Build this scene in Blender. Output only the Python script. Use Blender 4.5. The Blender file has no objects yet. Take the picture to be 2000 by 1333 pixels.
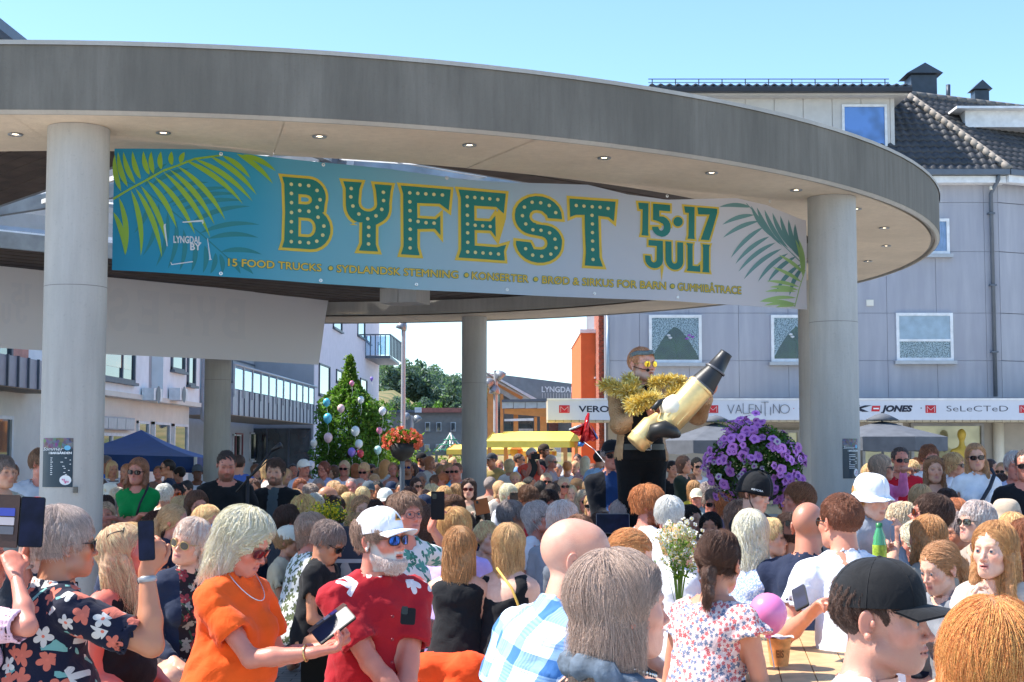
import bpy, bmesh, math, random
import numpy as np
from mathutils import Vector, Matrix
R=math.radians; PI=math.pi
random.seed(7); rng=np.random.default_rng(7)
scene=bpy.context.scene
# ------------------------------------------------------------ camera
CAMZ=1.65; FPX=2900.0; PITCH=math.atan((880-666.5)/FPX)
cam=bpy.data.cameras.new('camera'); camo=bpy.data.objects.new('camera',cam)
scene.collection.objects.link(camo); scene.camera=camo
cam.sensor_width=36; cam.lens=36*FPX/2000; cam.clip_end=3000; cam.clip_start=.05
camo.location=(0,0,CAMZ); camo.rotation_euler=(PI/2+PITCH,0,0)
# ------------------------------------------------------------ sky and sun
SUN_EL=R(53); SUN_DIR=Vector((-.97,.10,0)).normalized()
w=bpy.data.worlds.new('World'); scene.world=w; w.use_nodes=True
nt=w.node_tree; bg=nt.nodes['Background']; sky=nt.nodes.new('ShaderNodeTexSky')
sky.sky_type='NISHITA'; sky.sun_disc=False; sky.sun_elevation=SUN_EL
sky.sun_rotation=math.atan2(SUN_DIR.x,SUN_DIR.y); sky.altitude=300; sky.air_density=1.0; sky.dust_density=.2; sky.ozone_density=1.6
tn=nt.nodes.new('ShaderNodeMix'); tn.data_type='RGBA'; tn.blend_type='MULTIPLY'; tn.inputs[0].default_value=1; tn.inputs[7].default_value=(.80,.93,1.03,1); nt.links.new(sky.outputs[0],tn.inputs[6]); nt.links.new(tn.outputs[2],bg.inputs[0]); bg.inputs[1].default_value=.148
sl=bpy.data.lights.new('sun','SUN'); sl.energy=5.0; sl.angle=R(.53); sl.color=(1,.94,.85)
so=bpy.data.objects.new('sun',sl); scene.collection.objects.link(so)
sv=Vector((SUN_DIR.x*math.cos(SUN_EL),SUN_DIR.y*math.cos(SUN_EL),math.sin(SUN_EL)))
so.rotation_euler=sv.to_track_quat('Z','Y').to_euler(); so.location=(-20,10,30)
vs=scene.view_settings; vs.view_transform='Standard'; vs.look='None'; vs.exposure=1.04; vs.gamma=1; vs.use_curve_mapping=False
scene.cycles.max_bounces=6; scene.cycles.transparent_max_bounces=8
# ------------------------------------------------------------ helpers
def ray(px,py):
    x=(px-1000)/FPX; u=(666.5-py)/FPX
    return Vector((x,math.cos(PITCH)-u*math.sin(PITCH),math.sin(PITCH)+u*math.cos(PITCH)))
def W(px,py,Y):
    r=ray(px,py); return Vector((r.x/r.y*Y,Y,CAMZ+r.z/r.y*Y))
def WZ(px,py,Z):
    r=ray(px,py); t=(Z-CAMZ)/r.z; return Vector((r.x*t,r.y*t,Z))
COL=scene.collection
MATS={}
def srgb(c):
    if isinstance(c,str):
        c=c.lstrip('#'); c=[int(c[i:i+2],16)/255 for i in (0,2,4)]
        return tuple(((v+.055)/1.055)**2.4 if v>.04045 else v/12.92 for v in c)
    return tuple(c)
class NT:
    def __init__(s,name):
        s.m=bpy.data.materials.new(name); s.m.use_nodes=True; s.t=s.m.node_tree; s.b=s.t.nodes['Principled BSDF']
    def n(s,typ,**k):
        x=s.t.nodes.new('ShaderNode'+typ)
        for a,v in k.items():
            if a[0]=='i' and a[1:].isdigit(): x.inputs[int(a[1:])].default_value=v
            else: setattr(x,a,v)
        return x
    def l(s,a,b): s.t.links.new(a,b)
    def obj(s): return s.n('TexCoord').outputs['Object']
    def mp(s,src,scale=(1,1,1),rot=(0,0,0)):
        m=s.n('Mapping'); s.l(src,m.inputs[0]); m.inputs['Scale'].default_value=scale; m.inputs['Rotation'].default_value=rot; return m.outputs[0]
    def noise(s,src,scale=5,det=3,dist=0,rough=.5):
        x=s.n('TexNoise'); s.l(src,x.inputs['Vector']); x.inputs['Scale'].default_value=scale; x.inputs['Detail'].default_value=det; x.inputs['Distortion'].default_value=dist; x.inputs['Roughness'].default_value=rough; return x.outputs['Fac']
    def ramp(s,src,stops):
        x=s.n('ValToRGB'); e=x.color_ramp.elements
        while len(e)<len(stops): e.new(.5)
        for q,(p,c) in zip(e,stops):
            q.position=p; q.color=(c,c,c,1) if not hasattr(c,'__len__') else (*c[:3],1)
        s.l(src,x.inputs[0]); return x.outputs[0]
    def mix(s,f,a,b,mode='MIX'):
        x=s.n('Mix',data_type='RGBA',blend_type=mode)
        for i,v in ((0,f),(6,a),(7,b)):
            if hasattr(v,'links'): s.l(v,x.inputs[i])
            elif i==0: x.inputs[0].default_value=v
            else: x.inputs[i].default_value=(*v[:3],1)
        return x.outputs[2]
    def math(s,op,a,b=0):
        x=s.n('Math',operation=op)
        for i,v in ((0,a),(1,b)):
            if hasattr(v,'links'): s.l(v,x.inputs[i])
            else: x.inputs[i].default_value=v
        return x.outputs[0]
    def bump(s,h,st=.3,d=.01):
        x=s.n('Bump'); x.inputs['Strength'].default_value=st; x.inputs['Distance'].default_value=d; s.l(h,x.inputs['Height']); s.l(x.outputs[0],s.b.inputs['Normal'])
    def col(s,c):
        if hasattr(c,'links'): s.l(c,s.b.inputs['Base Color'])
        else: s.b.inputs['Base Color'].default_value=(*c[:3],1)
    def set(s,**k):
        for a,v in k.items(): s.b.inputs[a.replace('_',' ')].default_value=v
def M(name,c=(.5,.5,.5),rough=.6,metal=0,var=.12,scale=6,bump=.0,bs=60,spec=.4,dist=.004):
    """plain surface: base colour with mottling and fine relief"""
    if name in MATS: return MATS[name]
    c=srgb(c); s=NT(name); o=s.obj(); n=s.noise(o,scale,5)
    lo=tuple(v*(1-var) for v in c); hi=tuple(min(v*(1+var),1) for v in c)
    s.col(s.mix(s.ramp(n,[(.3,0.),(.7,1.)]),lo,hi))
    s.set(Roughness=rough,Metallic=metal,Specular_IOR_Level=spec)
    if bump: s.bump(s.noise(o,bs,4),bump,dist)
    MATS[name]=s.m; return s.m
class MB:
    """collects faces and builds ONE mesh object"""
    def __init__(s): s.v=[]; s.f=[]; s.mi=[]; s.sm=[]
    def add(s,vs,fs,mi=0,smooth=False):
        b=len(s.v); s.v+= [tuple(v) for v in vs]
        for f in fs: s.f.append(tuple(b+i for i in f)); s.mi.append(mi); s.sm.append(smooth)
        return s
    def box(s,lo,hi,mi=0,mat=None):
        (a,b,c),(d,e,f)=lo,hi
        v=[Vector(p) for p in ((a,b,c),(d,b,c),(d,e,c),(a,e,c),(a,b,f),(d,b,f),(d,e,f),(a,e,f))]
        if mat is not None: v=[mat@p for p in v]
        return s.add(v,[(0,3,2,1),(4,5,6,7),(0,1,5,4),(1,2,6,5),(2,3,7,6),(3,0,4,7)],mi)
    def bar(s,p,q,w,h=None,mi=0,up=(0,0,1)):
        p=Vector(p);q=Vector(q);h=h or w; d=(q-p).normalized(); u=Vector(up)
        if abs(d.dot(u))>.98: u=Vector((0,1,0))
        x=d.cross(u).normalized(); z=x.cross(d)
        vs=[e+x*(a*w/2)+z*(b*h/2) for e in (p,q) for a,b in ((-1,-1),(1,-1),(1,1),(-1,1))]
        return s.add(vs,[(0,1,2,3),(7,6,5,4),(0,4,5,1),(1,5,6,2),(2,6,7,3),(3,7,4,0)],mi)
    def tube(s,pts,r,n=10,mi=0,caps=True,closed=False):
        pts=[Vector(p) for p in pts]; m=len(pts); rr=r if hasattr(r,'__len__') else [r]*m
        vs=[]; px=None
        for i,p in enumerate(pts):
            d=(pts[min(i+1,m-1)]-pts[max(i-1,0)]).normalized()
            if closed: d=(pts[(i+1)%m]-pts[i-1]).normalized()
            if px is None: px=d.orthogonal().normalized()
            else:
                px=(px-d*px.dot(d)); px=px.normalized() if px.length>1e-6 else d.orthogonal().normalized()
            py=d.cross(px)
            vs+=[p+(px*math.cos(t)+py*math.sin(t))*rr[i] for t in (2*PI*k/n for k in range(n))]
        fs=[(i*n+k,i*n+(k+1)%n,(i+1)*n+(k+1)%n,(i+1)*n+k) for i in range(m-1) for k in range(n)]
        if closed: fs+=[((m-1)*n+k,(m-1)*n+(k+1)%n,(k+1)%n,k) for k in range(n)]
        elif caps: fs+=[tuple(range(n))[::-1],tuple(range((m-1)*n,m*n))]
        return s.add(vs,fs,mi,True)
    def lathe(s,prof,n=24,c=(0,0,0),mi=0,ax=None,smooth=True):
        c=Vector(c); m=len(prof); A=ax or Matrix.Identity(3)
        vs=[c+A@Vector((r*math.cos(2*PI*k/n),r*math.sin(2*PI*k/n),z)) for r,z in prof for k in range(n)]
        fs=[(i*n+k,i*n+(k+1)%n,(i+1)*n+(k+1)%n,(i+1)*n+k) for i in range(m-1) for k in range(n)]
        return s.add(vs,fs,mi,smooth)
    def prism(s,poly,z0,z1,mi=0,mat=None):
        n=len(poly); vs=[Vector((x,y,z)) for z in (z0,z1) for x,y in poly]
        if mat is not None: vs=[mat@v for v in vs]
        return s.add(vs,[tuple(range(n))[::-1],tuple(range(n,2*n))]+[(i,(i+1)%n,n+(i+1)%n,n+i) for i in range(n)],mi)
    def grid(s,fn,nu,nv,mi=0,smooth=True,th=0):
        P=[[Vector(fn(i/nu,j/nv)) for j in range(nv+1)] for i in range(nu+1)]
        vs=[p for r_ in P for p in r_]; m=nv+1
        fs=[(i*m+j,(i+1)*m+j,(i+1)*m+j+1,i*m+j+1) for i in range(nu) for j in range(nv)]
        return s.add(vs,fs,mi,smooth)
    def build(s,name,mats,parent=None,loc=None):
        me=bpy.data.meshes.new(name); me.from_pydata(s.v,[],s.f)
        for m in (mats if isinstance(mats,(list,tuple)) else [mats]): me.materials.append(m)
        me.polygons.foreach_set('material_index',s.mi); me.polygons.foreach_set('use_smooth',s.sm)
        bm=bmesh.new(); bm.from_mesh(me); bmesh.ops.recalc_face_normals(bm,faces=bm.faces) if len(bm.faces)<60000 else None; bm.to_mesh(me); bm.free()
        o=bpy.data.objects.new(name,me); COL.objects.link(o)
        if parent is not None: o.parent=parent
        if loc is not None: o.location=loc
        return o
def tag(o,label=None,cat=None,group=None,kind=None):
    if label: o['label']=label
    if cat: o['category']=cat
    if group: o['group']=group
    if kind: o['kind']=kind
    return o
def empty(name,loc=(0,0,0),rz=0,label=None,cat=None,group=None):
    o=bpy.data.objects.new(name,None); COL.objects.link(o); o.location=loc; o.rotation_euler=(0,0,rz); o.empty_display_size=.1
    return tag(o,label,cat,group)
def dup(o,loc=None,rz=None,label=None,parent=None):
    c=o.copy(); COL.objects.link(c)
    if parent is not None: c.parent=parent
    for ch in o.children: dup(ch,parent=c)
    if loc is not None: c.location=loc
    if rz is not None: c.rotation_euler=(0,0,rz)
    if label: c['label']=label
    return c
# ============================================================ people: one smooth surface per body, grown from a distance field
def V3(*a): return np.array(a,float)
def cap(a,b,ra,rb=None,k=.02,n=None,s=1.,op='u',cut=False):
    return dict(t='c',a=np.array(a,float),b=np.array(b,float),ra=ra,rb=ra if rb is None else rb,k=k,n=None if n is None else np.array(n,float),s=s,op=op,cut=cut)
def ell(c,r,k=.02,op='u',Rm=None):
    if not hasattr(r,'__len__'): r=(r,r,r)
    return dict(t='e',c=np.array(c,float),r=np.array(r,float),k=k,op=op,R=np.eye(3) if Rm is None else np.array(Rm,float))
def plane(p,n,k=0): return dict(t='p',p=np.array(p,float),n=np.array(n,float),k=k,op='i')   # keeps the side against n
def xf(pr,Rm,t):
    """prim moved by x -> Rm x + t"""
    q=dict(pr)
    if q['t']=='c':
        q['a']=Rm@q['a']+t; q['b']=Rm@q['b']+t
        if q['n'] is not None: q['n']=Rm@q['n']
    elif q['t']=='e': q['c']=Rm@q['c']+t; q['R']=Rm@q['R']
    else: q['p']=Rm@q['p']+t; q['n']=Rm@q['n']
    return q
def field(prims,lo,hi,h):
    lo=np.array(lo,float); n=np.maximum(np.ceil((np.array(hi)-lo)/h).astype(int)+1,4)
    ax=[(lo[i]+h*np.arange(n[i])).astype(np.float32) for i in range(3)]
    D=np.full(n,1.,np.float32)
    for q in prims:
        k=q['k']
        if q['t']=='p':
            d=((ax[0]-q['p'][0])*q['n'][0])[:,None,None]+((ax[1]-q['p'][1])*q['n'][1])[None,:,None]+((ax[2]-q['p'][2])*q['n'][2])[None,None,:]
            np.maximum(D,d,out=D); continue
        m=k+2.5*h
        if q['t']=='c':
            r=max(q['ra'],q['rb'])*max(1,1 if q['s']<1 else q['s']); b0=np.minimum(q['a'],q['b'])-r-m; b1=np.maximum(q['a'],q['b'])+r+m
        else:
            e=np.abs(q['R'])@q['r']; b0=q['c']-e-m; b1=q['c']+e+m
        i0=np.clip(np.floor((b0-lo)/h).astype(int),0,n); i1=np.clip(np.ceil((b1-lo)/h).astype(int)+1,0,n)
        if (i1<=i0).any(): continue
        X=ax[0][i0[0]:i1[0],None,None]; Y=ax[1][None,i0[1]:i1[1],None]; Z=ax[2][None,None,i0[2]:i1[2]]
        if q['t']=='c':
            a=q['a']; ba=q['b']-a; px,py,pz=X-a[0],Y-a[1],Z-a[2]
            if q['n'] is not None:
                nn=q['n']; f=1/q['s']-1; dt=px*nn[0]+py*nn[1]+pz*nn[2]
                px=px+nn[0]*f*dt; py=py+nn[1]*f*dt; pz=pz+nn[2]*f*dt
                ba=ba+nn*f*(ba@nn)
            L=max(ba@ba,1e-9); tt=(px*ba[0]+py*ba[1]+pz*ba[2])/L; t=np.clip(tt,0,1)
            d=np.sqrt((px-t*ba[0])**2+(py-t*ba[1])**2+(pz-t*ba[2])**2)-(q['ra']+(q['rb']-q['ra'])*t)
            if q['cut']: d=np.maximum(d,(tt-1)*math.sqrt(L))
            if q['s']<1: d=d*q['s']
        else:
            px,py,pz=X-q['c'][0],Y-q['c'][1],Z-q['c'][2]; Rm=q['R']; r=q['r']
            u=[(px*Rm[0,i]+py*Rm[1,i]+pz*Rm[2,i]) for i in range(3)]
            k0=np.sqrt((u[0]/r[0])**2+(u[1]/r[1])**2+(u[2]/r[2])**2); k1=np.sqrt((u[0]/r[0]**2)**2+(u[1]/r[1]**2)**2+(u[2]/r[2]**2)**2)
            d=k0*(k0-1)/np.maximum(k1,1e-6)
        S=D[i0[0]:i1[0],i0[1]:i1[1],i0[2]:i1[2]]
        if q['op']=='u':
            hh=np.maximum(k-np.abs(S-d),0)/max(k,1e-6); S[...]=np.minimum(S,d)-hh*hh*k*.25
        else:
            d=-d; hh=np.maximum(k-np.abs(S-d),0)/max(k,1e-6); S[...]=np.maximum(S,d)+hh*hh*k*.25
    return D,lo
def nets(D,lo,h):
    """surface nets: smooth quads on the zero level"""
    s=D<0; n=np.array(D.shape)
    c=[s[i:n[0]-1+i,j:n[1]-1+j,k:n[2]-1+k] for i in (0,1) for j in (0,1) for k in (0,1)]
    cnt=sum(x.astype(np.int8) for x in c); act=(cnt>0)&(cnt<8)
    idx=np.argwhere(act)
    if len(idx)==0: return np.zeros((0,3)),np.zeros((0,4),int)
    I,J,K=idx.T; val=np.stack([D[I+i,J+j,K+k] for i in (0,1) for j in (0,1) for k in (0,1)],1)
    off=np.array([(i,j,k) for i in (0,1) for j in (0,1) for k in (0,1)],float)
    acc=np.zeros((len(idx),3)); w=np.zeros(len(idx))
    for a in range(8):
        for b in range(a+1,8):
            if abs(off[a]-off[b]).sum()!=1: continue
            va,vb=val[:,a],val[:,b]; m=(va<0)!=(vb<0); t=np.where(m,va/np.where(va-vb==0,1,va-vb),0)
            acc+=np.where(m[:,None],off[a]+(off[b]-off[a])*t[:,None],0); w+=m
    v=lo+h*(idx+acc/w[:,None])
    vid=np.full(act.shape,-1,np.int64); vid[I,J,K]=np.arange(len(idx)); Q=[]
    for axis in range(3):
        u,vv=[(1,2),(2,0),(0,1)][axis]
        sl0=[slice(1,n[i]-1) for i in range(3)]; sl0[axis]=slice(0,n[axis]-1); sl1=list(sl0); sl1[axis]=slice(1,n[axis])
        a=s[tuple(sl0)]; b=s[tuple(sl1)]; e=np.argwhere(a!=b)
        if len(e)==0: continue
        ins=a[tuple(e.T)]; base=e+np.array([1 if i!=axis else 0 for i in range(3)])
        du=np.zeros(3,int); du[u]=1; dv=np.zeros(3,int); dv[vv]=1
        q=np.stack([vid[tuple((base-du-dv).T)],vid[tuple((base-dv).T)],vid[tuple(base.T)],vid[tuple((base-du).T)]],1)
        q[~ins]=q[~ins][:,::-1]; Q.append(q)
    return v,np.concatenate(Q) if Q else np.zeros((0,4),int)
def vnormals(v,q):
    fn=np.cross(v[q[:,2]]-v[q[:,0]],v[q[:,3]]-v[q[:,1]]); N=np.zeros_like(v)
    for i in range(4): np.add.at(N,q[:,i],fn)
    return N/np.maximum(np.linalg.norm(N,axis=1,keepdims=True),1e-12)
def fastmesh(name,v,q,mats,parent,col=None,mi=None):
    me=bpy.data.meshes.new(name); me.vertices.add(len(v)); me.vertices.foreach_set('co',v.astype(np.float32).ravel())
    me.loops.add(len(q)*4); me.loops.foreach_set('vertex_index',q.astype(np.int32).ravel())
    me.polygons.add(len(q)); me.polygons.foreach_set('loop_start',np.arange(0,len(q)*4,4,dtype=np.int32))
    me.polygons.foreach_set('use_smooth',np.ones(len(q),bool))
    for m in mats: me.materials.append(m)
    if mi is not None: me.polygons.foreach_set('material_index',mi.astype(np.int32))
    me.update(calc_edges=True)
    if col is not None:
        at=me.color_attributes.new('Col','FLOAT_COLOR','POINT'); at.data.foreach_set('color',np.c_[col,np.ones(len(v))].astype(np.float32).ravel())
    o=bpy.data.objects.new(name,me); COL.objects.link(o); o.parent=parent; return o
def rotm(yaw=0,pitch=0,roll=0):
    """pitch>0 looks up, for a figure that faces -y"""
    return np.array(Matrix.Rotation(R(yaw),3,'Z')@Matrix.Rotation(R(-pitch),3,'X')@Matrix.Rotation(R(roll),3,'Y'))
def skinmat():
    if 'skin' in MATS: return MATS['skin']
    s=NT('skin'); a=s.n('Attribute'); a.attribute_name='Col'; o=s.obj()
    n=s.noise(o,38,4); s.col(s.mix(s.ramp(n,[(.3,.25),(.75,0.)]),a.outputs['Color'],(.42,.16,.11),'MULTIPLY' if 0 else 'MIX'))
    n2=s.noise(o,38,4); f=s.ramp(n2,[(.35,0.),(.75,.30)]); s.col(s.mix(f,a.outputs['Color'],(.50,.17,.12)))
    s.set(Roughness=.42,Specular_IOR_Level=.5,Subsurface_Weight=.12,Subsurface_Scale=.012); s.b.inputs['Subsurface Radius'].default_value=(1,.35,.2)
    s.bump(s.noise(o,330,3),.35,.002); MATS['skin']=s.m; return s.m
def hairmat(c,name=None):
    c=srgb(c); key='hair%.2f%.2f%.2f'%c
    if key in MATS: return MATS[key]
    s=NT('hair_colour'); l_=.3*c[0]+.5*c[1]+.2*c[2]; c=tuple(min(.85,(a*.90+l_*.10)*b) for a,b in zip(c,(1.38,1.11,1.06))); hi=s.n('HairInfo'); o=s.obj(); n=s.noise(s.mp(o,(60,60,9)),3,4)
    f=s.math('ADD',s.math('MULTIPLY',hi.outputs['Random'],.6),s.math('MULTIPLY',n,.4))
    s.col(s.ramp(f,[(.05,tuple(v*.6 for v in c)),(.4,tuple(v*1.15 for v in c)),(.9,tuple(min(1,v*2.0) for v in c))]))
    s.set(Roughness=.42,Specular_IOR_Level=.5)
    s.bump(s.noise(s.mp(o,(220,220,14)),3,3),.7,.01); MATS[key]=s.m; return s.m
# ---------- head
def head_prims(fem,child,fat=0.,det=True,mouth=0.,bigchin=0.):
    jw=.041 if fem else .047
    if child: jw=.036
    P=[ell((0,.018,.034),(.074,.094,.086),.01),
       ell((0,-.036,.03),(.060,.052,.062),.03),
       ell((0,-.034,-.03),(.0525+fat*.012,.056,.078),.03),
       ell((0,-.040,-.070),(jw-.004+fat*.016,.046,.038),.032),
       ell((0,-.068,-.096),(.020+bigchin,.018,.017),.026)]
    for sx in (-1,1):
        P+=[ell((sx*.042,-.060,-.024),(.019+fat*.008,.018,.018),.03),
            cap((sx*.046,-.008,-.068),(sx*.020,-.070,-.096),.015+fat*.01,.010,k=.03)]
    if not child: P+=[cap((-.034,-.082,.021),(.034,-.082,.021),.008 if fem else .011,k=.018)]
    P+=[ell((0,-.073,-.068),(.026,.019,.022),.022)]                       # mouth mound
    for sx in (-1,1): P+=[ell((sx*.031,-.097,.003),(.021,.017,.0125),.014,'s')]   # sockets
    nl=.0 if not child else -.006
    P+=[cap((0,-.085,.010),(0,-.108-nl,-.030),.0060,.0080,k=.012),ell((0,-.111-nl,-.034),(.0088,.0085,.0080),.008),
        ell((-.0115,-.097,-.038),(.0078,.010,.0075),.007),ell((.0115,-.097,-.038),(.0078,.010,.0075),.007)]
    if det:
        for sx in (-1,1):
            P+=[ell((sx*.031,-.0775,.002),.0142,.003),ell((sx*.031,-.0925,-.0002),(.0115,.006,.0025),.002,'s'),
                ell((sx*.006,-.100,-.046),(.0035,.005,.003),.003,'s')]
        P+=[cap((-.020,-.088,-.0635),(0,-.0975,-.0600),.0042,.0050,k=.006),cap((.020,-.088,-.0635),(0,-.0975,-.0600),.0048,.0058,k=.006),
            cap((-.018,-.087,-.0690),(0,-.0960,-.0725),.0048,.0068,k=.006),cap((.018,-.087,-.0690),(0,-.0960,-.0725),.0048,.0068,k=.006)]
        if mouth: P+=[ell((0,-.096,-.0665-mouth*.3),(.017,.013,.0022+mouth),.003,'s')]
        else: P+=[cap((-.021,-.091,-.0660),(.021,-.091,-.0660),.0016,k=.004,op='s'),ell((0,-.103,-.0660),(.016,.010,.0014),.003,'s')]
    for sx in (-1,1):                                                      # ears
        Rm=rotm(sx*-24,0,sx*8)
        P+=[ell((sx*.079,.014,-.004),(.0075,.018,.031),.006,Rm=Rm)]
        if det: P+=[ell((sx*.0865,.010,-.002),(.0055,.0105,.019),.004,'s',Rm=Rm),ell((sx*.084,.008,-.034),(.006,.009,.009),.006),ell((sx*.080,-.002,-.005),(.006,.006,.009),.005)]
    return P
def smooth01(x,a,b): t=np.clip((x-a)/(b-a),0,1); return t*t*(3-2*t)
def head_color(p,o):
    """vertex colours in head space"""
    sk=np.array(srgb(o['skin'])); n=len(p); c=np.tile(sk,(n,1)); x,y,z=np.abs(p[:,0]),p[:,1],p[:,2]
    def mixc(m,col): 
        nonlocal c; c=c*(1-m[:,None])+np.array(col)*m[:,None]
    red=sk*np.array([1.02,.72,.68])
    mixc(.75*np.exp(-(((x-.043)/.022)**2+((z+.03)/.022)**2))*(y<-.03),red)
    mixc(.8*np.exp(-((x/.015)**2+((z+.035)/.018)**2))*(y<-.09),red)
    mixc(.6*(x>.076),red)
    mixc(.35*np.exp(-(((x-.031)/.02)**2+((z+.008)/.010)**2))*(y<-.06),sk*np.array([.75,.6,.6]))
    hc=np.array(srgb(o.get('browc',o['hairc'])))
    bz=.026+.006*np.sin(np.clip((x-.012)/.05,0,1)*PI)
    mixc((.75 if not o.get('fem') else .6)*np.exp(-((z-bz)/.0042)**2)*smooth01(x,.008,.016)*(1-smooth01(x,.046,.056))*(y<-.05),hc*.7+.02)
    lip=np.array(o.get('lip',(.50,.16,.15) if o.get('fem') else sk*np.array([.85,.55,.52])))
    lz=-.0662
    m=np.exp(-(np.abs((z-lz)/.0105)**4))*(1-smooth01(x,.019,.026))*(y<-.078); mixc(np.minimum(m*.9,1),lip)
    mixc(.7*np.exp(-((z-lz)/.0022)**2)*(1-smooth01(x,.018,.024))*(y<-.078),lip*.25)
    # eyes
    if o.get('paint_eyes',True):
        mixc(.9*np.exp(-(((x-.031)/.013)**2+((z-.001)/.0055)**2)**2)*(y<-.06),(.05,.035,.03))
    mixc(.7*np.exp(-((z-.0075)/.0022)**2)*np.exp(-((x-.031)/.014)**4)*(y<-.07),(.06,.04,.035))
    b=o.get('beard',0)
    if b:
        bc=np.array(srgb(o.get('beardc',o['hairc'])))
        jaw=smooth01(-z,.045-.05*smooth01(y,-.06,-.01),.062-.05*smooth01(y,-.06,-.01))*(y<.01)*(z>-.125)
        mo=np.exp(-((z+.052)/.007)**2)*(x<.03)*(y<-.07)
        keep=1-np.minimum(m*1.4,1)
        mixc(np.clip((jaw+mo)*keep,0,1)*b,bc)
    if o.get('stub'):     # cropped hair painted on the scalp
        sc_=smooth01(z+ .9*np.maximum(y,-.03)*1.0,.048,.066)*smooth01(z-(-.055),0,.02)
        sc_=np.maximum(smooth01(z,.066,.085)*(y>-.085),smooth01(y,.0,.02)*smooth01(z,-.06,-.045))
        mixc(sc_*o['stub'],np.array(srgb(o['hairc'])))
    return np.clip(c,0,1)
def hair_prims(st,o):
    t={'short':.014,'crop':.007,'pony':.012,'bun':.012,'bob':.014,'long':.012,'curly':.026,'wavy':.024,'fringe':.010,'side':.02}.get(st,.014)*.78*o.get('vol',1)
    S=[ell((0,.018,.036),(.077+t,.096+t*1.1,.088+t*1.15),.01)]
    fem=o.get('fem'); P=[]
    low=-.05; face=ell((0,-.120,-.028),(.066,.075,.100),.018,'s')
    if st in('short','crop','curly','side','wavyshort'):
        P=S+[ell((0,-.118,-.040),(.074,.078,.104),.016,'s'),plane((0,.0,-.028),(0,-.55,-.83)),ell((-.082,.008,-.012),(.030,.030,.034),.01,'s'),ell((.082,.008,-.012),(.030,.030,.034),.01,'s')]
        if fem: P=S+[cap((0,.05,.0),(0,.055,-.055),.075,.055,k=.02,n=(0,1,0),s=.9),ell((0,-.118,-.044),(.066,.078,.108),.016,'s'),plane((0,0,-.055),(0,-.35,-.93)),ell((-.088,.006,-.016),(.024,.026,.030),.01,'s'),ell((.088,.006,-.016),(.024,.026,.030),.01,'s')]
    elif st=='fringe':
        P=S+[plane((0,0,.040),(0,-.1,.99)),plane((0,0,-.04),(0,-.45,-.89)),ell((0,-.10,.0),(.11,.105,.2),.01,'s'),ell((-.082,.004,-.006),(.026,.026,.034),.008,'s'),ell((.082,.004,-.006),(.026,.026,.034),.008,'s')]
    elif st=='pony':
        P=S+[face,plane((0,0,-.045),(0,-.45,-.89)),ell((-.088,.006,-.014),(.024,.026,.034),.01,'s'),ell((.088,.006,-.014),(.024,.026,.034),.01,'s')]
        if o.get('lowpony'): P+=[ell((0,.108,-.04),(.026,.026,.026),.012),cap((0,.118,-.045),(-.015,.142,-.13),.032,.026,k=.01,n=(1,0,0),s=.9)]
        else: P+=[cap((0,.112,.045),(0,.150,-.03),.024,.034,k=.012),cap((0,.150,-.03),(0,.140,-.17),.034,.014,k=.02)]
    elif st=='bun':
        P=S+[face,plane((0,0,-.045),(0,-.45,-.89)),ell((-.088,.006,-.014),(.024,.026,.034),.01,'s'),ell((.088,.006,-.014),(.024,.026,.034),.01,'s'),ell((0,.088,.098),(.036,.036,.032),.01)]
    elif st in('bob','wavy'):
        ln=o.get('len',.12)
        P=S+[cap((0,.028,.01),(0,.036,-ln+.03),.078*o.get('vol',1),.074*o.get('vol',1),k=.03,n=(0,1,0),s=.95),
             ell((0,-.118,-.05),(.058,.088,.116),.018,'s'),ell((0,-.09,-.15),(.058,.09,.09),.02,'s'),plane((0,0,-ln),(0,.12,-.99))]
    elif st=='long':
        ln=o.get('len',.28)
        P=S+[cap((0,.03,.01),(0,.050,-.10),.078,.072,k=.03,n=(0,1,0),s=.9),cap((0,.075,-.05),(0,.105,-ln),.078,.055,k=.04,n=(0,1,0),s=.5),
             ell((0,-.118,-.05),(.058,.088,.116),.018,'s'),ell((0,-.085,-.16),(.060,.09,.10),.02,'s')]
        if not o.get('backonly'):
            P+=[cap((-.076,-.005,-.03),(-.088,-.035,-ln*.85),.024,.020,k=.02,n=(0,1,0),s=.8),cap((.076,-.005,-.03),(.088,-.035,-ln*.85),.024,.020,k=.02,n=(0,1,0),s=.8)]
    return P
SKULL_C=np.array([0,.018,.03]); 
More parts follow.
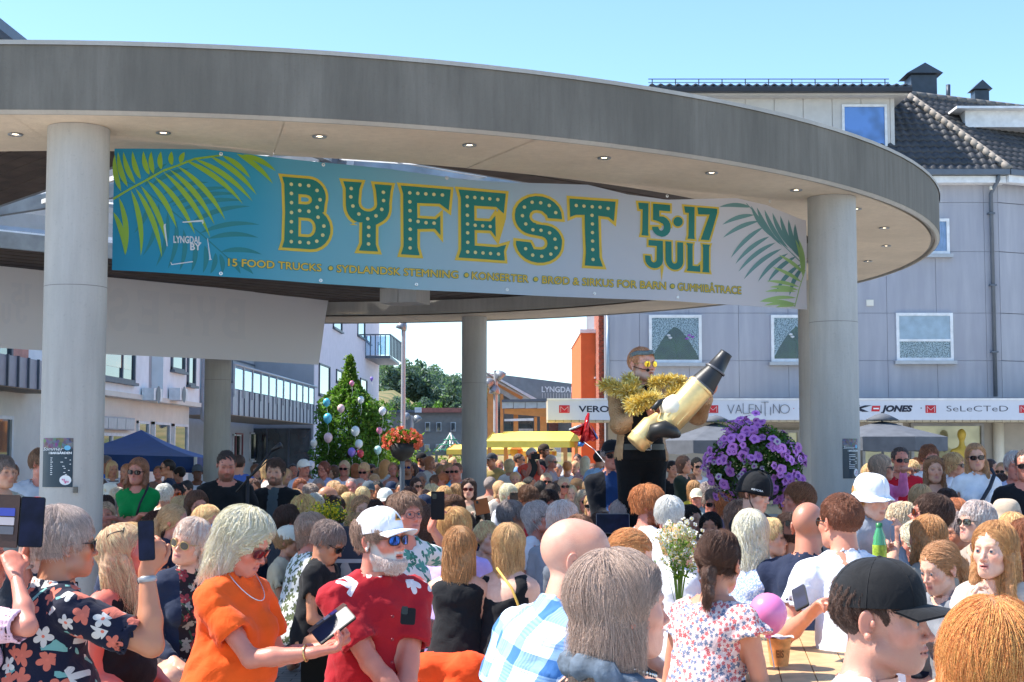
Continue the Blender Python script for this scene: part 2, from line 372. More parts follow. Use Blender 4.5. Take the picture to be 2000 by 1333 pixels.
def strands(parent,mat,v,nrm,o,Rm,T,count,st,hs,length,rad,name='hair_strand'):
    """real hair strands that leave the cap and flow down over it"""
    if len(v)==0: return
    g=np.random.default_rng(int(abs(T[0])*1e4)%99991)
    ok=np.where((nrm[:,2]>-.6))[0]
    if st in('fringe','beard'): ok=np.arange(len(v))
    i=ok[g.integers(0,len(ok),count)]; p=v[i]+g.normal(0,.0015,(count,3)); N=nrm[i]
    crown=np.array([0,.045,.12]); steps=8; pts=[p.copy()]; L=length*g.uniform(.55,1.1,count)
    curl=o.get('curl',.0); ph=g.uniform(0,6.28,(count,2)); lift=o.get('lift',.004)
    out0=p-np.array([0,.02,.0])
    tilt=g.normal(0,.16,(count,3))
    cl=np.stack([wnoise(p,31,3),wnoise(p,37,8),.4*wnoise(p,43,5)],1)*o.get('clump',.42)
    if st in('short','crop','side') and not o.get('fem'): L=L*np.where(p[:,2]<-.005,.35,1)
    E0=np.array([.82,1.,.95]); k0=np.linalg.norm((p-np.array([0,.018,.03]))/E0,axis=1); kh0=np.linalg.norm(((p-np.array([0,.03,0]))/E0)[:,:2],axis=1)
    for sidx in range(1,steps):
        rel=p-crown; hor=rel*np.array([1,1,.0]); hor/=np.maximum(np.linalg.norm(hor,axis=1,keepdims=True),.01)
        fr=np.clip((-p[:,1]-.005)/.05,0,1)*(p[:,2]<.10); fs=np.where(np.abs(p[:,0])<.004,1,np.sign(p[:,0]))
        if st in('bob','wavy','long','pony','bun'): hor=hor+np.stack([fs*fr*1.3,fr*1.2,fr*.5],1)
        if st in('pony','bun'): hor=hor+np.array([0,1.6,.4])
        if st=='beard': d=np.array([0,-.35,-1.])+tilt*1.5
        else: d=np.array([0,0,-1.])+hor*.9+tilt
        if st in('short','crop','curly') : d=d+np.array([o.get('sweep',0),-.15,.25])
        e=p-np.array([0,.02,.02]); ex=e/np.array([.0085,.0115,.0105])*.01; on=ex/np.maximum(np.linalg.norm(ex,axis=1,keepdims=True),1e-6)
        on[:,2]=np.where(p[:,2]<-.02,0,on[:,2]); on/=np.maximum(np.linalg.norm(on,axis=1,keepdims=True),1e-6)
        dn=(d*on).sum(1,keepdims=True); d=d-on*dn
        d/=np.maximum(np.linalg.norm(d,axis=1,keepdims=True),1e-6)
        w=curl*np.stack([np.sin(ph[:,0]+sidx*1.5),np.cos(ph[:,1]+sidx*1.3),np.sin(ph[:,1]+sidx)],1)
        p=p+(d+cl*(1-on*0)+w)*(L/steps)[:,None]
        if st!='beard':
            up_=p[:,2]>-.01; c1=np.array([0,.018,.03]); kk=np.linalg.norm((p-c1)/E0,axis=1); f1=np.minimum(1,(k0+lift*sidx/steps*1.5)/np.maximum(kk,1e-6))
            c2=np.array([0,.03,0]); k2=np.linalg.norm(((p-c2)/E0)[:,:2],axis=1); f2=np.minimum(1,(np.maximum(kh0,.085)+lift*sidx/steps*1.5)/np.maximum(k2,1e-6))
            p=np.where(up_[:,None],c1+(p-c1)*f1[:,None],np.stack([p[:,0]*f2,c2[1]+(p[:,1]-c2[1])*f2,p[:,2]],1))
        pts.append(p.copy())
    A=np.stack(pts,1)
    if st!='beard':
        lim=.030 if st in('short','crop','curly','side') and not o.get('bangs') else .045
        if o.get('bangs'): lim=.026
        bad=((np.abs(A[...,0])<.058)&(A[...,1]<-.062)&(A[...,2]<lim)).any(1)|((np.abs(A[...,0])<.05)&(A[...,1]<-.04)&(A[...,2]<0)).any(1)
        A=A[~bad]; count=len(A)
        if count==0: return
    A=A*hs; A=(A.reshape(-1,3)@Rm.T)+T
    hc=bpy.data.hair_curves.new(name); hc.add_curves([steps]*count)
    hc.attributes['position'].data.foreach_set('vector',A.astype(np.float32).ravel())
    rr=hc.attributes.get('radius') or hc.attributes.new('radius','FLOAT','POINT')
    prof=np.tile(np.linspace(1,.25,steps),count)*rad*np.repeat(g.uniform(.6,1.3,count),steps)
    rr.data.foreach_set('value',prof.astype(np.float32)); hc.materials.append(mat)
    ob=bpy.data.objects.new(name,hc); COL.objects.link(ob); ob.parent=parent; ob['kind']='stuff'; return ob
# ---------- hands
def hand_prims(wr,d,pn,side,curl=.5,s=1.,spread=.12,grip=None,thumb=.5,point=False):
    """wr wrist, d hand direction, pn palm normal (out of the palm), side +1 thumb towards d x pn"""
    d=d/np.linalg.norm(d); pn=pn-d*(pn@d); pn/=max(np.linalg.norm(pn),1e-6); u=np.cross(d,pn)*side   # towards thumb
    P=[cap(wr+d*.02*s,wr+d*.075*s,.030*s,.036*s,k=.012,n=pn,s=.42)]
    P+=[cap(wr-d*.01*s,wr+d*.03*s,.022*s,.028*s,k=.012,n=pn,s=.62)]
    ln=[.072,.080,.075,.058]; rr=[.0085,.0088,.0083,.0073]
    for i in range(4):
        off=u*(.027-.018*i)*s; b=wr+d*(.083-.004*abs(i-1.3))*s+off; dirn=d+u*spread*(1.5-i)*.6; dirn/=np.linalg.norm(dirn)
        c=curl if not hasattr(curl,'__len__') else curl[i]
        if point and i==0: c=.02
        a=0; p=b; P.append(cap(wr+d*.05*s+off*.9,b,.0105*s,.0100*s,k=.008))
        for j,fr in enumerate((.46,.30,.26)):
            a+=c*(1.35,1.5,1.0)[j]
            v=dirn*math.cos(a)+pn*math.sin(a); q=p+v*ln[i]*fr*s
            P.append(cap(p,q,rr[i]*s*(1.08-.1*j),rr[i]*s*(1.0-.12*j),k=.004)); p=q
    b=wr+d*.022*s+u*.020*s; v1=(u*.62+d*.66+pn*.35*thumb); v1/=np.linalg.norm(v1); q=b+v1*.042*s
    P.append(cap(b,q,.0145*s,.0115*s,k=.012)); v2=(u*(.35-.3*thumb)+d*.85+pn*.5*thumb); v2/=np.linalg.norm(v2)
    q2=q+v2*.030*s; P.append(cap(q,q2,.0105*s,.0098*s,k=.005)); v3=(u*(.15-.5*thumb)+d*.8+pn*.55*thumb); v3/=np.linalg.norm(v3)
    P.append(cap(q2,q2+v3*.024*s,.0095*s,.0080*s,k=.005)); return P
def ik(S,T,l1,l2,pole):
    v=T-S; d=np.linalg.norm(v); dm=(l1+l2)*.995
    if d>dm: T=S+v/d*dm; d=dm; v=T-S
    u=v/max(d,1e-6); a=(l1*l1-l2*l2+d*d)/(2*d); hgt=math.sqrt(max(l1*l1-a*a,0)); p=pole-u*(pole@u); p/=max(np.linalg.norm(p),1e-6)
    return S+u*a+p*hgt,T
PEOPLE={}
def KY(Y): return Y*float(np.interp(Y,[2.2,3.2,4.5,9.9,10.001,10.1],[1.03,1.03,1.12,1.14,1.14,1.14])) if abs(Y-10.0)>1e-6 else Y
def wnoise(p,f,seed=0):
    a=np.sin(p[:,0]*f+seed+1.7*np.sin(p[:,1]*f*.7+seed*2)+1.3*np.sin(p[:,2]*f*.9))*np.sin(p[:,2]*f*1.3+2*seed+1.5*np.sin(p[:,0]*f*.6))
    b=np.sin(p[:,1]*f*1.9+p[:,2]*f*2.3+seed*3+np.sin(p[:,0]*f*1.7))
    return .65*a+.35*b
def person(px,py,Y,label,yaw=0,byaw=None,pitch=0,roll=0,fem=False,child=False,hair='short',hairc='#6b5138',skin='#c98f72',top='white_cloth',sleeve=.55,
           lean=0,side=0,fat=0.,stand=None,arms=('lap','lap'),glasses=None,cap_=None,beard=0,neck='round',legs='navy_cloth',inner=None,group=None,s=None,hs=None,
           topz=None,curl=(.45,.45),tank=False,shoe='dark_cloth',hem=.10,cat='person',**o):
    o.update(skin=skin,hairc=hairc,fem=fem,beard=beard)
    if byaw is None: byaw=yaw
    if stand is None and not lean and Y<20 and o.get('floor') is None and py>925: lean=9
    s=s if s else (.80 if child else (.94 if fem else 1.0)); hs=hs if hs else (.87 if child else (.90 if fem else .95))
    Y=KY(Y); T=W(px,py,Y)
    tv=rotm(0,-lean,side)@V3(0,0,1)                      # torso direction (lean>0 bends forward)
    nv=rotm(0,-lean*.5-4,side*.5)@V3(0,0,1)
    Rb=rotm(byaw); Rh_=rotm(yaw-byaw,pitch,roll)
    hair_t=.014 if hair else 0
    headc_off=lambda hz: V3(0,0,hz)+tv*.50*s+nv*.132*s+Rh_@V3(0,-.018*hs,.02)
    topoff=Rh_@V3(0,.02,(.124+hair_t)*hs); hc0=headc_off(0)
    off=hc0+topoff
    floor=o.get('floor',0.); hz=T.z-floor-off[2]
    if stand is None: stand=hz>.70
    xy=Rb@V3(off[0],off[1],0); root=V3(T.x-xy[0],T.y-xy[1],floor)
    if stand and hz<.93*s*.86: pass
    hz=max(hz,.30)
    E=empty('person',tuple(root),R(byaw),label,cat,group)
    # work in the person's own frame
    head=headc_off(hz); pel=V3(0,0,hz); wst=pel+tv*.14*s; chs=pel+tv*.36*s; nb=pel+tv*.50*s
    fwd=rotm(0,-lean,side)@V3(0,-1,0); rt=rotm(0,-lean,side)@V3(1,0,0)
    sw=(.146 if fem else .172)*s*(1+fat*.05); 
    if child: sw*=.92
    shL,shR=[nb-tv*.064*s+rt*sx*sw+fwd*.005 for sx in (1,-1)]
    ar=(.76 if fem else .88)*s*(1+.15*fat)
    fb=1+fat*.24
    torso=[cap(pel+rt*.07*s,pel-rt*.07*s,(.108 if fem else .100)*s*(1+fat*.2),k=.05),
           cap(pel+tv*.04,wst,.128*s*fb,(.118 if fem else .130)*s*fb,k=.06,n=fwd,s=.80+.15*fat),
           cap(wst,chs,(.122 if fem else .136)*s*fb,(.118 if fem else .140)*s*(1+fat*.08),k=.04,n=fwd,s=.78+.12*fat),
           cap(shL-rt*.03+tv*.010,shR+rt*.03+tv*.010,.042*s*(.9+.1*ar),k=.045), cap(chs+rt*.06*s+tv*.04,chs-rt*.06*s+tv*.04,.078*s,k=.05)]
    if fat>.4: torso.append(ell(pel+tv*.17*s+fwd*.06*s,(.135*s*fb,.12*s*fb,.12*s),.06))
    if fem and not child:
        for sx in (1,-1): torso.append(ell(pel+tv*.315*s+rt*sx*.07*s+fwd*.095*s,.058*s*(1+.15*fat),.045))
    nk=(.044 if fem else .055)*(1+fat*.15)*hs; 
    if child: nk=.042*hs
    neckp=[cap(nb-tv*.03+fwd*-.005,head+Rh_@V3(0,.022,-.055)*hs,nk*1.08,nk,k=.03),
           cap(nb+tv*.012,shL+tv*.012-rt*.03,.040*s,.036*s,k=.05),cap(nb+tv*.012,shR+tv*.012+rt*.03,.040*s,.036*s,k=.05)]
    # arms
    def tgt(a,sx):
        c=rt*sx
        if isinstance(a,(tuple,list)):
            if a[0]=='px': q=np.array(W(a[1],a[2],Y+a[3]))-root; return rotm(-byaw)@q
            return pel+rt*a[0]+fwd*a[1]+tv*a[2]
        return {'lap':pel+c*.10+fwd*.28+V3(0,0,.10),'hang':pel+c*.27*(1+.2*fat)+fwd*.06+V3(0,0,-.06),'table':pel+c*.14+fwd*.36+V3(0,0,.24),
                'cross':pel-c*.10+fwd*.20+tv*.26,'phone':head+c*.06+fwd*.34+V3(0,0,-.06),'chin':head+c*.045+fwd*.10+V3(0,0,-.165),
                'hip':pel+c*.16+V3(0,0,.06),'clasp':pel+c*.02+fwd*.26+tv*.14,'mouth':head+c*.05+fwd*.14+V3(0,0,-.12)}[a]
    l1,l2=.285*s,.245*s
    arms_p=[];hands=[];joint={}
    for nm,sx,sh,a in (('L',1,shL,arms[0]),('R',-1,shR,arms[1])):
        t=tgt(a,sx); pole=o.get('pole'+nm); pole=np.array(pole,float) if pole is not None else rt*sx*.32+V3(0,0,-1)-fwd*.45
        if a=='hip': pole=rt*sx+V3(0,0,-.2)-fwd*.4
        el,wr=ik(sh,t,l1,l2,pole); joint[nm]=(sh,el,wr)
        arms_p+=[(cap(sh,el,.050*ar,.041*ar,k=.03),nm),(cap(el,el+(wr-el)*.35,.041*ar,.042*ar,k=.02),nm),(cap(el+(wr-el)*.35,wr,.042*ar,.027*ar,k=.02),nm)]
        d=(wr-el)/np.linalg.norm(wr-el); hd=o.get('hdir'+nm); hd=d if hd is None else np.array(hd,float)
        pnr=o.get('palm'+nm)
        if pnr is None:
            pnr={'lap':V3(0,0,-1),'table':V3(0,0,-1),'chin':-fwd+rt*-sx*.6,'mouth':-fwd,'cross':-fwd,'hang':-rt*sx,'phone':fwd*.2-rt*sx,'clasp':-rt*sx-fwd*.5,'hip':-rt*sx}.get(a,V3(0,0,-1)) if isinstance(a,str) else V3(0,0,-1)
        hands.append((nm,sx,wr,hd,np.array(pnr,float)))
    # legs
    lg=[]
    for sx in (1,-1):
        hp=pel+rt*.085*s*sx+V3(0,0,-.02)
        if stand: kn=hp*V3(1,1,0)+V3(sx*.01,-.02,hz*.52); an=hp*V3(1,1,0)+V3(sx*.015,.02,.075)
        else:
            kn=hp+V3(sx*.07,-.40*s,.015); kn[2]=max(kn[2],.2); an=kn*V3(1,1,0)+V3(sx*.01,.03,.08)
        lg+=[cap(hp,kn,(.083 if fem else .080)*s*(1+.15*fat),.056*s,k=.04),cap(kn,an,.054*s,.036*s,k=.03),cap(an+V3(0,.02,-.035),an+V3(0,-.14*s,-.045),.036*s,.028*s,k=.02)]
    hb=min(max(.0017*Y+.004,.010),.032); hh=min(max(.0009*Y,.0028),.0125)
    if o.get('hres'): hh=o['hres']
    body=torso+neckp+[a for a,_ in arms_p]+lg
    pts=np.array([q[x] for q in body for x in (('a','b') if q['t']=='c' else ('c','c'))])
    lo,hi=pts.min(0)-.17*s-.03*fat,pts.max(0)+.17*s+.03*fat; lo[2]=-.01
    D,l0=field(body,lo,hi,hb); bv,bq=nets(D,l0,hb)
    # keep the body mesh below the head box
    hl=(bv-head)@Rh_                                         # head space
    hm=(hl[:,2]>-.135*hs)&(np.abs(hl[:,0])<.12)&(np.abs(hl[:,1])<.14); fk=~hm[bq].all(1); bq=bq[fk]
    fine_hands=Y<13
    sk=np.array(srgb(skin)); bc=np.tile(sk,(len(bv),1))
    vv=[bv];qq=[bq];cc=[bc];base=len(bv)
    if o.get('decol',0): pass
    # head at its own resolution, in head space
    hp_=[dict(q) for q in head_prims(fem,child,fat,det=hh<.0075,mouth=o.get('mouth',0),bigchin=o.get('chin',0))]
    Rinv=Rh_.T; scale=1/hs
    def toh(q):
        q=xf(q,Rinv,-Rinv@head); 
        for a in('a','b','c'):
            if a in q: q[a]=q[a]*scale
        for a in('ra','rb','r','k'):
            if a in q: q[a]=q[a]*scale
        return q
    P=[toh(q) for q in neckp+torso[3:4]]
    for q in P: q['k']=min(q['k'],.03)
    P=hp_[:5]+[dict(P[0],k=.022)]+P[1:]+hp_[5:]
    zlow=-.165
    D,l0=field(P,(-.115,-.135,zlow),(.115,.135,.135),hh/hs); v,q=nets(D,l0,hh/hs)
    if len(v):
        o['paint_eyes']=not (hh<.0075) or bool(glasses) and glasses!='clear'
        c=head_color(v,o); vw=(v*hs)@Rh_.T+head
        vv.append(vw);qq.append(q+base);cc.append(c);base+=len(v)
    if fine_hands:
        for nm,sx,wr,d,pn in hands:
            cu=curl[0] if nm=='L' else curl[1]
            HP=hand_prims(wr,d,pn,sx*o.get('thside'+nm,1),cu,s=min(s,1.0)*(.98 if fem else 1.04),point=o.get('point'+nm,False),thumb=o.get('thumb',.5))
            fa=[a for a,n_ in arms_p if n_==nm][-1]; el=joint[nm][1]; w0=wr-(wr-el)*.16
            HP=[cap(w0-(wr-el)*.1,wr,np.interp(.0,[0,1],[.030,.03])*ar,.027*ar,k=.015)]+HP
            pts=np.array([q[x] for q in HP for x in ('a','b')]); fh=max(.0036,min(.0009*Y,.0085))
            D,l0=field(HP,pts[1:].min(0)-.025,pts[1:].max(0)+.025,fh); v,q=nets(D,l0,fh)
            if len(v):
                col=np.tile(sk*np.array([1,.9,.88]),(len(v),1)); vv.append(v);qq.append(q+base);cc.append(col);base+=len(v)
    else:
        pass
    ob=fastmesh('body',np.concatenate(vv),np.concatenate(qq),[skinmat()],E,np.concatenate(cc))
    # ------- clothes
    mt=lambda m: m if not isinstance(m,str) else cloth(m)
    ez=o.get('ease',.009)
    def infl(q,d):
        q=dict(q)
        if q['t']=='c': q['ra']+=d; q['rb']+=d
        elif q['t']=='e': q['r']=q['r']+d
        return q
    sd=(int(px)*13+int(py))%97
    C=[infl(q,ez) for q in torso]+([infl(q,ez*.6) for q in neckp[1:]] if not tank else [])
    if not tank and sleeve>0:
        for nm in 'LR':
            sh,el,wr=joint[nm]; r0=.050*ar+ez+.004
            if sleeve<=1: C.append(cap(sh,sh+(el-sh)*sleeve,r0+.002,r0+.006+o.get('flare',0),k=.022,cut=True)); C.append(cap(sh+(el-sh)*sleeve*.9,sh+(el-sh)*(sleeve+.2),r0-.006,k=.002,op='s'))
            else:
                C.append(cap(sh,el,r0,.043*ar+ez+.006,k=.03)); e2=el+(wr-el)*(sleeve-1); C.append(cap(el,e2,.043*ar+ez+.006,(.031 if sleeve>1.7 else .042)*ar+ez,k=.02,cut=True))
    if neck=='v': C+=[cap(nb+tv*.05,nb+tv*.02,nk+.012,k=.006,op='s'),cap(nb+fwd*.10+tv*.06,nb+fwd*.16-tv*.13,.050,.008,k=.005,op='s')]
    elif neck=='wide': C+=[cap(nb+tv*.06,nb-tv*.02+fwd*.05,.092*s,k=.008,op='s',n=rt,s=1.25)]
    elif neck=='high': C+=[cap(nb+tv*.02,nb+tv*.045,nk+.02,k=.008),cap(nb+tv*.03,nb+tv*.15,nk+.010,k=.004,op='s')]
    elif neck=='collar': C+=[cap(nb-tv*.01,nb+tv*.035,nk+.024,nk+.018,k=.012,cut=True),cap(nb+tv*.03,nb+tv*.15,nk+.010,nk+.02,k=.004,op='s'),cap(nb+fwd*.10+tv*.06,nb+fwd*.15-tv*.07,.035,.006,k=.004,op='s')]
    else: C+=[cap(nb+tv*.06,nb+tv*.005+fwd*.02,nk+.014,k=.008,op='s')]
    if tank:
        for sx,sh in ((1,shL),(-1,shR)): C.append(cap(sh+rt*sx*.035+tv*.05,sh+rt*sx*.035-tv*.07,.062*s,.050*s,k=.01,op='s'))
        if o.get('scoop'): C.append(cap(nb-fwd*.14+tv*.02,nb-fwd*.14-tv*.05,.10,k=.01,op='s',n=rt,s=1.1))
    hemz=hz-hem if hem<.4 else hz-hem
    if hem>.25: # dress
        C+=[cap(lg[0]['a'],lg[0]['b'],lg[0]['ra']+.03,lg[0]['rb']+.05,k=.10),cap(lg[3]['a'],lg[3]['b'],lg[3]['ra']+.03,lg[3]['rb']+.05,k=.10)]
        if stand: C+=[cap(pel,pel-V3(0,0,hem),.13*s,.2*s,k=.06,n=(0,1,0),s=.7)]
    C+=[plane((0,0,hemz),(0,0,-1))]
    pts=np.array([q[x] for q in C if q['op']=='u' for x in (('a','b') if q['t']=='c' else ('c','c'))])
    lo,hi=pts.min(0)-.2,pts.max(0)+.2; lo[2]=max(lo[2],hemz-.03); hc_=hb*.92
    D,l0=field(C,lo,hi,hc_); v,q=nets(D,l0,hc_)
    if len(v):
        N=vnormals(v,q); wr_=o.get('wrinkle',1.)*(1 if Y<14 else 1.4)
        v=v+N*((.0032*wnoise(v,26,sd)+.0024*wnoise(v,47,sd+2))*wr_+.004*np.maximum(wnoise(v,16,sd+5),0)**2*wr_)[:,None]
        if Y<16:
            g_=np.random.default_rng(sd); F=np.zeros(len(v)); cs=[nb,joint['L'][0],joint['R'][0],wst,pel,chs]
            for q_ in range(14):
                dr=g_.normal(0,1,3); dr/=np.linalg.norm(dr); c_=cs[q_%6]+g_.normal(0,.05,3); w_=v-c_; ph_=w_@dr*g_.uniform(55,95)+1.2*wnoise(v,9,q_)
                F+=np.exp(-(w_**2).sum(1)/(2*g_.uniform(.06,.12)**2))*((1-np.abs(np.sin(ph_*.5)))**3)*g_.choice([-1,1])
            v=v+N*(F*.0075*wr_)[:,None]
        mi=None; ms=[mt(top)]
        if inner:
            cx=(v-nb)@rt; cy=(v-nb)@fwd; wd=inner[1]; fc=np.abs(cx[q].mean(1))<wd+o.get('open',.25)*wd*(v[q].mean(1)-nb)[:,2]/.4; mi=(fc&(cy[q].mean(1)>.02)).astype(int); ms.append(mt(inner[0]))
        cl=fastmesh('top' if hem<.25 else 'dress',v,q,ms,E,mi=mi)
    if hem<.25 or True:
        Lg=[infl(q,.014) for q in lg if q['rb']!=.028*s]+[infl(torso[0],.011),infl(torso[1],.008),plane((0,0,min(hemz+.07,hz+.10)) if hem<.25 else (0,0,hz-.05),(0,0,1))]
        hl_=max(hb,.022); pts=np.array([q[x] for q in Lg if q['t']=='c' for x in ('a','b')])
        D,l0=field(Lg,pts.min(0)-.17,pts.max(0)+.17,hl_); v,q=nets(D,l0,hl_)
        if len(v): fastmesh('trousers',v,q,[mt(legs)],E)
    # ------- hair
    if hair:
        hm_=hairmat(hairc); hr=max(hh*1.25,.0055); ln=o.get('len',.28) if hair=='long' else .16
        HP=hair_prims(hair,o)
        if cap_ or o.get('hat'): HP.append(plane((0,0,.062),(0,-.28,.96)))
        D,l0=field(HP,(-.16,-.15,-ln-.10),(.16,.22,.19),hr); v,q=nets(D,l0,hr)
        if len(v):
            N=vnormals(v,q); phi=np.arctan2(v[:,0],v[:,1]-.01); 
            am=.0022*o.get('vol',1)*(2.4 if hair in('curly','wavy') else 1.); fz=34 if hair not in('curly','wavy') else 60
            nz=np.sin(phi*19+5*np.sin(v[:,2]*fz+phi*2))+.6*np.sin(phi*37+3*np.sin(v[:,2]*fz*.7+phi*5))+(.9*wnoise(v,70,sd) if hair in('curly','wavy') else .3*wnoise(v,60,sd))
            v2=v+N*(am*nz+.005*o.get('vol',1)*wnoise(v,17,sd)*(np.abs(v[:,1]+.09)>.03))[:,None]
            fastmesh('hair',(v2*hs)@Rh_.T+head,q,[hm_],E)
            if Y<18:
                cnt=int(np.interp(Y,[2,4,7,15],[17000,12000,5200,1300])); cnt=int(cnt*o.get('dens',1))
                Ls={'short':.055,'crop':.012,'curly':.06,'side':.06,'pony':.08,'bun':.07,'bob':.15,'wavy':.13,'long':.22,'fringe':.02}[hair]*o.get('slen',1)
                rad=np.interp(Y,[2,4,7,15],[.00036,.00052,.00095,.0024])*o.get('srad',1)
                strands(E,hm_,v2,N,o,Rh_,head,cnt,hair,hs,Ls,rad)
    if beard>.9 and hh<.009:
        BP=[ell((0,-.068,-.088),(.050,.046,.042),.02),cap((-.058,-.01,-.045),(-.04,-.05,-.09),.017,.026,k=.02),cap((.058,-.01,-.045),(.04,-.05,-.09),.017,.026,k=.02),
            cap((-.03,-.086,-.062),(0,-.096,-.052),.008,k=.01),cap((.03,-.086,-.062),(0,-.096,-.052),.008,k=.01),
            ell((0,-.108,-.067),(.02,.03,.0075),.006,'s'),plane((0,0,-.045),(0,-.35,.93))]
        D,l0=field(BP,(-.1,-.15,-.16),(.1,.05,-.01),hh); v,q=nets(D,l0,hh)
        if len(v):
            N=vnormals(v,q); bm_=hairmat(o.get('beardc',hairc)); v2=v+N*(.0015*wnoise(v,240,1))[:,None]
            fastmesh('beard',(v2*hs)@Rh_.T+head,q,[bm_],E); strands(E,bm_,v2,N,dict(curl=.2),Rh_,head,2200 if Y<8 else 600,'beard',hs,.02,.0007 if Y<8 else .002,'beard_strand')
    hp2=lambda p: Vector(head+Rh_@(np.array(p)*hs))
    # ------- eyes
    if hh<.0075 and (not glasses or glasses=='clear') and abs(((yaw+180)%360)-180)<125:
        for sx in (-1,1):
            mb=MB(); gz=o.get('gaze',(0,0)); ax=np.array(Matrix.Rotation(R(gz[0]),3,'Z')@Matrix.Rotation(R(90-gz[1]),3,'X'))
            prof=[(.0001,.0128),(.0028,.01245),(.0030,.0124),(.0069,.0108),(.0073,.0105),(.0100,.0080),(.0123,.0035),(.0128,0),(.01,-.008),(.0001,-.0128)]
            n=16; vs=[];A=Rh_@ax
            c=head+Rh_@(np.array([sx*.031,-.0785,.0012])*hs)
            mb.lathe([(r_*hs,z_*hs) for r_,z_ in prof],16,tuple(c),0,Matrix(A.tolist()))
            k=0
            for i in range(len(mb.f)):
                ring=i//16; mb.mi[i]=1 if ring<2 else (2 if ring<4 else 0)
            mb.build('eye',[M('eye_white',(.34,.31,.30),.15,var=.02),M('pupil_black',(.01,.01,.01),.1),M('iris_'+o.get('iris','blue'),{'blue':(.05,.09,.13),'brown':(.12,.06,.03)}[o.get('iris','blue')],.2)],E)
    if glasses: make_glasses(E,hp2,glasses,hh,o)
    if cap_: make_cap(E,hp2,cap_,Y,o)
    info=dict(E=E,head=head,Rh=Rh_,joint=joint,hp=hp2,root=root,byaw=byaw,pel=pel,nb=nb,tv=tv,rt=rt,fwd=fwd,hands=hands,
              w=lambda p:Vector(tuple(rotm(byaw)@np.array(p)+root)))
    PEOPLE[label]=info; return info
def make_glasses(E,hp,kind,hh,o):
    spec=dict(dark=((.008,.008,.01),(.02,.02,.02)),blue=((.02,.10,.45),(.02,.02,.02)),brown=((.05,.02,.012),(.10,.04,.02)),gold=((.04,.03,.02),(.6,.4,.15)),
              mirror=((.85,.55,.05),(.5,.4,.2)),clear=(None,(.08,.04,.04)),red=((.10,.01,.015),(.10,.01,.01)),orange=((.6,.12,.02),(.02,.02,.02)))[kind]
    z0=o.get('gz',.0); up=o.get('gup',0)
    w,h=(.0265,.0185) if kind not in('gold','mirror') else (.024,.021)
    y0=-.104; n=20
    fr=M('glasses_frame_'+kind,spec[1],.3,.7 if kind in('gold','mirror') else 0,var=.03); P=4 if kind in('gold','mirror') else 2.8
    def pos(x,y,z):
        if up: # pushed up on the hair
            return hp((x*1.12,y*.62+.035,z+.095))
        return hp((x,y,z+z0))
    for sx in (-1,1):
        rim=[]; 
        for k in range(n):
            a=2*PI*k/n; ex=2/2.6 if kind not in('gold','mirror') else .95
            cx=math.copysign(abs(math.cos(a))**ex,math.cos(a))*w; cz=math.copysign(abs(math.sin(a))**ex,math.sin(a))*h*(1.0 if math.sin(a)>0 else 1.05)
            xx=sx*.034+cx; rim.append((xx,y0+.9*(abs(xx)-.01)**2*6+.004*(-cz/h)*.5,cz-.002))
        if spec[0] is not None:
            mb=MB(); cpt=(sx*.034,y0-.002+.9*.024**2*6,-.002)
            mb.add([pos(*cpt)]+[pos(*p) for p in rim],[(0,1+k,1+(k+1)%n) for k in range(n)],0,True)
            lm=M('lens_'+kind,spec[0],.04 if kind!='blue' else .06,.9 if kind in('mirror','blue','orange') else 0.,var=.05 if kind!='blue' else .9,scale=40,spec=.9); mb.build('sunglass_lens',lm,E)
        if hh<.014:
            mb=MB(); mb.tube([pos(*p) for p in rim],.0016 if kind in('gold','mirror','clear') else .0024,6,closed=True,caps=False); mb.build('glasses_rim',fr,E)
            mb=MB(); mb.tube([pos(sx*.0605,y0+.020,.006),pos(sx*.074,-.062,.007),pos(sx*.0800,-.0,.006),pos(sx*.081,.02,-.004)],.0016 if kind!='dark' else .0026,6); mb.build('glasses_temple',fr,E)
    if hh<.014:
        mb=MB(); mb.tube([pos(-.010,y0+.002,.003),pos(0,y0-.001,.005),pos(.010,y0+.002,.003)],.0015,6); mb.build('glasses_bridge',fr,E)
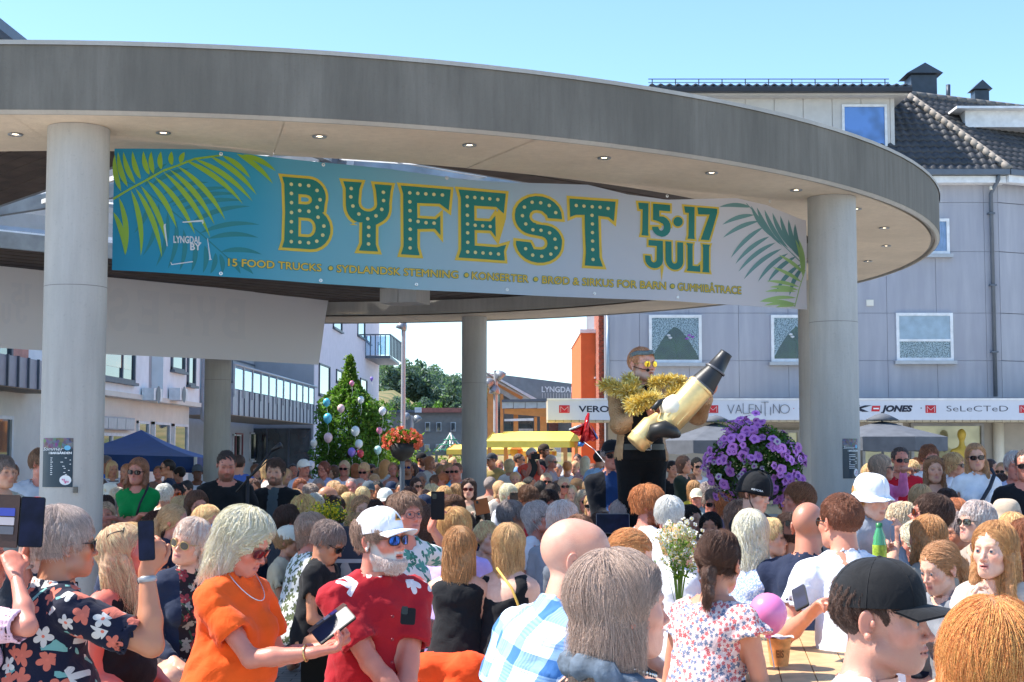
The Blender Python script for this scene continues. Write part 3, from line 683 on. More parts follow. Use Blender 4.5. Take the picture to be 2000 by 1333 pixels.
def make_cap(E,hp,c,Y,o):
    kind,mt=c[0],cloth(c[1]) if isinstance(c[1],str) else c[1]
    if kind in('cap','capback'):
        sgn=1 if kind=='cap' else -1; tl=o.get('captilt',.22)
        def dome(u,v):
            a=u*2*PI; t=v*PI/2; r=math.cos(t)**.8 if v<1 else 0
            x=.0900*math.sin(a)*r; y=-.110*math.cos(a)*r; z=.030+.108*math.sin(t)**.95+ .0018*math.cos(6*a)*math.sin(2*t)
            return hp((x,y+.012,z+tl*-(y)*.0-(-y*tl)*.0 + (-y)*tl*.35))
        mb=MB(); mb.grid(dome,36,12); mb.build('cap_crown',mt,E)
        # seams
        def brim(u,v,zo=0):
            a=(u-.5)*2.1; r0=.100; x=math.sin(a)*.086*(1+.05*v); y=-(math.cos(a)*.104+v*.078*math.cos(a*.78)**.8); z=.034-.010*v-.018*(abs(u-.5)*2)**2*(.5+.5*v)
            return hp((x,sgn*y+.008,z+zo+(-sgn*y)*tl*.35*sgn-.0*v))
        mb=MB(); mb.grid(lambda u,v:brim(u,v,.0025),20,6); mb.grid(lambda u,v:brim(u,v,-.0025),20,6)
        mb.grid(lambda u,v:brim(u,1,.0025-.005*v),20,1); mb.build('cap_brim',mt,E)
        mb=MB(); tt=[dome(0,1)+ (hp((0,0,.1))-hp((0,0,0)))*.02]; mb.lathe([(.0001,.004),(.006,.002),(.007,-.002)],8,tuple(dome(0,.995)),0); mb.build('cap_button',mt,E)
        if Y<9:
            for k in range(6):
                mb=MB(); mb.tube([dome((k+.5)/6,v/8*.98) for v in range(9)],.0012,5); mb.build('cap_seam',mt,E)
    elif kind=='bucket':
        def dome(u,v):
            a=u*2*PI
            if v<.3: q=v/.3; r=1.36-.34*q; z=-.025+.055*q+.035*math.cos(a)*(1-q); wv=.006*math.sin(3*a)*(1-q)
            else: q=(v-.3)/.7; t=q*PI/2; r=1.02*math.cos(t)**.62; z=.03+.115*math.sin(t)**.8; wv=0
            return hp((.094*math.sin(a)*r,-.112*math.cos(a)*r+.014,z+wv+.006*math.sin(9*a+v*8)*(1-v)*.4))
        mb=MB(); mb.grid(dome,44,22); ob=mb.build('bucket_hat',mt,E); so_=ob.modifiers.new('s','SOLIDIFY'); so_.thickness=.004
    elif kind=='helmet':
        def dome(u,v):
            a=u*2*PI; t=v*PI/2; r=math.cos(t)**.72; fr=-math.cos(a)
            x=.112*math.sin(a)*r; y=-.132*math.cos(a)*r+.012; z=.002+.150*math.sin(t)**.92-(.035*max(fr,0)*(1-v))+.0
            return hp((x,y,z+.01))
        mb=MB(); mb.grid(dome,40,14); ob=mb.build('helmet_shell',mt,E); so_=ob.modifiers.new('s','SOLIDIFY'); so_.thickness=.012; so_.offset=-1
        for sx in (-1,0,1):
            for fy in (-.030,.03):
                p=lambda d:hp((sx*.034,fy+d,.010+.152*math.sqrt(max(0,1-(sx*.034/.115)**2-((fy+d)/.135)**2))**.92+.0065))
                mb=MB(); mb.tube([p(-.024),p(-.008),p(.008),p(.024)],[.003,.0065,.0065,.003],8); mb.build('helmet_vent',M('vent_black',(.004,.004,.004),.9),E)
        for sx in (-1,1):
            mb=MB(); mb.tube([hp((sx*.088,-.01,.0)),hp((sx*.078,-.02,-.05)),hp((sx*.045,-.045,-.10)),hp((0,-.055,-.118))],.004,6); mb.build('chin_strap',M('strap_black',(.02,.02,.02),.7),E)
CLOTH={}
def cloth(name):
    """fabric materials: plain colours by 'c#rrggbb', patterns by name"""
    if name in MATS: return MATS[name]
    s=NT('fabric_'+''.join(ch for ch in name if ch.isalnum())); o=s.obj()
    base={'white_cloth':'#e6e6ea','navy_cloth':'#1c2438','dark_cloth':'#17181c'}.get(name)
    c=srgb(name[1:]) if name[0]=='c' and '#' in name else (srgb(base) if base else (.5,.5,.5))
    if base or '#' in name:
        n=s.noise(o,9,4); s.col(s.mix(s.ramp(n,[(.3,0.),(.7,1.)]),tuple(v*.88 for v in c),tuple(min(1,v*1.08) for v in c)))
    elif name=='plaid':
        x=s.n('SeparateXYZ'); s.l(s.mp(o,(1,1,1),(0,R(14),0)),x.inputs[0])
        def bands(src,f,ph):
            a=s.math('FRACT',s.math('MULTIPLY',s.math('ADD',src,ph),f)); return a
        gx=bands(x.outputs[0],8.5,10); gz=bands(x.outputs[2],8.5,10)
        wide=lambda g:s.math('LESS_THAN',g,.34); thin=lambda g:s.math('MULTIPLY',s.math('GREATER_THAN',g,.55),s.math('LESS_THAN',s.math('FRACT',s.math('MULTIPLY',g,14.0)),.45))
        f=s.math('ADD',s.math('MULTIPLY',wide(gx),.5),s.math('MULTIPLY',wide(gz),.42))
        f=s.math('ADD',f,s.math('MULTIPLY',s.math('ADD',thin(gx),thin(gz)),.16))
        s.col(s.ramp(f,[(0,(.80,.82,.86)),(.35,(.30,.46,.68)),(.9,(.05,.16,.40))]))
    elif name in('floral_navy','floral_red','floral_pink','camo','leaf_green','floral_dark','floral_blue','floral_purple'):
        bgc,f1,f2,lf,sc_={'floral_navy':((.008,.010,.028),(.62,.60,.58),(.62,.16,.11),(.16,.36,.34),13),'floral_red':((.38,.012,.022),(.85,.83,.84),(.80,.75,.78),(.38,.012,.022),11),
            'floral_pink':((.70,.52,.50),(.62,.12,.12),(.16,.20,.30),(.85,.78,.7),52),'camo':((.80,.80,.76),(.12,.15,.07),(.17,.20,.10),(.10,.13,.06),17),
            'leaf_green':((.75,.78,.75),(.05,.22,.16),(.10,.35,.28),(.05,.2,.2),12),'floral_dark':((.02,.012,.015),(.28,.04,.05),(.35,.30,.25),(.03,.07,.04),18),
            'floral_blue':((.30,.40,.68),(.80,.83,.90),(.80,.83,.90),(.75,.8,.9),75),'floral_purple':((.72,.38,.40),(.80,.62,.6),(.55,.15,.2),(.3,.3,.3),34)}[name]
        d=s.n('TexNoise'); s.l(o,d.inputs['Vector']); d.inputs['Scale'].default_value=9
        vo=s.n('TexVoronoi'); vo.inputs['Scale'].default_value=sc_; s.l(o,vo.inputs['Vector']); vo.inputs['Randomness'].default_value=.8
        sub=s.n('VectorMath',operation='SUBTRACT'); s.l(o,sub.inputs[0]); s.l(vo.outputs['Position'],sub.inputs[1])
        sx=s.n('SeparateXYZ'); s.l(sub.outputs[0],sx.inputs[0]); ux=s.math('ADD',sx.outputs[0],s.math('MULTIPLY',sx.outputs[1],.6))
        an=s.math('ARCTAN2',sx.outputs[2],ux); rr=s.math('SQRT',s.math('ADD',s.math('MULTIPLY',ux,ux),s.math('MULTIPLY',sx.outputs[2],sx.outputs[2])))
        rr=s.math('MULTIPLY',rr,sc_); sp=s.n('SeparateColor'); s.l(vo.outputs['Color'],sp.inputs[0])
        pet=s.math('ADD',s.math('MULTIPLY',s.math('ABSOLUTE',s.math('COSINE',s.math('ADD',s.math('MULTIPLY',an,2.5),s.math('MULTIPLY',sp.outputs[1],6)))),.26),.20)
        pet=s.math('MULTIPLY',pet,s.math('ADD',s.math('MULTIPLY',sp.outputs[2],.5),.75))
        m=s.math('GREATER_THAN',pet,rr)
        if name=='floral_red': m=s.math('MULTIPLY',m,s.math('GREATER_THAN',sp.outputs[0],.72))
        dark=s.math('GREATER_THAN',.07,rr); fc=s.mix(s.math('GREATER_THAN',sp.outputs[0],.5),f1,f2)
        vein=s.ramp(s.math('FRACT',s.math('MULTIPLY',an,6)),[(0,.8),(.5,1.),(1,.8)]); fc=s.mix(1,fc,vein,'MULTIPLY')
        fc=s.mix(dark,fc,f2)
        wv=s.n('TexWave'); s.l(s.mp(o,(1,1,1),(0,R(35),0)),wv.inputs['Vector']); wv.inputs['Scale'].default_value=sc_*.35; wv.inputs['Distortion'].default_value=9; wv.inputs['Detail'].default_value=2
        leaf=s.math('MULTIPLY',s.math('GREATER_THAN',wv.outputs['Fac'],.93),s.math('GREATER_THAN',s.noise(o,sc_*.7,1),.5))
        s.col(s.mix(m,s.mix(leaf,bgc,lf),fc))
    elif name.startswith('stripe'):
        a,b={'stripe_grey':((.75,.75,.75),(.15,.15,.17)),'stripe_navy':((.04,.05,.12),(.14,.2,.4)),'stripe_sea':((.78,.78,.8),(.03,.04,.08))}[name]
        x=s.n('SeparateXYZ'); s.l(o,x.inputs[0]); s.col(s.mix(s.math('GREATER_THAN',s.math('FRACT',s.math('MULTIPLY',x.outputs[2],22 if name!='stripe_navy' else 40)),.5),a,b))
    elif name=='sequin':
        vo=s.n('TexVoronoi'); vo.inputs['Scale'].default_value=130; s.l(o,vo.inputs['Vector']); s.col(s.ramp(s.noise(o,10,3),[(.3,(.40,.21,.08)),(.7,(.58,.36,.19))]))
        s.set(Metallic=.35,Roughness=.38); s.bump(vo.outputs['Distance'],.9,.006); MATS[name]=s.m; return s.m
    s.set(Roughness=.82,Specular_IOR_Level=.2,Sheen_Weight=.08)
    n1=s.noise(o,14,4,1.2); n2=s.noise(o,600,1); s.bump(s.math('ADD',n1,s.math('MULTIPLY',n2,.05)),.5,.012)
    MATS[name]=s.m; return s.m
# ============================================================ the place
CX,CY,RO,RI,SZ=-3.3,17.6,8.08,6.8,3.85; FH=.47
def concrete(name,c,streak=.5,warm=0.):
    s=NT(name); c=srgb(c); o=s.obj(); n1=s.noise(s.mp(o,(1,1,.10)),15,9,0,.68); n2=s.noise(o,1.3,5); n3=s.noise(o,55,3)
    a=s.mix(s.ramp(n1,[(.35,0.),(.62,1.)]),tuple(v*(1-streak) for v in c),c)
    n4=s.noise(s.mp(o,(.35,.35,.12)),4,6); a=s.mix(s.ramp(n4,[(.42,.0),(.62,(.55 if streak>.15 else .22))]),a,tuple(v*.5 for v in c)); a=s.mix(s.ramp(n2,[(.35,.0),(.75,.45)]),a,tuple(v*(.62+warm*.2) for v in c)); a=s.mix(s.ramp(n3,[(.60,0.),(.78,.35)]),a,tuple(v*.55 for v in c))
    s.col(a); s.set(Roughness=.9,Specular_IOR_Level=.2); s.bump(s.math('ADD',n3,s.math('MULTIPLY',n1,.5)),.35,.006); return s.m
con_f=concrete('weathered_concrete',(.225,.205,.172),.24); con_s=concrete('soffit_concrete',(.80,.67,.51),.10,.5); con_c=concrete('column_concrete',(.52,.50,.465),.14)
con_e=concrete('pale_concrete_edge',(.50,.47,.42),.1)  # paler tone puts the sunlight on the rim's top edge into the colour
# stains that run across the soffit
timb=NT('dark_timber'); _o=timb.obj(); timb.col(timb.mix(timb.ramp(timb.noise(timb.mp(_o,(.6,.6,3)),8,5),[(.3,0.),(.7,1.)]),(.035,.022,.016),(.085,.058,.042))); timb.set(Roughness=.7); timb.bump(timb.noise(_o,40,3),.3,.004); timb=timb.m
steel=M('galvanised_steel',(.30,.33,.36),.45,.6,.25,5); dsteel=M('grey_painted_metal',(.13,.15,.18),.5,.2,.1); lmetal=M('light_grey_metal',(.42,.43,.45),.45,.3,.08)
def glassm(name,tint=(.8,.9,1),alpha=.55,rough=.02,dark=None):
    if name in MATS: return MATS[name]
    s=NT(name); out=[n for n in s.t.nodes if n.type=='OUTPUT_MATERIAL'][0]
    gl=s.n('BsdfGlossy'); gl.inputs['Roughness'].default_value=rough; gl.inputs['Color'].default_value=(*tint,1)
    tr=s.n('BsdfTransparent'); tr.inputs['Color'].default_value=(*tint,1)
    fr=s.n('Fresnel'); fr.inputs['IOR'].default_value=1.5; m=s.n('MixShader'); f=s.math('ADD',s.math('MULTIPLY',fr.outputs[0],.7),.985-alpha)
    s.l(f,m.inputs[0]); s.l(tr.outputs[0],m.inputs[1]); s.l(gl.outputs[0],m.inputs[2])
    s.l(m.outputs[0],out.inputs['Surface']); MATS[name]=s.m; return s.m
clear=glassm('clear_glass',(.93,.97,1),.985); 
def darkglass(name='dark_window_glass',c=(.02,.03,.035)):
    if name in MATS: return MATS[name]
    s=NT(name); o=s.obj(); s.col(s.mix(s.ramp(s.noise(o,1.5,2),[(.4,0.),(.6,1.)]),c,tuple(v*2.2 for v in c))); s.set(Roughness=.04,Specular_IOR_Level=1.0,Coat_Weight=.6,Coat_Roughness=.02); MATS[name]=s.m; return s.m
winglass=darkglass()
# ---- ground
g=NT('paving_stone'); o=g.obj(); br=g.n('TexBrick'); g.l(o,br.inputs['Vector']); br.inputs['Scale'].default_value=2.2; br.inputs['Color1'].default_value=(.44,.42,.39,1); br.inputs['Color2'].default_value=(.36,.35,.33,1); br.inputs['Mortar'].default_value=(.12,.12,.11,1); br.inputs['Mortar Size'].default_value=.012
g.col(g.mix(g.ramp(g.noise(o,.7,4),[(.4,0.),(.7,.35)]),br.outputs[0],(.2,.19,.18))); g.set(Roughness=.85)
mb=MB(); mb.box((-700,-60,-.3),(700,1500,0)); tag(mb.build('ground',g.m),kind='structure')
# ---- pavilion: round concrete roof on columns
pav=empty('pavilion',(CX,CY,0),0,'round open pavilion of weathered concrete on thick columns, festival banner slung below its rim','pavilion')
def circ(r,a,z): return Vector((r*math.cos(a),r*math.sin(a),z))
NS=144
def ringband(prof,mat,name,mi=0):
    mb=MB(); n=NS
    vs=[circ(r,2*PI*k/n,z) for r,z in prof for k in range(n)]
    fs=[(i*n+k,i*n+(k+1)%n,(i+1)*n+(k+1)%n,(i+1)*n+k) for i in range(len(prof)-1) for k in range(n)]
    mb.add(vs,fs,0,True); o=mb.build(name,mat,pav)
    for p in o.data.polygons: p.use_smooth=False
    o.data.shade_smooth() if hasattr(o.data,'shade_smooth') else None
    m=o.modifiers.new('e','EDGE_SPLIT'); m.split_angle=R(25); return o
ringband([(RO,SZ+.01),(RO+.0,SZ+FH-.03),(RO-.02,SZ+FH-.006)],con_f,'rim_face')
ringband([(RO+.012,SZ+FH-.03),(RO+.012,SZ+FH),(RI+.2,SZ+FH+.02)],con_e,'rim_top')
ringband([(RO-.001,SZ+.012),(RO-.03,SZ-.012),(RO-.05,SZ-.012),(RO-.055,SZ+.02),(RO-.09,SZ+.02)],con_e,'drip_edge')
ringband([(RI+.0,SZ+.02),(RI,SZ+.24),(RI+.2,SZ+.24)],con_c,'inner_face')
ringband([(RO-.05,SZ+.06),(RI+.005,SZ+.06)],con_s,'slab')
for k in range(28):                        # soffit panels with open joints
    a0=2*PI*k/28+.0002; a1=2*PI*(k+1)/28-.0002; n=6; mb=MB(); dz=rng.uniform(0,.0025)
    for z in (SZ+dz,SZ+.05): mb.add([circ(r,a0+(a1-a0)*i/n,z) for i in range(n+1) for r in (RI-.01,RO-.092)],[(2*i,2*i+1,2*i+3,2*i+2) for i in range(n)])
    mb.build('soffit_panel',con_s,pav)
# columns
def column(px,Y,name='column',D=.415,x=None):
    p=W(px,640,Y); x_,y_=p.x-CX,p.y-CY
    mb=MB(); mb.lathe([(D/2,0),(D/2,SZ-.002)],64,(x_,y_,0)); o=mb.build(name,con_c,pav); mb=MB(); mb.lathe([(D/2+.0008,2.752),(D/2+.0008,2.757)],64,(x_,y_,0)); mb.build('formwork_joint',M('dark_joint_line',(.22,.21,.20),.9),o); return o  # thin dark ring marks the formwork joint
column(146,10.05); column(1628,12.85); column(926.5,24.5); column(427,23.4)
for a in (13.4,-139,152): 
    mb=MB(); p=circ(7.45,R(a),0); mb.lathe([(.2075,0),(.2075,SZ-.002)],40,tuple(p)); mb.build('column',con_c,pav)
# downlights
em=bpy.data.materials.new('lamp_glow'); em.use_nodes=True; e_=em.node_tree.nodes['Principled BSDF']; e_.inputs['Emission Color'].default_value=(1,.78,.5,1); e_.inputs['Emission Strength'].default_value=6
for px,py in ((319,259),(624,266),(917,283),(1180,308),(1390,337),(1555,371),(1672,408),(1727,445),(1731,480),(1695,510),(30,262)):
    p=WZ(px,py,SZ)-Vector((CX,CY,0)); mb=MB(); mb.lathe([(.052,-.004),(.050,-.010),(.034,-.008),(.030,.02)],20,(p.x,p.y,SZ)); dl=mb.build('downlight',steel,pav)
    mb=MB(); mb.lathe([(.0001,-.003),(.022,-.002),(.024,.004)],14,(p.x,p.y,SZ)); mb.build('bulb',em,dl)
# opening in the roof and its boards
OPQ=[Vector((x*2.2-CX,y*2.2-CY)) for x,y in ((-1.01,5.09),(1.43,7.43),(-.78,10.1),(-3.21,7.77))]   # near, right, far, left
BZ=SZ+.24
def clip(poly,n,c):
    out=[]
    for i in range(len(poly)):
        a,b=poly[i],poly[(i+1)%len(poly)]; da,db=a.dot(n)-c,b.dot(n)-c
        if da<=0: out.append(a)
        if (da<0)!=(db<0) and abs(da-db)>1e-9: out.append(a+(b-a)*(da/(da-db)))
    return out
for k in range(4):
    A,B=OPQ[k],OPQ[(k+1)%4]; a0,a1=math.atan2(A.y,A.x),math.atan2(B.y,B.x)
    while a1<a0: a1+=2*PI
    reg=[A]+[Vector((math.cos(a0+(a1-a0)*i/20),math.sin(a0+(a1-a0)*i/20)))*(RI-.002) for i in range(21)]+[B]
    d=(B-A).normalized(); nrm=Vector((d.y,-d.x)); c0=A.dot(nrm)
    cmax=max(p.dot(nrm) for p in reg); w_=.155; j=0
    while c0+j*w_<cmax-.01:
        lo,hi=c0+j*w_+.012,c0+(j+1)*w_; q=clip(clip(reg,nrm,hi),-nrm,-lo); j+=1
        if len(q)<3: continue
        z=BZ+.004*(j%2)+j*.0; mb=MB(); mb.prism([(p.x,p.y) for p in q],z,z+.03); mb.build('board',timb,pav)
    # edge beam round the opening
    mb=MB(); mb.bar((A.x,A.y,BZ+.11),(B.x,B.y,BZ+.11),.10,.2); mb.build('opening_beam',steel,pav)
HUB=W(648,320,16.4)-Vector((CX,CY,0)); 
mb=MB(); mb.tube([HUB+Vector((0,0,-.12)),HUB+Vector((0,0,.2))],.16,20,caps=False); mb.tube([HUB+Vector((0,0,-.12)),HUB+Vector((0,0,.2))],.145,20,caps=False); mb.build('hub_tube',dsteel,pav)
OP3=[Vector((p.x,p.y,BZ+.18)) for p in OPQ]
HB=HUB+Vector((0,0,.08))
for k in range(4):
    A,B=OP3[k],OP3[(k+1)%4]
    mb=MB(); mb.bar(A,HB+(A-HB)*.05,.09,.16); mb.build('roof_beam',steel,pav)
    Mi=(A+B)/2; mb=MB(); mb.bar(Mi,HB+(Mi-HB)*.05,.05,.07); mb.build('glazing_bar',M('white_steel',(.7,.7,.7),.4),pav)
    for t in (.33,.66):
        p,q=A.lerp(HB,t),B.lerp(HB,t); mb=MB(); mb.bar(p,q,.04,.05); mb.build('glazing_bar',MATS['white_steel'],pav)
    up=Vector((0,0,.06))
    for q0,q1 in ((A,Mi),(Mi,B)):
        mb=MB(); mb.add([q0+up,q1+up,HB+up],[(0,1,2)]); mb.build('glass_pane',clear,pav)
for p in OPQ[2:3]:
    mb=MB(); q=Vector((p.x,p.y,0)).normalized(); s_=Vector((-q.y,q.x,0)); c0=Vector((p.x,p.y,SZ+.15)); 
    for off in (-.26,.26):
        mb.bar(c0+s_*off*.58+q*.0,c0+q*.55+s_*off*.58,.29,.26)
    mb.build('beam_end',con_c,pav)
# ---- festival banner
def splines_mesh(splines,offset=0,res=1):
    cu=bpy.data.curves.new('tmp','CURVE'); cu.dimensions='2D'; cu.fill_mode='BOTH'; cu.offset=offset
    for pts in splines:
        sp=cu.splines.new('POLY'); sp.points.add(len(pts)-1); sp.use_cyclic_u=True
        for i,(x,y) in enumerate(pts): sp.points[i].co=(x,y,0,1)
    return eval_curve(cu)
def eval_curve(cu):
    ob=bpy.data.objects.new('tmp',cu); COL.objects.link(ob); dg=bpy.context.evaluated_depsgraph_get(); e=ob.evaluated_get(dg); me=e.to_mesh()
    v=[(p.co.x,p.co.y) for p in me.vertices]; f=[tuple(p.vertices) for p in me.polygons]; e.to_mesh_clear()
    bpy.data.objects.remove(ob); bpy.data.curves.remove(cu); return v,f
def text_mesh(txt,offset=0.,shear=0.):
    cu=bpy.data.curves.new('tmp','FONT'); cu.body=txt; cu.size=1; cu.offset=offset; cu.resolution_u=3; cu.shear=shear; cu.fill_mode='BOTH'
    return eval_curve(cu)
def place(vf,fn,mb,mi=0,step=None,box=None):
    """2D shape -> surface through fn(x,y); split finely so it follows folds"""
    v,f=vf
    bm=bmesh.new(); vs=[bm.verts.new((x,y,0)) for x,y in v]
    for q in f:
        try: bm.faces.new([vs[i] for i in q])
        except Exception: pass
    if step:
        xs=[x for x,_ in v]; x=min(xs)+step
        while x<max(xs):
            bmesh.ops.bisect_plane(bm,geom=bm.verts[:]+bm.edges[:]+bm.faces[:],plane_co=(x,0,0),plane_no=(1,0,0)); x+=step
    bm.verts.index_update(); mb.add([fn(p.co.x,p.co.y) for p in bm.verts],[tuple(w_.index for w_ in q.verts) for q in bm.faces],mi); bm.free()
class Sheet:
    """vertical cloth between two posts, addressed by photograph pixels when the print is laid out"""
    def __init__(s,P0,P1,wave=.012):
        s.P0=Vector(P0); s.P1=Vector(P1); s.d=(s.P1-s.P0); s.L=s.d.length; s.d.normalize(); s.n=Vector((s.d.y,-s.d.x,0)); s.wave=wave
    def uz(s,px,py):
        r=ray(px,py); D=s.n; t=(s.P0.x*D.x+s.P0.y*D.y)/(r.x*D.x+r.y*D.y); p=Vector((r.x*t,r.y*t,CAMZ+r.z*t)); return (p-Vector((s.P0.x,s.P0.y,0))).dot(s.d),p.z
    def at(s,u,z,off=0):
        w_=s.wave*(math.sin(u*3.1)+.5*math.sin(u*7.3+z*2)+.35*math.sin(u*1.3+z*9))
        p=s.P0+s.d*u; return Vector((p.x,p.y,0))+s.n*(off+w_)+Vector((0,0,z))
    def px(s,px,py,off=0): u,z=s.uz(px,py); return s.at(u,z,off)
b0=W(221,400,10.32); b1=W(1576,500,13.1); SH=Sheet((b0.x,b0.y,0),(b1.x,b1.y,0))
def fabric_print(name,stops,translucent=.35):
    s=NT(name); out=[n for n in s.t.nodes if n.type=='OUTPUT_MATERIAL'][0]; o=s.obj(); x=s.n('SeparateXYZ'); s.l(o,x.inputs[0])
    f=s.math('ADD',s.math('MULTIPLY',x.outputs[0],1/SH.L),s.math('MULTIPLY',s.math('SUBTRACT',s.noise(o,.9,2),.5),.16))
    c=s.ramp(f,stops); s.col(c); s.set(Roughness=.5,Specular_IOR_Level=.3); tr=s.n('BsdfTranslucent'); s.l(c,tr.inputs[0]); m=s.n('MixShader'); m.inputs[0].default_value=translucent
    s.l(s.b.outputs[0],m.inputs[1]); s.l(tr.outputs[0],m.inputs[2]); s.l(m.outputs[0],out.inputs['Surface']); return s.m
ban=fabric_print('banner_print',[(0,(.025,.28,.46)),(.16,(.05,.36,.52)),(.30,(.22,.51,.61)),(.46,(.42,.59,.68)),(.62,(.57,.64,.73)),(.85,(.72,.71,.75)),(1,(.76,.73,.75))],.58)
def ink(name,c,tr=.3):
    s=NT(name); out=[n for n in s.t.nodes if n.type=='OUTPUT_MATERIAL'][0]; s.col(c); s.set(Roughness=.5); t=s.n('BsdfTranslucent'); t.inputs[0].default_value=(*c,1); m=s.n('MixShader'); m.inputs[0].default_value=tr
    s.l(s.b.outputs[0],m.inputs[1]); s.l(t.outputs[0],m.inputs[2]); s.l(m.outputs[0],out.inputs['Surface']); return s.m
i_green=ink('ink_green',(.008,.20,.17)); i_yel=ink('ink_yellow',(.72,.50,.05)); i_lime=ink('ink_lime',(.28,.46,.03)); i_teal=ink('ink_teal',(.015,.22,.24)); i_pale=ink('ink_sage',(.16,.32,.31)); i_white=ink('ink_white',(.7,.72,.74)); i_lime2=ink('ink_lime_pale',(.42,.60,.22)); i_dot=ink('ink_pale_yellow',(.75,.66,.30)); i_halo=ink('ink_halo',(.66,.70,.72))
# work in the banner's own frame: origin at its foot, x along it
BAN=empty('banner',(b0.x,b0.y,0),math.atan2(SH.d.y,SH.d.x),'long teal to white BYFEST banner with palm leaves between the two front columns','banner')
def loc(sh): 
    Mi=Matrix.Translation(sh.P0)@Matrix.Rotation(math.atan2(sh.d.y,sh.d.x),4,'Z'); return Mi.inverted()
LI=loc(SH)
top_pts=[(221,291),(400,292),(520,305),(640,318),(760,330),(905,352),(1010,357),(1150,361),(1225,381),(1300,391),(1440,387),(1500,400),(1567,430)]
bot_pts=[(221,528),(500,545),(800,566),(1100,580),(1300,588),(1576,605)]
T_=[SH.uz(*p) for p in top_pts]; B_=[SH.uz(*p) for p in bot_pts]
def interp(P,u): return float(np.interp(u,[p[0] for p in P],[p[1] for p in P]))
mb=MB(); u1=B_[-1][0]
mb.grid(lambda a,b:LI@SH.at(a*u1,interp(B_,a*u1)+(interp(T_,a*u1)-interp(B_,a*u1))*b),150,20); mb.build('banner_cloth',ban,BAN)
def pl(off): return lambda x,y: LI@SH.px(x,y,off)
def boxmap(x0,x1,yt,sl_t,yb,sl_b,off):
    """unit box -> photo quad"""
    return lambda x,y:(lambda X:LI@SH.px(X,(yb+sl_b*(X-x0))*(1-y)+(yt+sl_t*(X-x0))*y,off))(x0+(x1-x0)*x)
def arc(cx,cy,rx,ry,a0,a1,n=10): return [(cx+rx*math.cos(R(a0+(a1-a0)*i/n)),cy+ry*math.sin(R(a0+(a1-a0)*i/n))) for i in range(n+1)]
GL={
'B':[[(0,1),(.045,.9),(.06,.5),(.045,.1),(0,0)]+[(.55,0)]+arc(.60,.29,.40,.29,-90,55,9)+[(.86,.54)]+arc(.56,.75,.34,.25,-20,90,8)+[(.2,1)],[(.34,.63),(.34,.77)]+arc(.50,.70,.12,.07,90,-90,6),[(.34,.17),(.34,.44)]+arc(.54,.305,.16,.135,90,-90,8)],
'Y':[[(0,1),(.38,1),(.33,.9),(.31,.74)]+arc(.50,.70,.19,.115,180,360,8)+[(.67,.9),(.64,.99),(1,.99),(.97,.9),(.94,.72)]+arc(.62,.66,.32,.24,0,-62,6)+[(.66,.40),(.66,.12),(.71,.02),(.32,.02),(.38,.12),(.38,.42)]+arc(.34,.66,.29,.24,-80,-180,6)+[(.05,.9)]],
'F':[[(0,1),(.05,.88),(.05,.12),(0,0),(.38,0),(.33,.12),(.33,.38),(.68,.40),(.79,.31),(.79,.60),(.70,.54),(.33,.54),(.33,.76),(.78,.77),(.96,.68),(1,.99)]],
'E':[[(0,1),(.05,.88),(.05,.12),(0,0),(.97,.0),(.95,.14),(1,.24),(.80,.19),(.33,.19),(.33,.42),(.68,.43),(.78,.34),(.78,.66),(.68,.57),(.33,.56),(.33,.78),(.80,.79),(.96,.70),(1,1)]],
'S':[arc(.50,.70,.50,.30,15,180,10)+arc(.36,.68,.36,.26,190,262,5)+[(.55,.40)]+arc(.55,.30,.14,.10,80,-90,6)+[(.40,.2)]+[(.36,.26),(.33,.30),(.02,.31)]+arc(.50,.30,.49,.30,190,360,11)+arc(.66,.32,.34,.25,10,85,5)+[(.44,.58)]+arc(.46,.69,.15,.10,270,90,6)+[(.58,.78),(.68,.72),(.70,.68),(1.0,.68)]],
'T':[[(0,1),(.02,.72),(.14,.76),(.34,.77),(.36,.2),(.33,.0),(.73,.0),(.66,.14),(.64,.77),(.86,.76),(.97,.70),(1,1)]],
'1':[[(0,1),(.95,1),(.95,.1),(1,0),(.35,0),(.42,.1),(.42,.8),(.1,.8)]],
'5':[[(.05,1),(.95,1),(.95,.80),(.38,.80),(.38,.62)]+arc(.50,.31,.49,.32,80,-90,8)+arc(.48,.31,.48,.31,-95,-175,5)+[(.35,.30)]+arc(.48,.30,.14,.12,190,450,9)+[(.36,.46),(.05,.50)]],
'7':[[(0,1),(1,1),(1,.88),(.62,.0),(.20,.0),(.62,.80),(.05,.78)]],
'J':[[(.2,1),(1,1),(1,.32)]+arc(.5,.33,.5,.33,0,-180,10)+[(0,.44),(.30,.44),(.33,.36)]+arc(.48,.34,.16,.13,190,350,6)+[(.66,.80),(.2,.8)]],
'U':[[(0,1),(.34,1),(.34,.36)]+arc(.5,.36,.16,.14,180,360,6)+[(.66,1),(1,1),(1,.34)]+arc(.5,.34,.5,.34,0,-180,10)],
'L':[[(0,1),(.5,1),(.46,.9),(.46,.2),(.85,.2),(1,.28),(1,0),(0,0),(.1,.1),(.1,.9)]],
'I':[[(0,1),(1,1),(.9,.9),(.9,.1),(1,0),(0,0),(.1,.1),(.1,.9)]]}
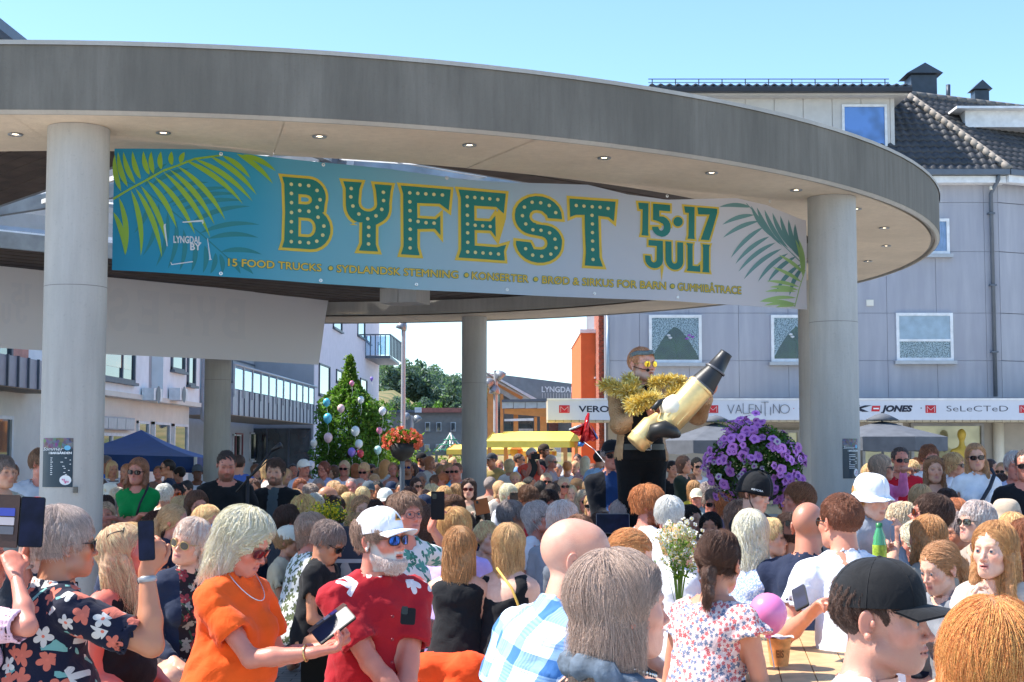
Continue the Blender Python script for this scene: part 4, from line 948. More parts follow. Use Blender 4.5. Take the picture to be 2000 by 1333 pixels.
DOT={'B':[(.19,.9),(.19,.77),(.19,.64),(.19,.5),(.19,.37),(.19,.23),(.19,.09),(.37,.9),(.55,.9),(.72,.84),(.78,.71),(.72,.60),(.55,.535),(.36,.535),(.74,.46),(.86,.34),(.84,.21),(.72,.12),(.55,.09),(.37,.09)],
'Y':[(.16,.9),(.15,.78),(.19,.65),(.31,.54),(.49,.48),(.66,.53),(.78,.63),(.82,.76),(.82,.88),(.51,.36),(.51,.24),(.51,.12)],
'F':[(.18,.9),(.34,.9),(.5,.9),(.66,.9),(.83,.9),(.18,.77),(.18,.64),(.18,.5),(.18,.37),(.18,.23),(.18,.1),(.34,.49),(.5,.48),(.66,.48)],
'E':[(.18,.9),(.34,.9),(.5,.9),(.66,.9),(.83,.9),(.18,.77),(.18,.63),(.18,.5),(.18,.37),(.18,.23),(.18,.09),(.34,.49),(.5,.49),(.66,.49),(.34,.09),(.5,.09),(.66,.09),(.83,.09)],
'S':[(.2,.82),(.36,.9),(.54,.9),(.72,.87),(.86,.77),(.16,.69),(.23,.57),(.38,.49),(.55,.49),(.73,.46),(.84,.37),(.86,.24),(.75,.14),(.56,.10),(.37,.11),(.22,.2)],
'T':[(.15,.9),(.32,.9),(.5,.9),(.67,.9),(.84,.89),(.5,.77),(.51,.64),(.51,.51),(.51,.38),(.51,.25),(.51,.1)]}
def top_y(x): return 345+.0765*(x-549.5)
def bot_y(x): return 483.5+.0605*(x-549.5)
def letter(ch,x0,x1,yt,yb,st,sb,off=.04,name='letter',dots=True,mb=None,mirror=False):
    asp=(x1-x0)/(yb-yt); sp=[[((1-x if mirror else x)*asp,y) for x,y in q] for q in GL[ch]]
    fn=lambda o_:(lambda g_:(lambda x,y:g_(x/asp,y)))(boxmap(x0,x1,yt,st,yb,sb,o_))
    m=MB(); place(splines_mesh(sp,off),fn(.0065),m,0,.12); place(splines_mesh(sp,0),fn(.0095),m,1,.12)
    if dots and ch in DOT:
        for x,y in DOT[ch]:
            q=[(x*asp+.026*math.cos(t),y+.026*math.sin(t)) for t in (2*PI*k/10 for k in range(10))]; place((q,[tuple(range(10))]),fn(.0125),m,2)
    m.build(name,[i_yel,i_green,i_dot],BAN)
for ch,x0,x1 in (('B',551,646),('Y',670,765),('F',782,878),('E',893,988),('S',1006,1098),('T',1112,1201)):
    letter(ch,x0,x1,top_y(x0),bot_y(x0),.0765,.0605)
for ch,x0,x1 in (('1',1243,1264),('5',1270,1308),('1',1334,1356),('7',1360,1399)): letter(ch,x0,x1,397+.075*(x0-1243),460+.07*(x0-1243),.075,.07,.06,dots=False)
for ch,x0,x1 in (('J',1257,1292),('U',1297,1333),('L',1339,1367),('I',1371,1386)): letter(ch,x0,x1,469+.075*(x0-1257),524+.07*(x0-1257),.075,.07,.06,dots=False)
m=MB()
for r_,o_,i_ in ((12.5,.0065,0),(9.5,.0095,1)): place(([(1322+r_*math.cos(2*PI*k/16),434+r_*math.sin(2*PI*k/16)) for k in range(16)],[tuple(range(16))]),pl(o_),m,i_)
m.build('dot_mark',[i_yel,i_green],BAN)
def smalltext(txt,x0,x1,ybase,slope,h,mats=(i_green,i_yel),offs=(.06,.020),name='small_lettering',sp=None):
    m=MB(); v,f=text_mesh(txt,0); a,b=min(p[0] for p in v),max(p[0] for p in v); hh=max(p[1] for p in text_mesh('E',0)[0]); k=(x1-x0)/(b-a); z_=0
    for i,of in enumerate(offs):
        for dx,dy in ([(of*math.cos(t),of*math.sin(t)) for t in (2*PI*j/8 for j in range(8))] if i==0 else [(-of,0),(of,0),(0,of),(0,-of)]):
            fn=lambda x,y,o_=.0055+.00022*z_:LI@SH.px(x0+(x+dx-a)*k,ybase+slope*((x-a)*k)-(y+dy)/hh*h,o_); z_+=1
            place((v,f),fn,m,i,.5)
    m.build(name,list(mats),BAN)
bl=lambda x:520+.0545*(x-445)
for t,a,b in (('15 FOOD TRUCKS',445,629),('SYDLANDSK STEMNING',659,893),('KONSERTER',920,1033),('BRØD & SIRKUS FOR BARN',1060,1297),('GUMMIBÅTRACE',1321,1447)): smalltext(t,a,b,bl(a),.0545,14)
m=MB()
for x in (647,909,1047,1310):
    for r_,o_,i_ in ((5.6,.0065,0),(4.2,.0095,1)): place(([(x+r_*math.cos(2*PI*k/12),bl(x)-7+r_*math.sin(2*PI*k/12)) for k in range(12)],[tuple(range(12))]),pl(o_),m,i_)
tag(m.build('bullet_mark',[i_green,i_yel],BAN),kind='stuff')
for t,a,b,y,h in (('LYNGDAL',338,392,475,13),('BY',371,391,489,13)): smalltext(t,a,b,y,.02,h,(i_white,i_white),(.02,.03),'town_lettering')
m=MB()
for q in (((319,439),(323,438),(322,442),(326,482),(324,482),(318,444)),((355,434),(396,430),(397,437),(394,438),(394,434),(356,436)),((405,466),(411,506),(413,508),(407,509),(408,505),(404,467)),((332,513),(334,517),(375,511),(376,513),(333,519),(331,513))):
    place((list(q),[tuple(range(len(q)))]),pl(.0095),m,0)
tag(m.build('bracket_mark',i_white,BAN),kind='stuff')
def leafshape(bx,by,tx,ty,w_,bend=.12,n=9):
    d=Vector((tx-bx,ty-by)); nn=Vector((-d.y,d.x)).normalized(); L=d.length; A=[];Bq=[]
    for i in range(n+1):
        t=i/n; c=Vector((bx,by))+d*t+nn*(bend*L*4*t*(1-t)*.5); ww=w_*(math.sin(PI*min(t*1.0,1))**.7)*(1-.35*t)
        A.append(c+nn*ww/2); Bq.append(c-nn*ww/2)
    pts=A+Bq[::-1][1:-1] if True else A
    return [(p.x,p.y) for p in pts]
def frond(rib,leaves,scale,ox,oy,w_,mat,off,bend,name,lim=None,ribw=5):
    m=MB(); cv=lambda x,y:(ox+x/scale,oy+y/scale)
    rp=[cv(*p) for p in rib]
    for a,b in zip(rp[:-1],rp[1:]):
        d=(Vector(b)-Vector(a)).normalized(); nn=Vector((-d.y,d.x))*ribw/2; place(([(a[0]+nn.x,a[1]+nn.y),(b[0]+nn.x*.8,b[1]+nn.y*.8),(b[0]-nn.x*.8,b[1]-nn.y*.8),(a[0]-nn.x,a[1]-nn.y)],[(0,1,2,3)]),pl(off),m)
    for i,(a,b,c,d) in enumerate(leaves):
        p,q=cv(a,b),cv(c,d); s_=leafshape(*p,*q,w_,bend*(1 if not callable(bend) else 1)); n=9
        # quads along the leaf
        A=s_[:n+1]; Bq=[s_[0]]+s_[n+1:][::-1]+[s_[n]]
        vs=A+Bq; place((vs,[(j,j+1,n+2+j,n+1+j) for j in range(n)]),pl(off+.0006*(i%3)),m)
    m.build(name,mat,BAN)
lowz=1.0
frond([(100,330),(330,400),(600,600),(900,830),(1200,1100)],[(390,400,600,190),(450,400,810,240),(560,480,980,370),(600,570,1190,420),(640,590,1260,480),(700,640,1310,540),(800,760,1370,590),(900,840,1460,760),(980,890,1450,880),(1100,1010,1480,1035),(450,480,290,840),(520,560,370,1050),(600,640,490,1150),(680,720,600,1170),(750,800,710,1190),(850,900,820,1200),(950,950,930,1210),(1050,1020,1000,1215),(1090,1030,1110,1215),(1150,1060,1280,1215),(1200,1100,1400,1220)],4.76,200,280,11.5,i_teal,.003,-.16,'palm_print',ribw=2.5)
frond([(100,520),(250,430),(400,350),(560,260),(700,210),(850,150),(1110,115)],[(150,505,210,1045),(100,640,205,1040),(260,440,350,1050),(300,420,545,1065),(350,400,600,970),(410,350,685,790),(470,310,860,850),(560,270,1000,880),(620,250,1040,760),(690,215,1140,720),(760,160,1300,570),(850,150,1390,545),(1000,130,1430,485),(1110,120,1370,330),(1240,100,1585,380),(1300,110,1615,260),
  (170,450,110,110),(230,410,140,85),(300,380,190,85),(350,340,275,80),(430,300,375,80),(470,290,450,80),(540,250,540,80),(640,210,640,80),(720,190,760,85)],4.76,200,280,12.5,i_lime,.0055,-.13,'palm_print',ribw=4.5)
frond([(1530,325),(1600,400),(1700,530),(1820,650),(1905,735)],[(1560,350,1345,350),(1580,400,1365,465),(1610,440,1370,550),(1640,480,1425,680),(1680,540,1455,720),(1720,580,1475,770),(1760,620,1510,820),(1800,650,1605,835),(1850,670,1670,840),(1880,720,1720,910),(1895,735,1810,925),(1560,340,1720,560),(1600,350,1760,600),(1650,365,1800,620),(1700,385,1840,640),(1750,405,1870,680),(1800,430,1885,700),(1840,460,1890,690)],3.333,1000,300,10,i_pale,.005,.13,'palm_print',ribw=1.6)
frond([(1905,760),(1870,880),(1840,1000)],[(1895,780,1740,660),(1885,840,1700,740),(1870,870,1660,830),(1865,890,1680,870),(1850,900,1650,900),(1850,940,1620,960),(1840,980,1610,965),(1890,800,1840,560),(1895,790,1860,560),(1850,980,1640,990),(1845,990,1720,1000)],3.333,1000,300,8,i_lime2,.0075,.10,'palm_print',ribw=1.8)
m=MB()
for px,py in ((430,302),(632,322),(870,349),(1300,384),(1505,393),(1572,600),(1320,582),(1160,574),(990,566),(812,556),(627,548),(430,535)):
    c=LI@SH.px(px,py,.012); m.lathe([(.014,0),(.011,.003),(.006,.002)],12,tuple(c),0,Matrix.Rotation(R(90),3,'X'))
tag(m.build('eyelet_row',M('eyelet_metal',(.75,.75,.75),.3,.8),BAN),kind='stuff')
# rear banner, seen from behind
r0=W(-60,600,18.8); r1=W(640,600,24.2); SH2=Sheet((r0.x,r0.y,0),(r1.x,r1.y,0),.01); LI2=loc(SH2)
BN2=empty('banner',(r0.x,r0.y,0),math.atan2(SH2.d.y,SH2.d.x),'off-white back of a long banner hung at the left of the pavilion','banner')
T2=[SH2.uz(*p) for p in ((-60,514),(0,520),(200,541),(420,562),(640,587))]; B2=[SH2.uz(*p) for p in ((-60,674),(0,680),(200,692),(420,702),(622,713))]
m=MB(); uT,uB=T2[-1][0],B2[-1][0]
def rb(a,b):
    u=a*(uB+(uT-uB)*b); return LI2@SH2.at(u,interp(B2,u)*(1-b)+interp(T2,u)*b)
m.grid(rb,110,16); m.build('banner_cloth',ink('banner_back',(.80,.77,.76),.25),BN2)
gh=ink('ghost_lettering',(.765,.745,.745),.25)
def ghost(ch,x0,x1,yt,yb):
    asp=(x1-x0)/(yb-yt); m=MB(); sp=[[((1-x)*asp,y) for x,y in q] for q in GL[ch]]
    place(splines_mesh(sp,.0),lambda x,y:LI2@SH2.px(x0+(x1-x0)*x/asp,yb*(1-y)+yt*y+.10*((x1-x0)*x/asp),.006),m,0,.2); m.build('letter',gh,BN2)
for ch,x0,x1 in (('B',432,480),('Y',384,422),('F',330,374),('E',266,312),('S',212,250),('5',20,42),('1',46,62)): ghost(ch,x0,x1,560+.09*(x0-200)+ (8 if x0<100 else 0),645+.06*(x0-200)-(38 if x0<100 else 0))
for ch,x0,x1 in (('U',2,20),('J',30,52)): ghost(ch,x0,x1,592,632)
# ---- left buildings
FA=10.
def LY(px,a=FA): return 2900*a/(1061-px)
def LPt(px,py,a=FA): return W(px,py,LY(px,a))
def wallx(y,a=FA): return -a+.021*y
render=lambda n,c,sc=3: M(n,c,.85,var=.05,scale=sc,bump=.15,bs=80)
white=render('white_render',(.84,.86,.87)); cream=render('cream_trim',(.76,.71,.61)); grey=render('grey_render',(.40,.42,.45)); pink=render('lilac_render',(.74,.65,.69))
panelm=M('zinc_panel',(.33,.34,.38),.5,.2,.08); frm=M('dark_window_frame',(.10,.12,.15),.5)
lb=empty('building',(wallx(35),35,0),0,'white rendered block with shops below and grey slatted balconies, left of the square','building')
def inL(o_,root): 
    o_.parent=root; o_.matrix_parent_inverse=Matrix.Translation(-root.location); return o_
def P_(mb,name,mat,root): return inL(mb.build(name,mat),root)
def slab(y0,y1,z0,z1,out,th=.1,a=FA):
    """box hugging the facade line, standing `out` proud of it"""
    mb=MB(); q=[Vector((wallx(y0,a)+out,y0,z0)),Vector((wallx(y1,a)+out,y1,z0)),Vector((wallx(y1,a)+out-th,y1,z0)),Vector((wallx(y0,a)+out-th,y0,z0))]
    mb.add(q+[v+Vector((0,0,z1-z0)) for v in q],[(0,1,2,3),(4,7,6,5),(0,4,5,1),(1,5,6,2),(2,6,7,3),(3,7,4,0)]); return mb
def zof(px,py,a=FA): return LPt(px,py,a).z
P_(slab(18,LY(290),2.95,9.2,0,9),'wall',white,lb); P_(slab(18,LY(288),0,2.94,-.25,9),'ground_floor_wall',cream,lb)
P_(slab(LY(290),LY(318),2.95,9.2,-.30,8),'recessed_wall',grey,lb); P_(slab(LY(318),LY(390),2.95,9.2,.0,9),'wall',white,lb)
P_(slab(LY(290),LY(390),0,2.94,-.3,8),'ground_floor_wall',cream,lb); P_(slab(18,LY(392),2.90,3.02,.06,.3),'string_course',cream,lb)
P_(slab(18,LY(392),9.2,9.4,.25,9.5),'roof_edge',dsteel,lb)
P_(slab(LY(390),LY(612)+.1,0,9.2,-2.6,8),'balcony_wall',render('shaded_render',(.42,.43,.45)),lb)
def window(px1,px2,pt,pb,root,out=.03,a=FA,frame=frm,glass=winglass,mull=(),fw=.07):
    y0,y1=LY(px1,a),LY(px2,a); zt,zb=zof(px1,pt,a),zof(px1,pb,a)
    w_=P_(slab(y0+fw,y1-fw,zb+fw,zt-fw,out-.015,.03,a),'pane',glass,root)
    fr=MB()
    for s_ in (slab(y0,y0+fw*1.3,zb,zt,out+.03,.1,a),slab(y1-fw*1.3,y1,zb,zt,out+.03,.1,a),slab(y0,y1,zb,zb+fw,out+.028,.1,a),slab(y0,y1,zt-fw,zt,out+.028,.1,a)): fr.add(s_.v,s_.f)
    for t in mull: s_=slab(y0+(y1-y0)*t-.04,y0+(y1-y0)*t+.04,zb,zt,out+.026,.1,a); fr.add(s_.v,s_.f)
    f=P_(fr,'window_frame',frame,root); s_=P_(slab(y0-.05,y1+.05,zb-.07,zb-.003,out+.10,.16,a),'sill',frame,root); return w_
orr=darkglass('painted_brick_reflection',(.16,.05,.02))  # glass tinted orange: a painted reflection of brick
window(150,260,640,731,lb,mull=(.75,)); 
P_(slab(LY(196),LY(253),zof(253,723),zof(253,690),.035,.02),'pane',orr,lb)  # extra sheet over the glass, carries the painted brick reflection
window(332,358,660,722,lb); window(364,379,660,752,lb); window(-60,18,640,705,lb)
P_(slab(LY(22),LY(52),zof(30,712),zof(30,640),.02,.03),'pink_wall_panel',M('salmon_paint',(.62,.30,.24),.8),lb)
whf=M('white_window_frame',(.72,.72,.70),.5)
for a_,b_,t_,bb in ((287,309,822,880),(318,349,824,885),(356,383,828,885),(206,268,845,900),(-60,48,806,905)): window(a_,b_,t_,bb,lb,out=-.22,frame=whf,mull=(.5,) if b_-a_>50 else ())
P_(slab(LY(203),LY(272),zof(203,838),zof(203,812),-.10,.05),'shop_sign_board',panelm,lb)
for k in range(4): P_(slab(LY(203+17*k+.5),LY(203+17*k+16.5),zof(203,836),zof(203,815),-.085,.02),'sign_panel',lmetal,lb)
for a_,b_ in ((274,291),(327,342)):
    y0,y1=LY(a_),LY(b_); mb=slab(y0,y1,zof(a_,782),zof(a_,758),.34,.30); u=P_(mb,'air_unit',M('white_plastic',(.72,.73,.74),.4),lb)
    mb=MB(); c=Vector((wallx((y0+y1)/2)+.345,(y0+y1)/2,zof(a_,770))); mb.lathe([(.0001,0),(.22,.004)],18,tuple(c),0,Matrix.Rotation(R(90),3,'Y')); P_(mb,'fan_grille',dsteel,lb)
mb=MB(); yy=LY(391); mb.tube([(wallx(yy)+.1,yy,9.1),(wallx(yy)+.1,yy,zof(391,820)),(wallx(yy)+.5,yy-.6,zof(391,826)-.1)],.08,10); P_(mb,'drainpipe',lmetal,lb)
# balconies: seamed metal panels, each its own
def balcony(pa,pb,zb,zt,root,n,out=1.0,frontcap=True):
    y0,y1=LY(pa),LY(pb)
    P_(slab(y0,y1,zb-.12,zb,out,out+2.3),'balcony_floor',M('timber_soffit',(.33,.26,.19),.8),root)
    for k in range(n):
        a=y0+(y1-y0)*k/n; b=y0+(y1-y0)*(k+1)/n
        P_(slab(a+.012,b-.012,zb-.1,zt,out+.03,.04),'metal_panel',panelm,root); P_(slab(b-.02,b+.02,zb-.1,zt+.01,out+.07,.05),'seam',dsteel,root)
    mb=MB(); mb.box((wallx(y0)-1.6,y0-.05,zb-.1),(wallx(y0)+out,y0-.01,zt)); P_(mb,'side_panel',panelm,root)
    return y0,y1
balcony(-70,74,zof(30,752),zof(30,706),lb,7,.5)
zb_,zt_=zof(461,806),zof(461,763); y0,y1=balcony(446,611,zb_,zt_,lb,20,.12)
zr=zof(455,714)
for k in range(12):
    y=y0+(y1-y0)*k/11.5
    P_(slab(y,y+.06,zt_-.25,zr,.20,.06),'baluster',lmetal,lb)
    if k<11: P_(slab(y+.1,y+(y1-y0)/11.5-.05,zt_+.02,zr-.12,.17,.02),'glass_panel',glassm('balcony_glass',(.75,.9,1),.5),lb)
mb=MB(); mb.tube([(wallx(y0)+.17,y0,zr),(wallx(y1)+.17,y1,zr)],.045,8); P_(mb,'handrail',lmetal,lb)
for a_,b_,t_,bb in ((452,520,700,745),): window(a_,b_,t_,bb,lb,out=.0,a=FA+2.6)
window(455,470,848,900,lb,a=FA+2.6,frame=whf); window(488,510,845,900,lb,a=FA+2.6,frame=whf); window(460,474,846,900,lb,a=FA+2.6,frame=M('red_door',(.30,.12,.12),.6))
# penthouse seen above the rim
mb=MB(); p=W(192,94,26); mb.box((-22,26,8.4),(p.x,27.0,p.z)); P_(mb,'roof_storey',grey,lb); mb=MB(); mb.box((-22,25.9,p.z),(p.x+.1,27.1,p.z+.06)); P_(mb,'roof_capping',M('blue_grey_metal',(.25,.32,.40),.4,.5),lb)
# pink block
yb0,yb1=LY(612),LY(740); lp=empty('building',(wallx(yb0),yb0,0),0,'tall lilac rendered block behind the balconies with narrow windows and a glass balcony','building')
mb=MB(); x0=wallx(yb0); x1_=wallx(yb1)
q=[Vector((x0,yb0+.3,0)),Vector((x1_,yb1,0)),Vector((x1_-16,yb1,0)),Vector((x0-16,yb0+.3,0))]
mb.add(q+[v+Vector((0,0,17)) for v in q],[(0,1,2,3),(4,7,6,5),(0,4,5,1),(1,5,6,2),(2,6,7,3),(3,7,4,0)]); P_(mb,'wall',pink,lp)
mb=MB(); mb.box((x0-16,yb0+.2,0),(x0-.02,yb0+.29,17)); P_(mb,'end_wall',grey,lp)
for a_,b_,t_,bb in ((622,643,709,771),(656,668,721,746),(697,711,600,655),(649,666,600,640),(703,716,738,790),(640,665,500,560)): window(a_,b_,t_,bb,lp)
mb=MB(); mb.box((x0-3,yb0+.12,.0),(x0-.1,yb0+.19,2.6)); P_(mb,'shop_window',winglass,lp)
for k in range(4): mb=MB(); mb.box((x0-3+k*.95,yb0+.05,0),(x0-2.92+k*.95,yb0+.118,2.6)); P_(mb,'mullion',frm,lp)
ya,yc=LY(713),LY(739); zb_=zof(713,695); 
mb=MB(); mb.box((wallx(ya),ya,zb_-.15),(wallx(ya)+1.4,yc,zb_)); P_(mb,'balcony_floor',dsteel,lp)
for k in range(9):
    t=k/8; y=ya+(yc-ya)*t; mb=MB(); mb.bar((wallx(y)+1.4,y,zb_),(wallx(y)+1.4,y,zb_+1.15),.07); P_(mb,'baluster',dsteel,lp)
for k in range(5): mb=MB(); mb.bar((wallx(ya)+.28*k,ya,zb_),(wallx(ya)+.28*k,ya,zb_+1.15),.05); P_(mb,'baluster',dsteel,lp)
mb=MB(); mb.bar((wallx(ya),ya,zb_+1.18),(wallx(ya)+1.4,ya,zb_+1.18),.07); mb.bar((wallx(ya)+1.4,ya,zb_+1.18),(wallx(yc)+1.4,yc,zb_+1.18),.07); P_(mb,'handrail',dsteel,lp)
mb=MB(); mb.box((wallx(ya)+.0,ya+.04,zb_+.05),(wallx(ya)+1.36,ya+.06,zb_+1.1)); P_(mb,'glass_panel',MATS['balcony_glass'],lp)
# ---- right building
YR=36.; fx=lambda px,Y=YR:(px-1000)/2900*Y
fz=lambda py,Y=YR:W(1500,py,Y).z
rbld=empty('building',(fx(1590),YR,0),0,'large grey clad building with dark tiled roof above the shop sign','building')
RP=lambda mb,n,m:P_(mb,n,m,rbld)
_s=NT('lavender_cladding'); _o=_s.obj(); _a=_s.mix(_s.ramp(_s.noise(_s.mp(_o,(1,1,.12)),5,5),[(.4,0.),(.7,1.)]),(.36,.36,.405),(.43,.43,.465)); _a=_s.mix(_s.ramp(_s.noise(_o,.8,5),[(.45,0.),(.75,.5)]),_a,(.33,.325,.35)); _s.col(_a); _s.set(Roughness=.8); _s.bump(_s.noise(_o,60,3),.2,.004); clad=_s.m; wframe=M('white_painted_frame',(.78,.78,.78),.45)
XL,XC=fx(1183),fx(1958)
mb=MB(); mb.box((XL,YR+.04,0),(XC-.03,YR+9,8.5)); RP(mb,'wall',M('wall_core',(.22,.22,.25),.9))
rows=[fz(778),fz(705),fz(612),fz(492),fz(396),fz(350)]; colw=1.205
xs=[XL]+[fx(1250)+colw*k for k in range(0,8)]; xs=[x for x in xs if x<XC-.3]+[XC]
for r_ in range(5):
    off=(r_%2)*.0
    for a,b in zip(xs[:-1],xs[1:]):
        mb=MB(); mb.box((a+.004,YR,rows[r_]+.004),(b-.004,YR+.03,rows[r_+1]-.004)); RP(mb,'cladding_panel',clad)
# angled return beyond the corner
dA=Vector((math.cos(R(24)),math.sin(R(24)),0)); 
for r_ in range(5):
    for k in range(4):
        mb=MB(); a=Vector((XC,YR,0))+dA*(k*1.2+.01); b=Vector((XC,YR,0))+dA*((k+1)*1.2-.01); n_=Vector((-dA.y,dA.x,0))*.03
        q=[a,b,b+n_,a+n_]; mb.add([v+Vector((0,0,rows[r_]+.009)) for v in q]+[v+Vector((0,0,rows[r_+1]-.009)) for v in q],[(0,3,2,1),(4,5,6,7),(0,1,5,4),(1,2,6,5),(2,3,7,6),(3,0,4,7)]); RP(mb,'cladding_panel',clad)
mb=MB(); q=[Vector((XC,YR+.04,0)),Vector((XC,YR+.04,0))+dA*8,Vector((XC+7,YR+12,0)),Vector((XC,YR+9,0))]; mb.add(q+[v+Vector((0,0,8.4)) for v in q],[(0,3,2,1),(4,5,6,7),(0,1,5,4),(1,2,6,5),(2,3,7,6),(3,0,4,7)]); RP(mb,'return_wall',MATS['wall_core'])
lace=NT('lace_curtain'); o=lace.obj(); out=[n for n in lace.t.nodes if n.type=='OUTPUT_MATERIAL'][0]; vo=lace.n('TexVoronoi'); vo.inputs['Scale'].default_value=42; lace.l(o,vo.inputs['Vector'])
lace.col((.55,.58,.60)); tr=lace.n('BsdfTransparent'); mx=lace.n('MixShader'); lace.l(lace.ramp(vo.outputs['Distance'],[(.25,.1),(.6,.9)]),mx.inputs[0]); lace.l(tr.outputs[0],mx.inputs[1]); lace.l(lace.b.outputs[0],mx.inputs[2]); lace.l(mx.outputs[0],out.inputs['Surface'])
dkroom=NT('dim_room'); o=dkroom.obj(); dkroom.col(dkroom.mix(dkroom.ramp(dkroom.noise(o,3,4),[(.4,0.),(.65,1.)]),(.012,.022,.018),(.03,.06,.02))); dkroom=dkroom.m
def rwin(x0,x1,yt,yb,kind,Y=YR):
    a,b,zt,zb=fx(x0,Y),fx(x1,Y),fz(yt,Y),fz(yb,Y); f=MB(); w_=.07; F=Y-.07
    for lo,hi in (((a,F,zb),(a+w_,Y-.005,zt)),((b-w_,F,zb),(b,Y-.005,zt)),((a+w_,F,zt-w_),(b-w_,Y-.005,zt)),((a+w_,F,zb),(b-w_,Y-.005,zb+w_))): f.box(lo,hi)
    RP(f,'window_frame',wframe); f=MB(); f.box((a-.06,F-.08,zb-.09),(b+.06,Y-.002,zb-.004)); RP(f,'sill',lmetal)
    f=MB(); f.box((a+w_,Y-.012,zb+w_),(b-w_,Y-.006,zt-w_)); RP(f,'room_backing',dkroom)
    f=MB(); f.box((a+w_,Y-.052,zb+w_),(b-w_,Y-.048,zt-w_)); RP(f,'pane',clear)
    if kind=='lace':
        A,B=a+w_,b-w_; n=26; vs=[]; 
        for i in range(n+1):
            t=i/n; x=A+(B-A)*t; dd=abs(t-.5)*2; low=zt-w_-(.20+.74*dd**1.5)*(zt-zb-2*w_)-.025*abs(math.sin(t*34)); vs+=[(x,Y-.03+.006*math.sin(t*60),zt-w_),(x,Y-.03+.006*math.sin(t*60),low)]
        m=MB(); m.add(vs,[(2*i,2*i+1,2*i+3,2*i+2) for i in range(n)]); RP(m,'lace_curtain',lace.m)
        m=MB(); m.tube([((a+b)/2+.05,Y-.03,zb+.1),((a+b)/2+.0,Y-.03,zb+.45),((a+b)/2-.12,Y-.03,zb+.68)],.008,5); RP(m,'flower_stem',M('stem_green',(.05,.12,.03)))
        for dx,dz,c in ((-.16,.66,(.7,.7,.72)),(-.12,.60,(.7,.7,.72)),(.34,.66,(.35,.10,.45)),(.42,.62,(.35,.10,.45)),(.28,.58,(.35,.10,.45))):
            m=MB(); m.lathe([(.0001,.04),(.045,.02),(.05,0),(.0001,-.03)],9,((a+b)/2+dx,Y-.03,zb+dz)); RP(m,'potted_flower',M('petal%.1f'%c[1],c,.6))
    elif kind=='blind':
        m=MB(); m.box((a+w_,Y-.036,zb+(zt-zb)*.42),(b-w_,Y-.03,zt-w_)); RP(m,'roller_blind',M('blind_cloth',(.55,.57,.60),.8))
        m=MB(); m.grid(lambda u,v:(a+w_+(b-a-2*w_)*u,Y-.03+.01*math.sin(u*70),zb+w_+(zt-zb)*.36*v),50,3); RP(m,'net_curtain',lace.m)
        m=MB(); m.box((a+w_,F,zb+(zt-zb)*.40),(b-w_,Y-.04,zb+(zt-zb)*.45)); RP(m,'transom',wframe)
    elif kind=='drape':
        for A,B in ((a+w_,a+w_+.35),(b-w_-.3,b-w_)):
            m=MB(); m.grid(lambda u,v:(A+(B-A)*u,Y-.03+.012*math.sin(u*26),zb+w_+(zt-zb-2*w_)*v),20,3); RP(m,'curtain',M('blue_white_curtain',(.38,.45,.60),.8))
rwin(1268,1371,616,709,'lace'); rwin(1507,1610,616,707,'lace'); rwin(1752,1863,612,705,'blind'); rwin(1770,1860,428,497,'drape')
mb=MB(); mb.box((fx(1695),YR-.03,fz(598)),(fx(1709),YR-.002,fz(586))); RP(mb,'air_vent',cream)
# eaves, gutter, downpipe
mb=MB(); mb.box((XL-.2,YR-.35,fz(362)),(XC+.1,YR+.02,fz(349))); RP(mb,'eaves_board',wframe)
mb=MB(); e0=Vector((XC+.1,YR-.35,0)); 
for a,b in ((Vector((XL-.2,YR-.42,fz(343))),Vector((XC+.15,YR-.42,fz(343)))),(Vector((XC+.15,YR-.42,fz(343))),Vector((XC+.15,YR-.42,fz(343)))+dA*6)): mb.bar(a,b,.16,.13)
RP(mb,'gutter',dsteel)
mb=MB(); q=Vector((XC+.1,YR-.30,fz(355))); mb.bar(q,q+dA*6,.25,.18); RP(mb,'eaves_board',wframe)
mb=MB(); xd=fx(1946); mb.tube([(xd+.05,YR-.4,fz(345)),(xd+.05,YR-.38,fz(356)),(xd-.05,YR-.1,fz(380)),(xd-.05,YR-.1,fz(775))],.05,10); RP(mb,'downpipe',dsteel)
for py in (420,560,690): mb=MB(); mb.box((xd-.13,YR-.16,fz(py)),(xd+.03,YR-.02,fz(py)+.04)); RP(mb,'pipe_bracket',dsteel)
mb=MB(); xd=fx(1187); mb.tube([(xd,YR-.1,fz(618)),(xd,YR-.1,fz(778))],.045,10); RP(mb,'downpipe',M('blue_grey_pipe',(.25,.31,.38),.4,.3),)
for py in (395,): 
    for k in range(3): mb=MB(); mb.tube([(fx(1660+140*k),YR-.2,fz(367)),(fx(1660+140*k),YR-.2,fz(374))],.04,8); RP(mb,'eaves_lamp',cream)
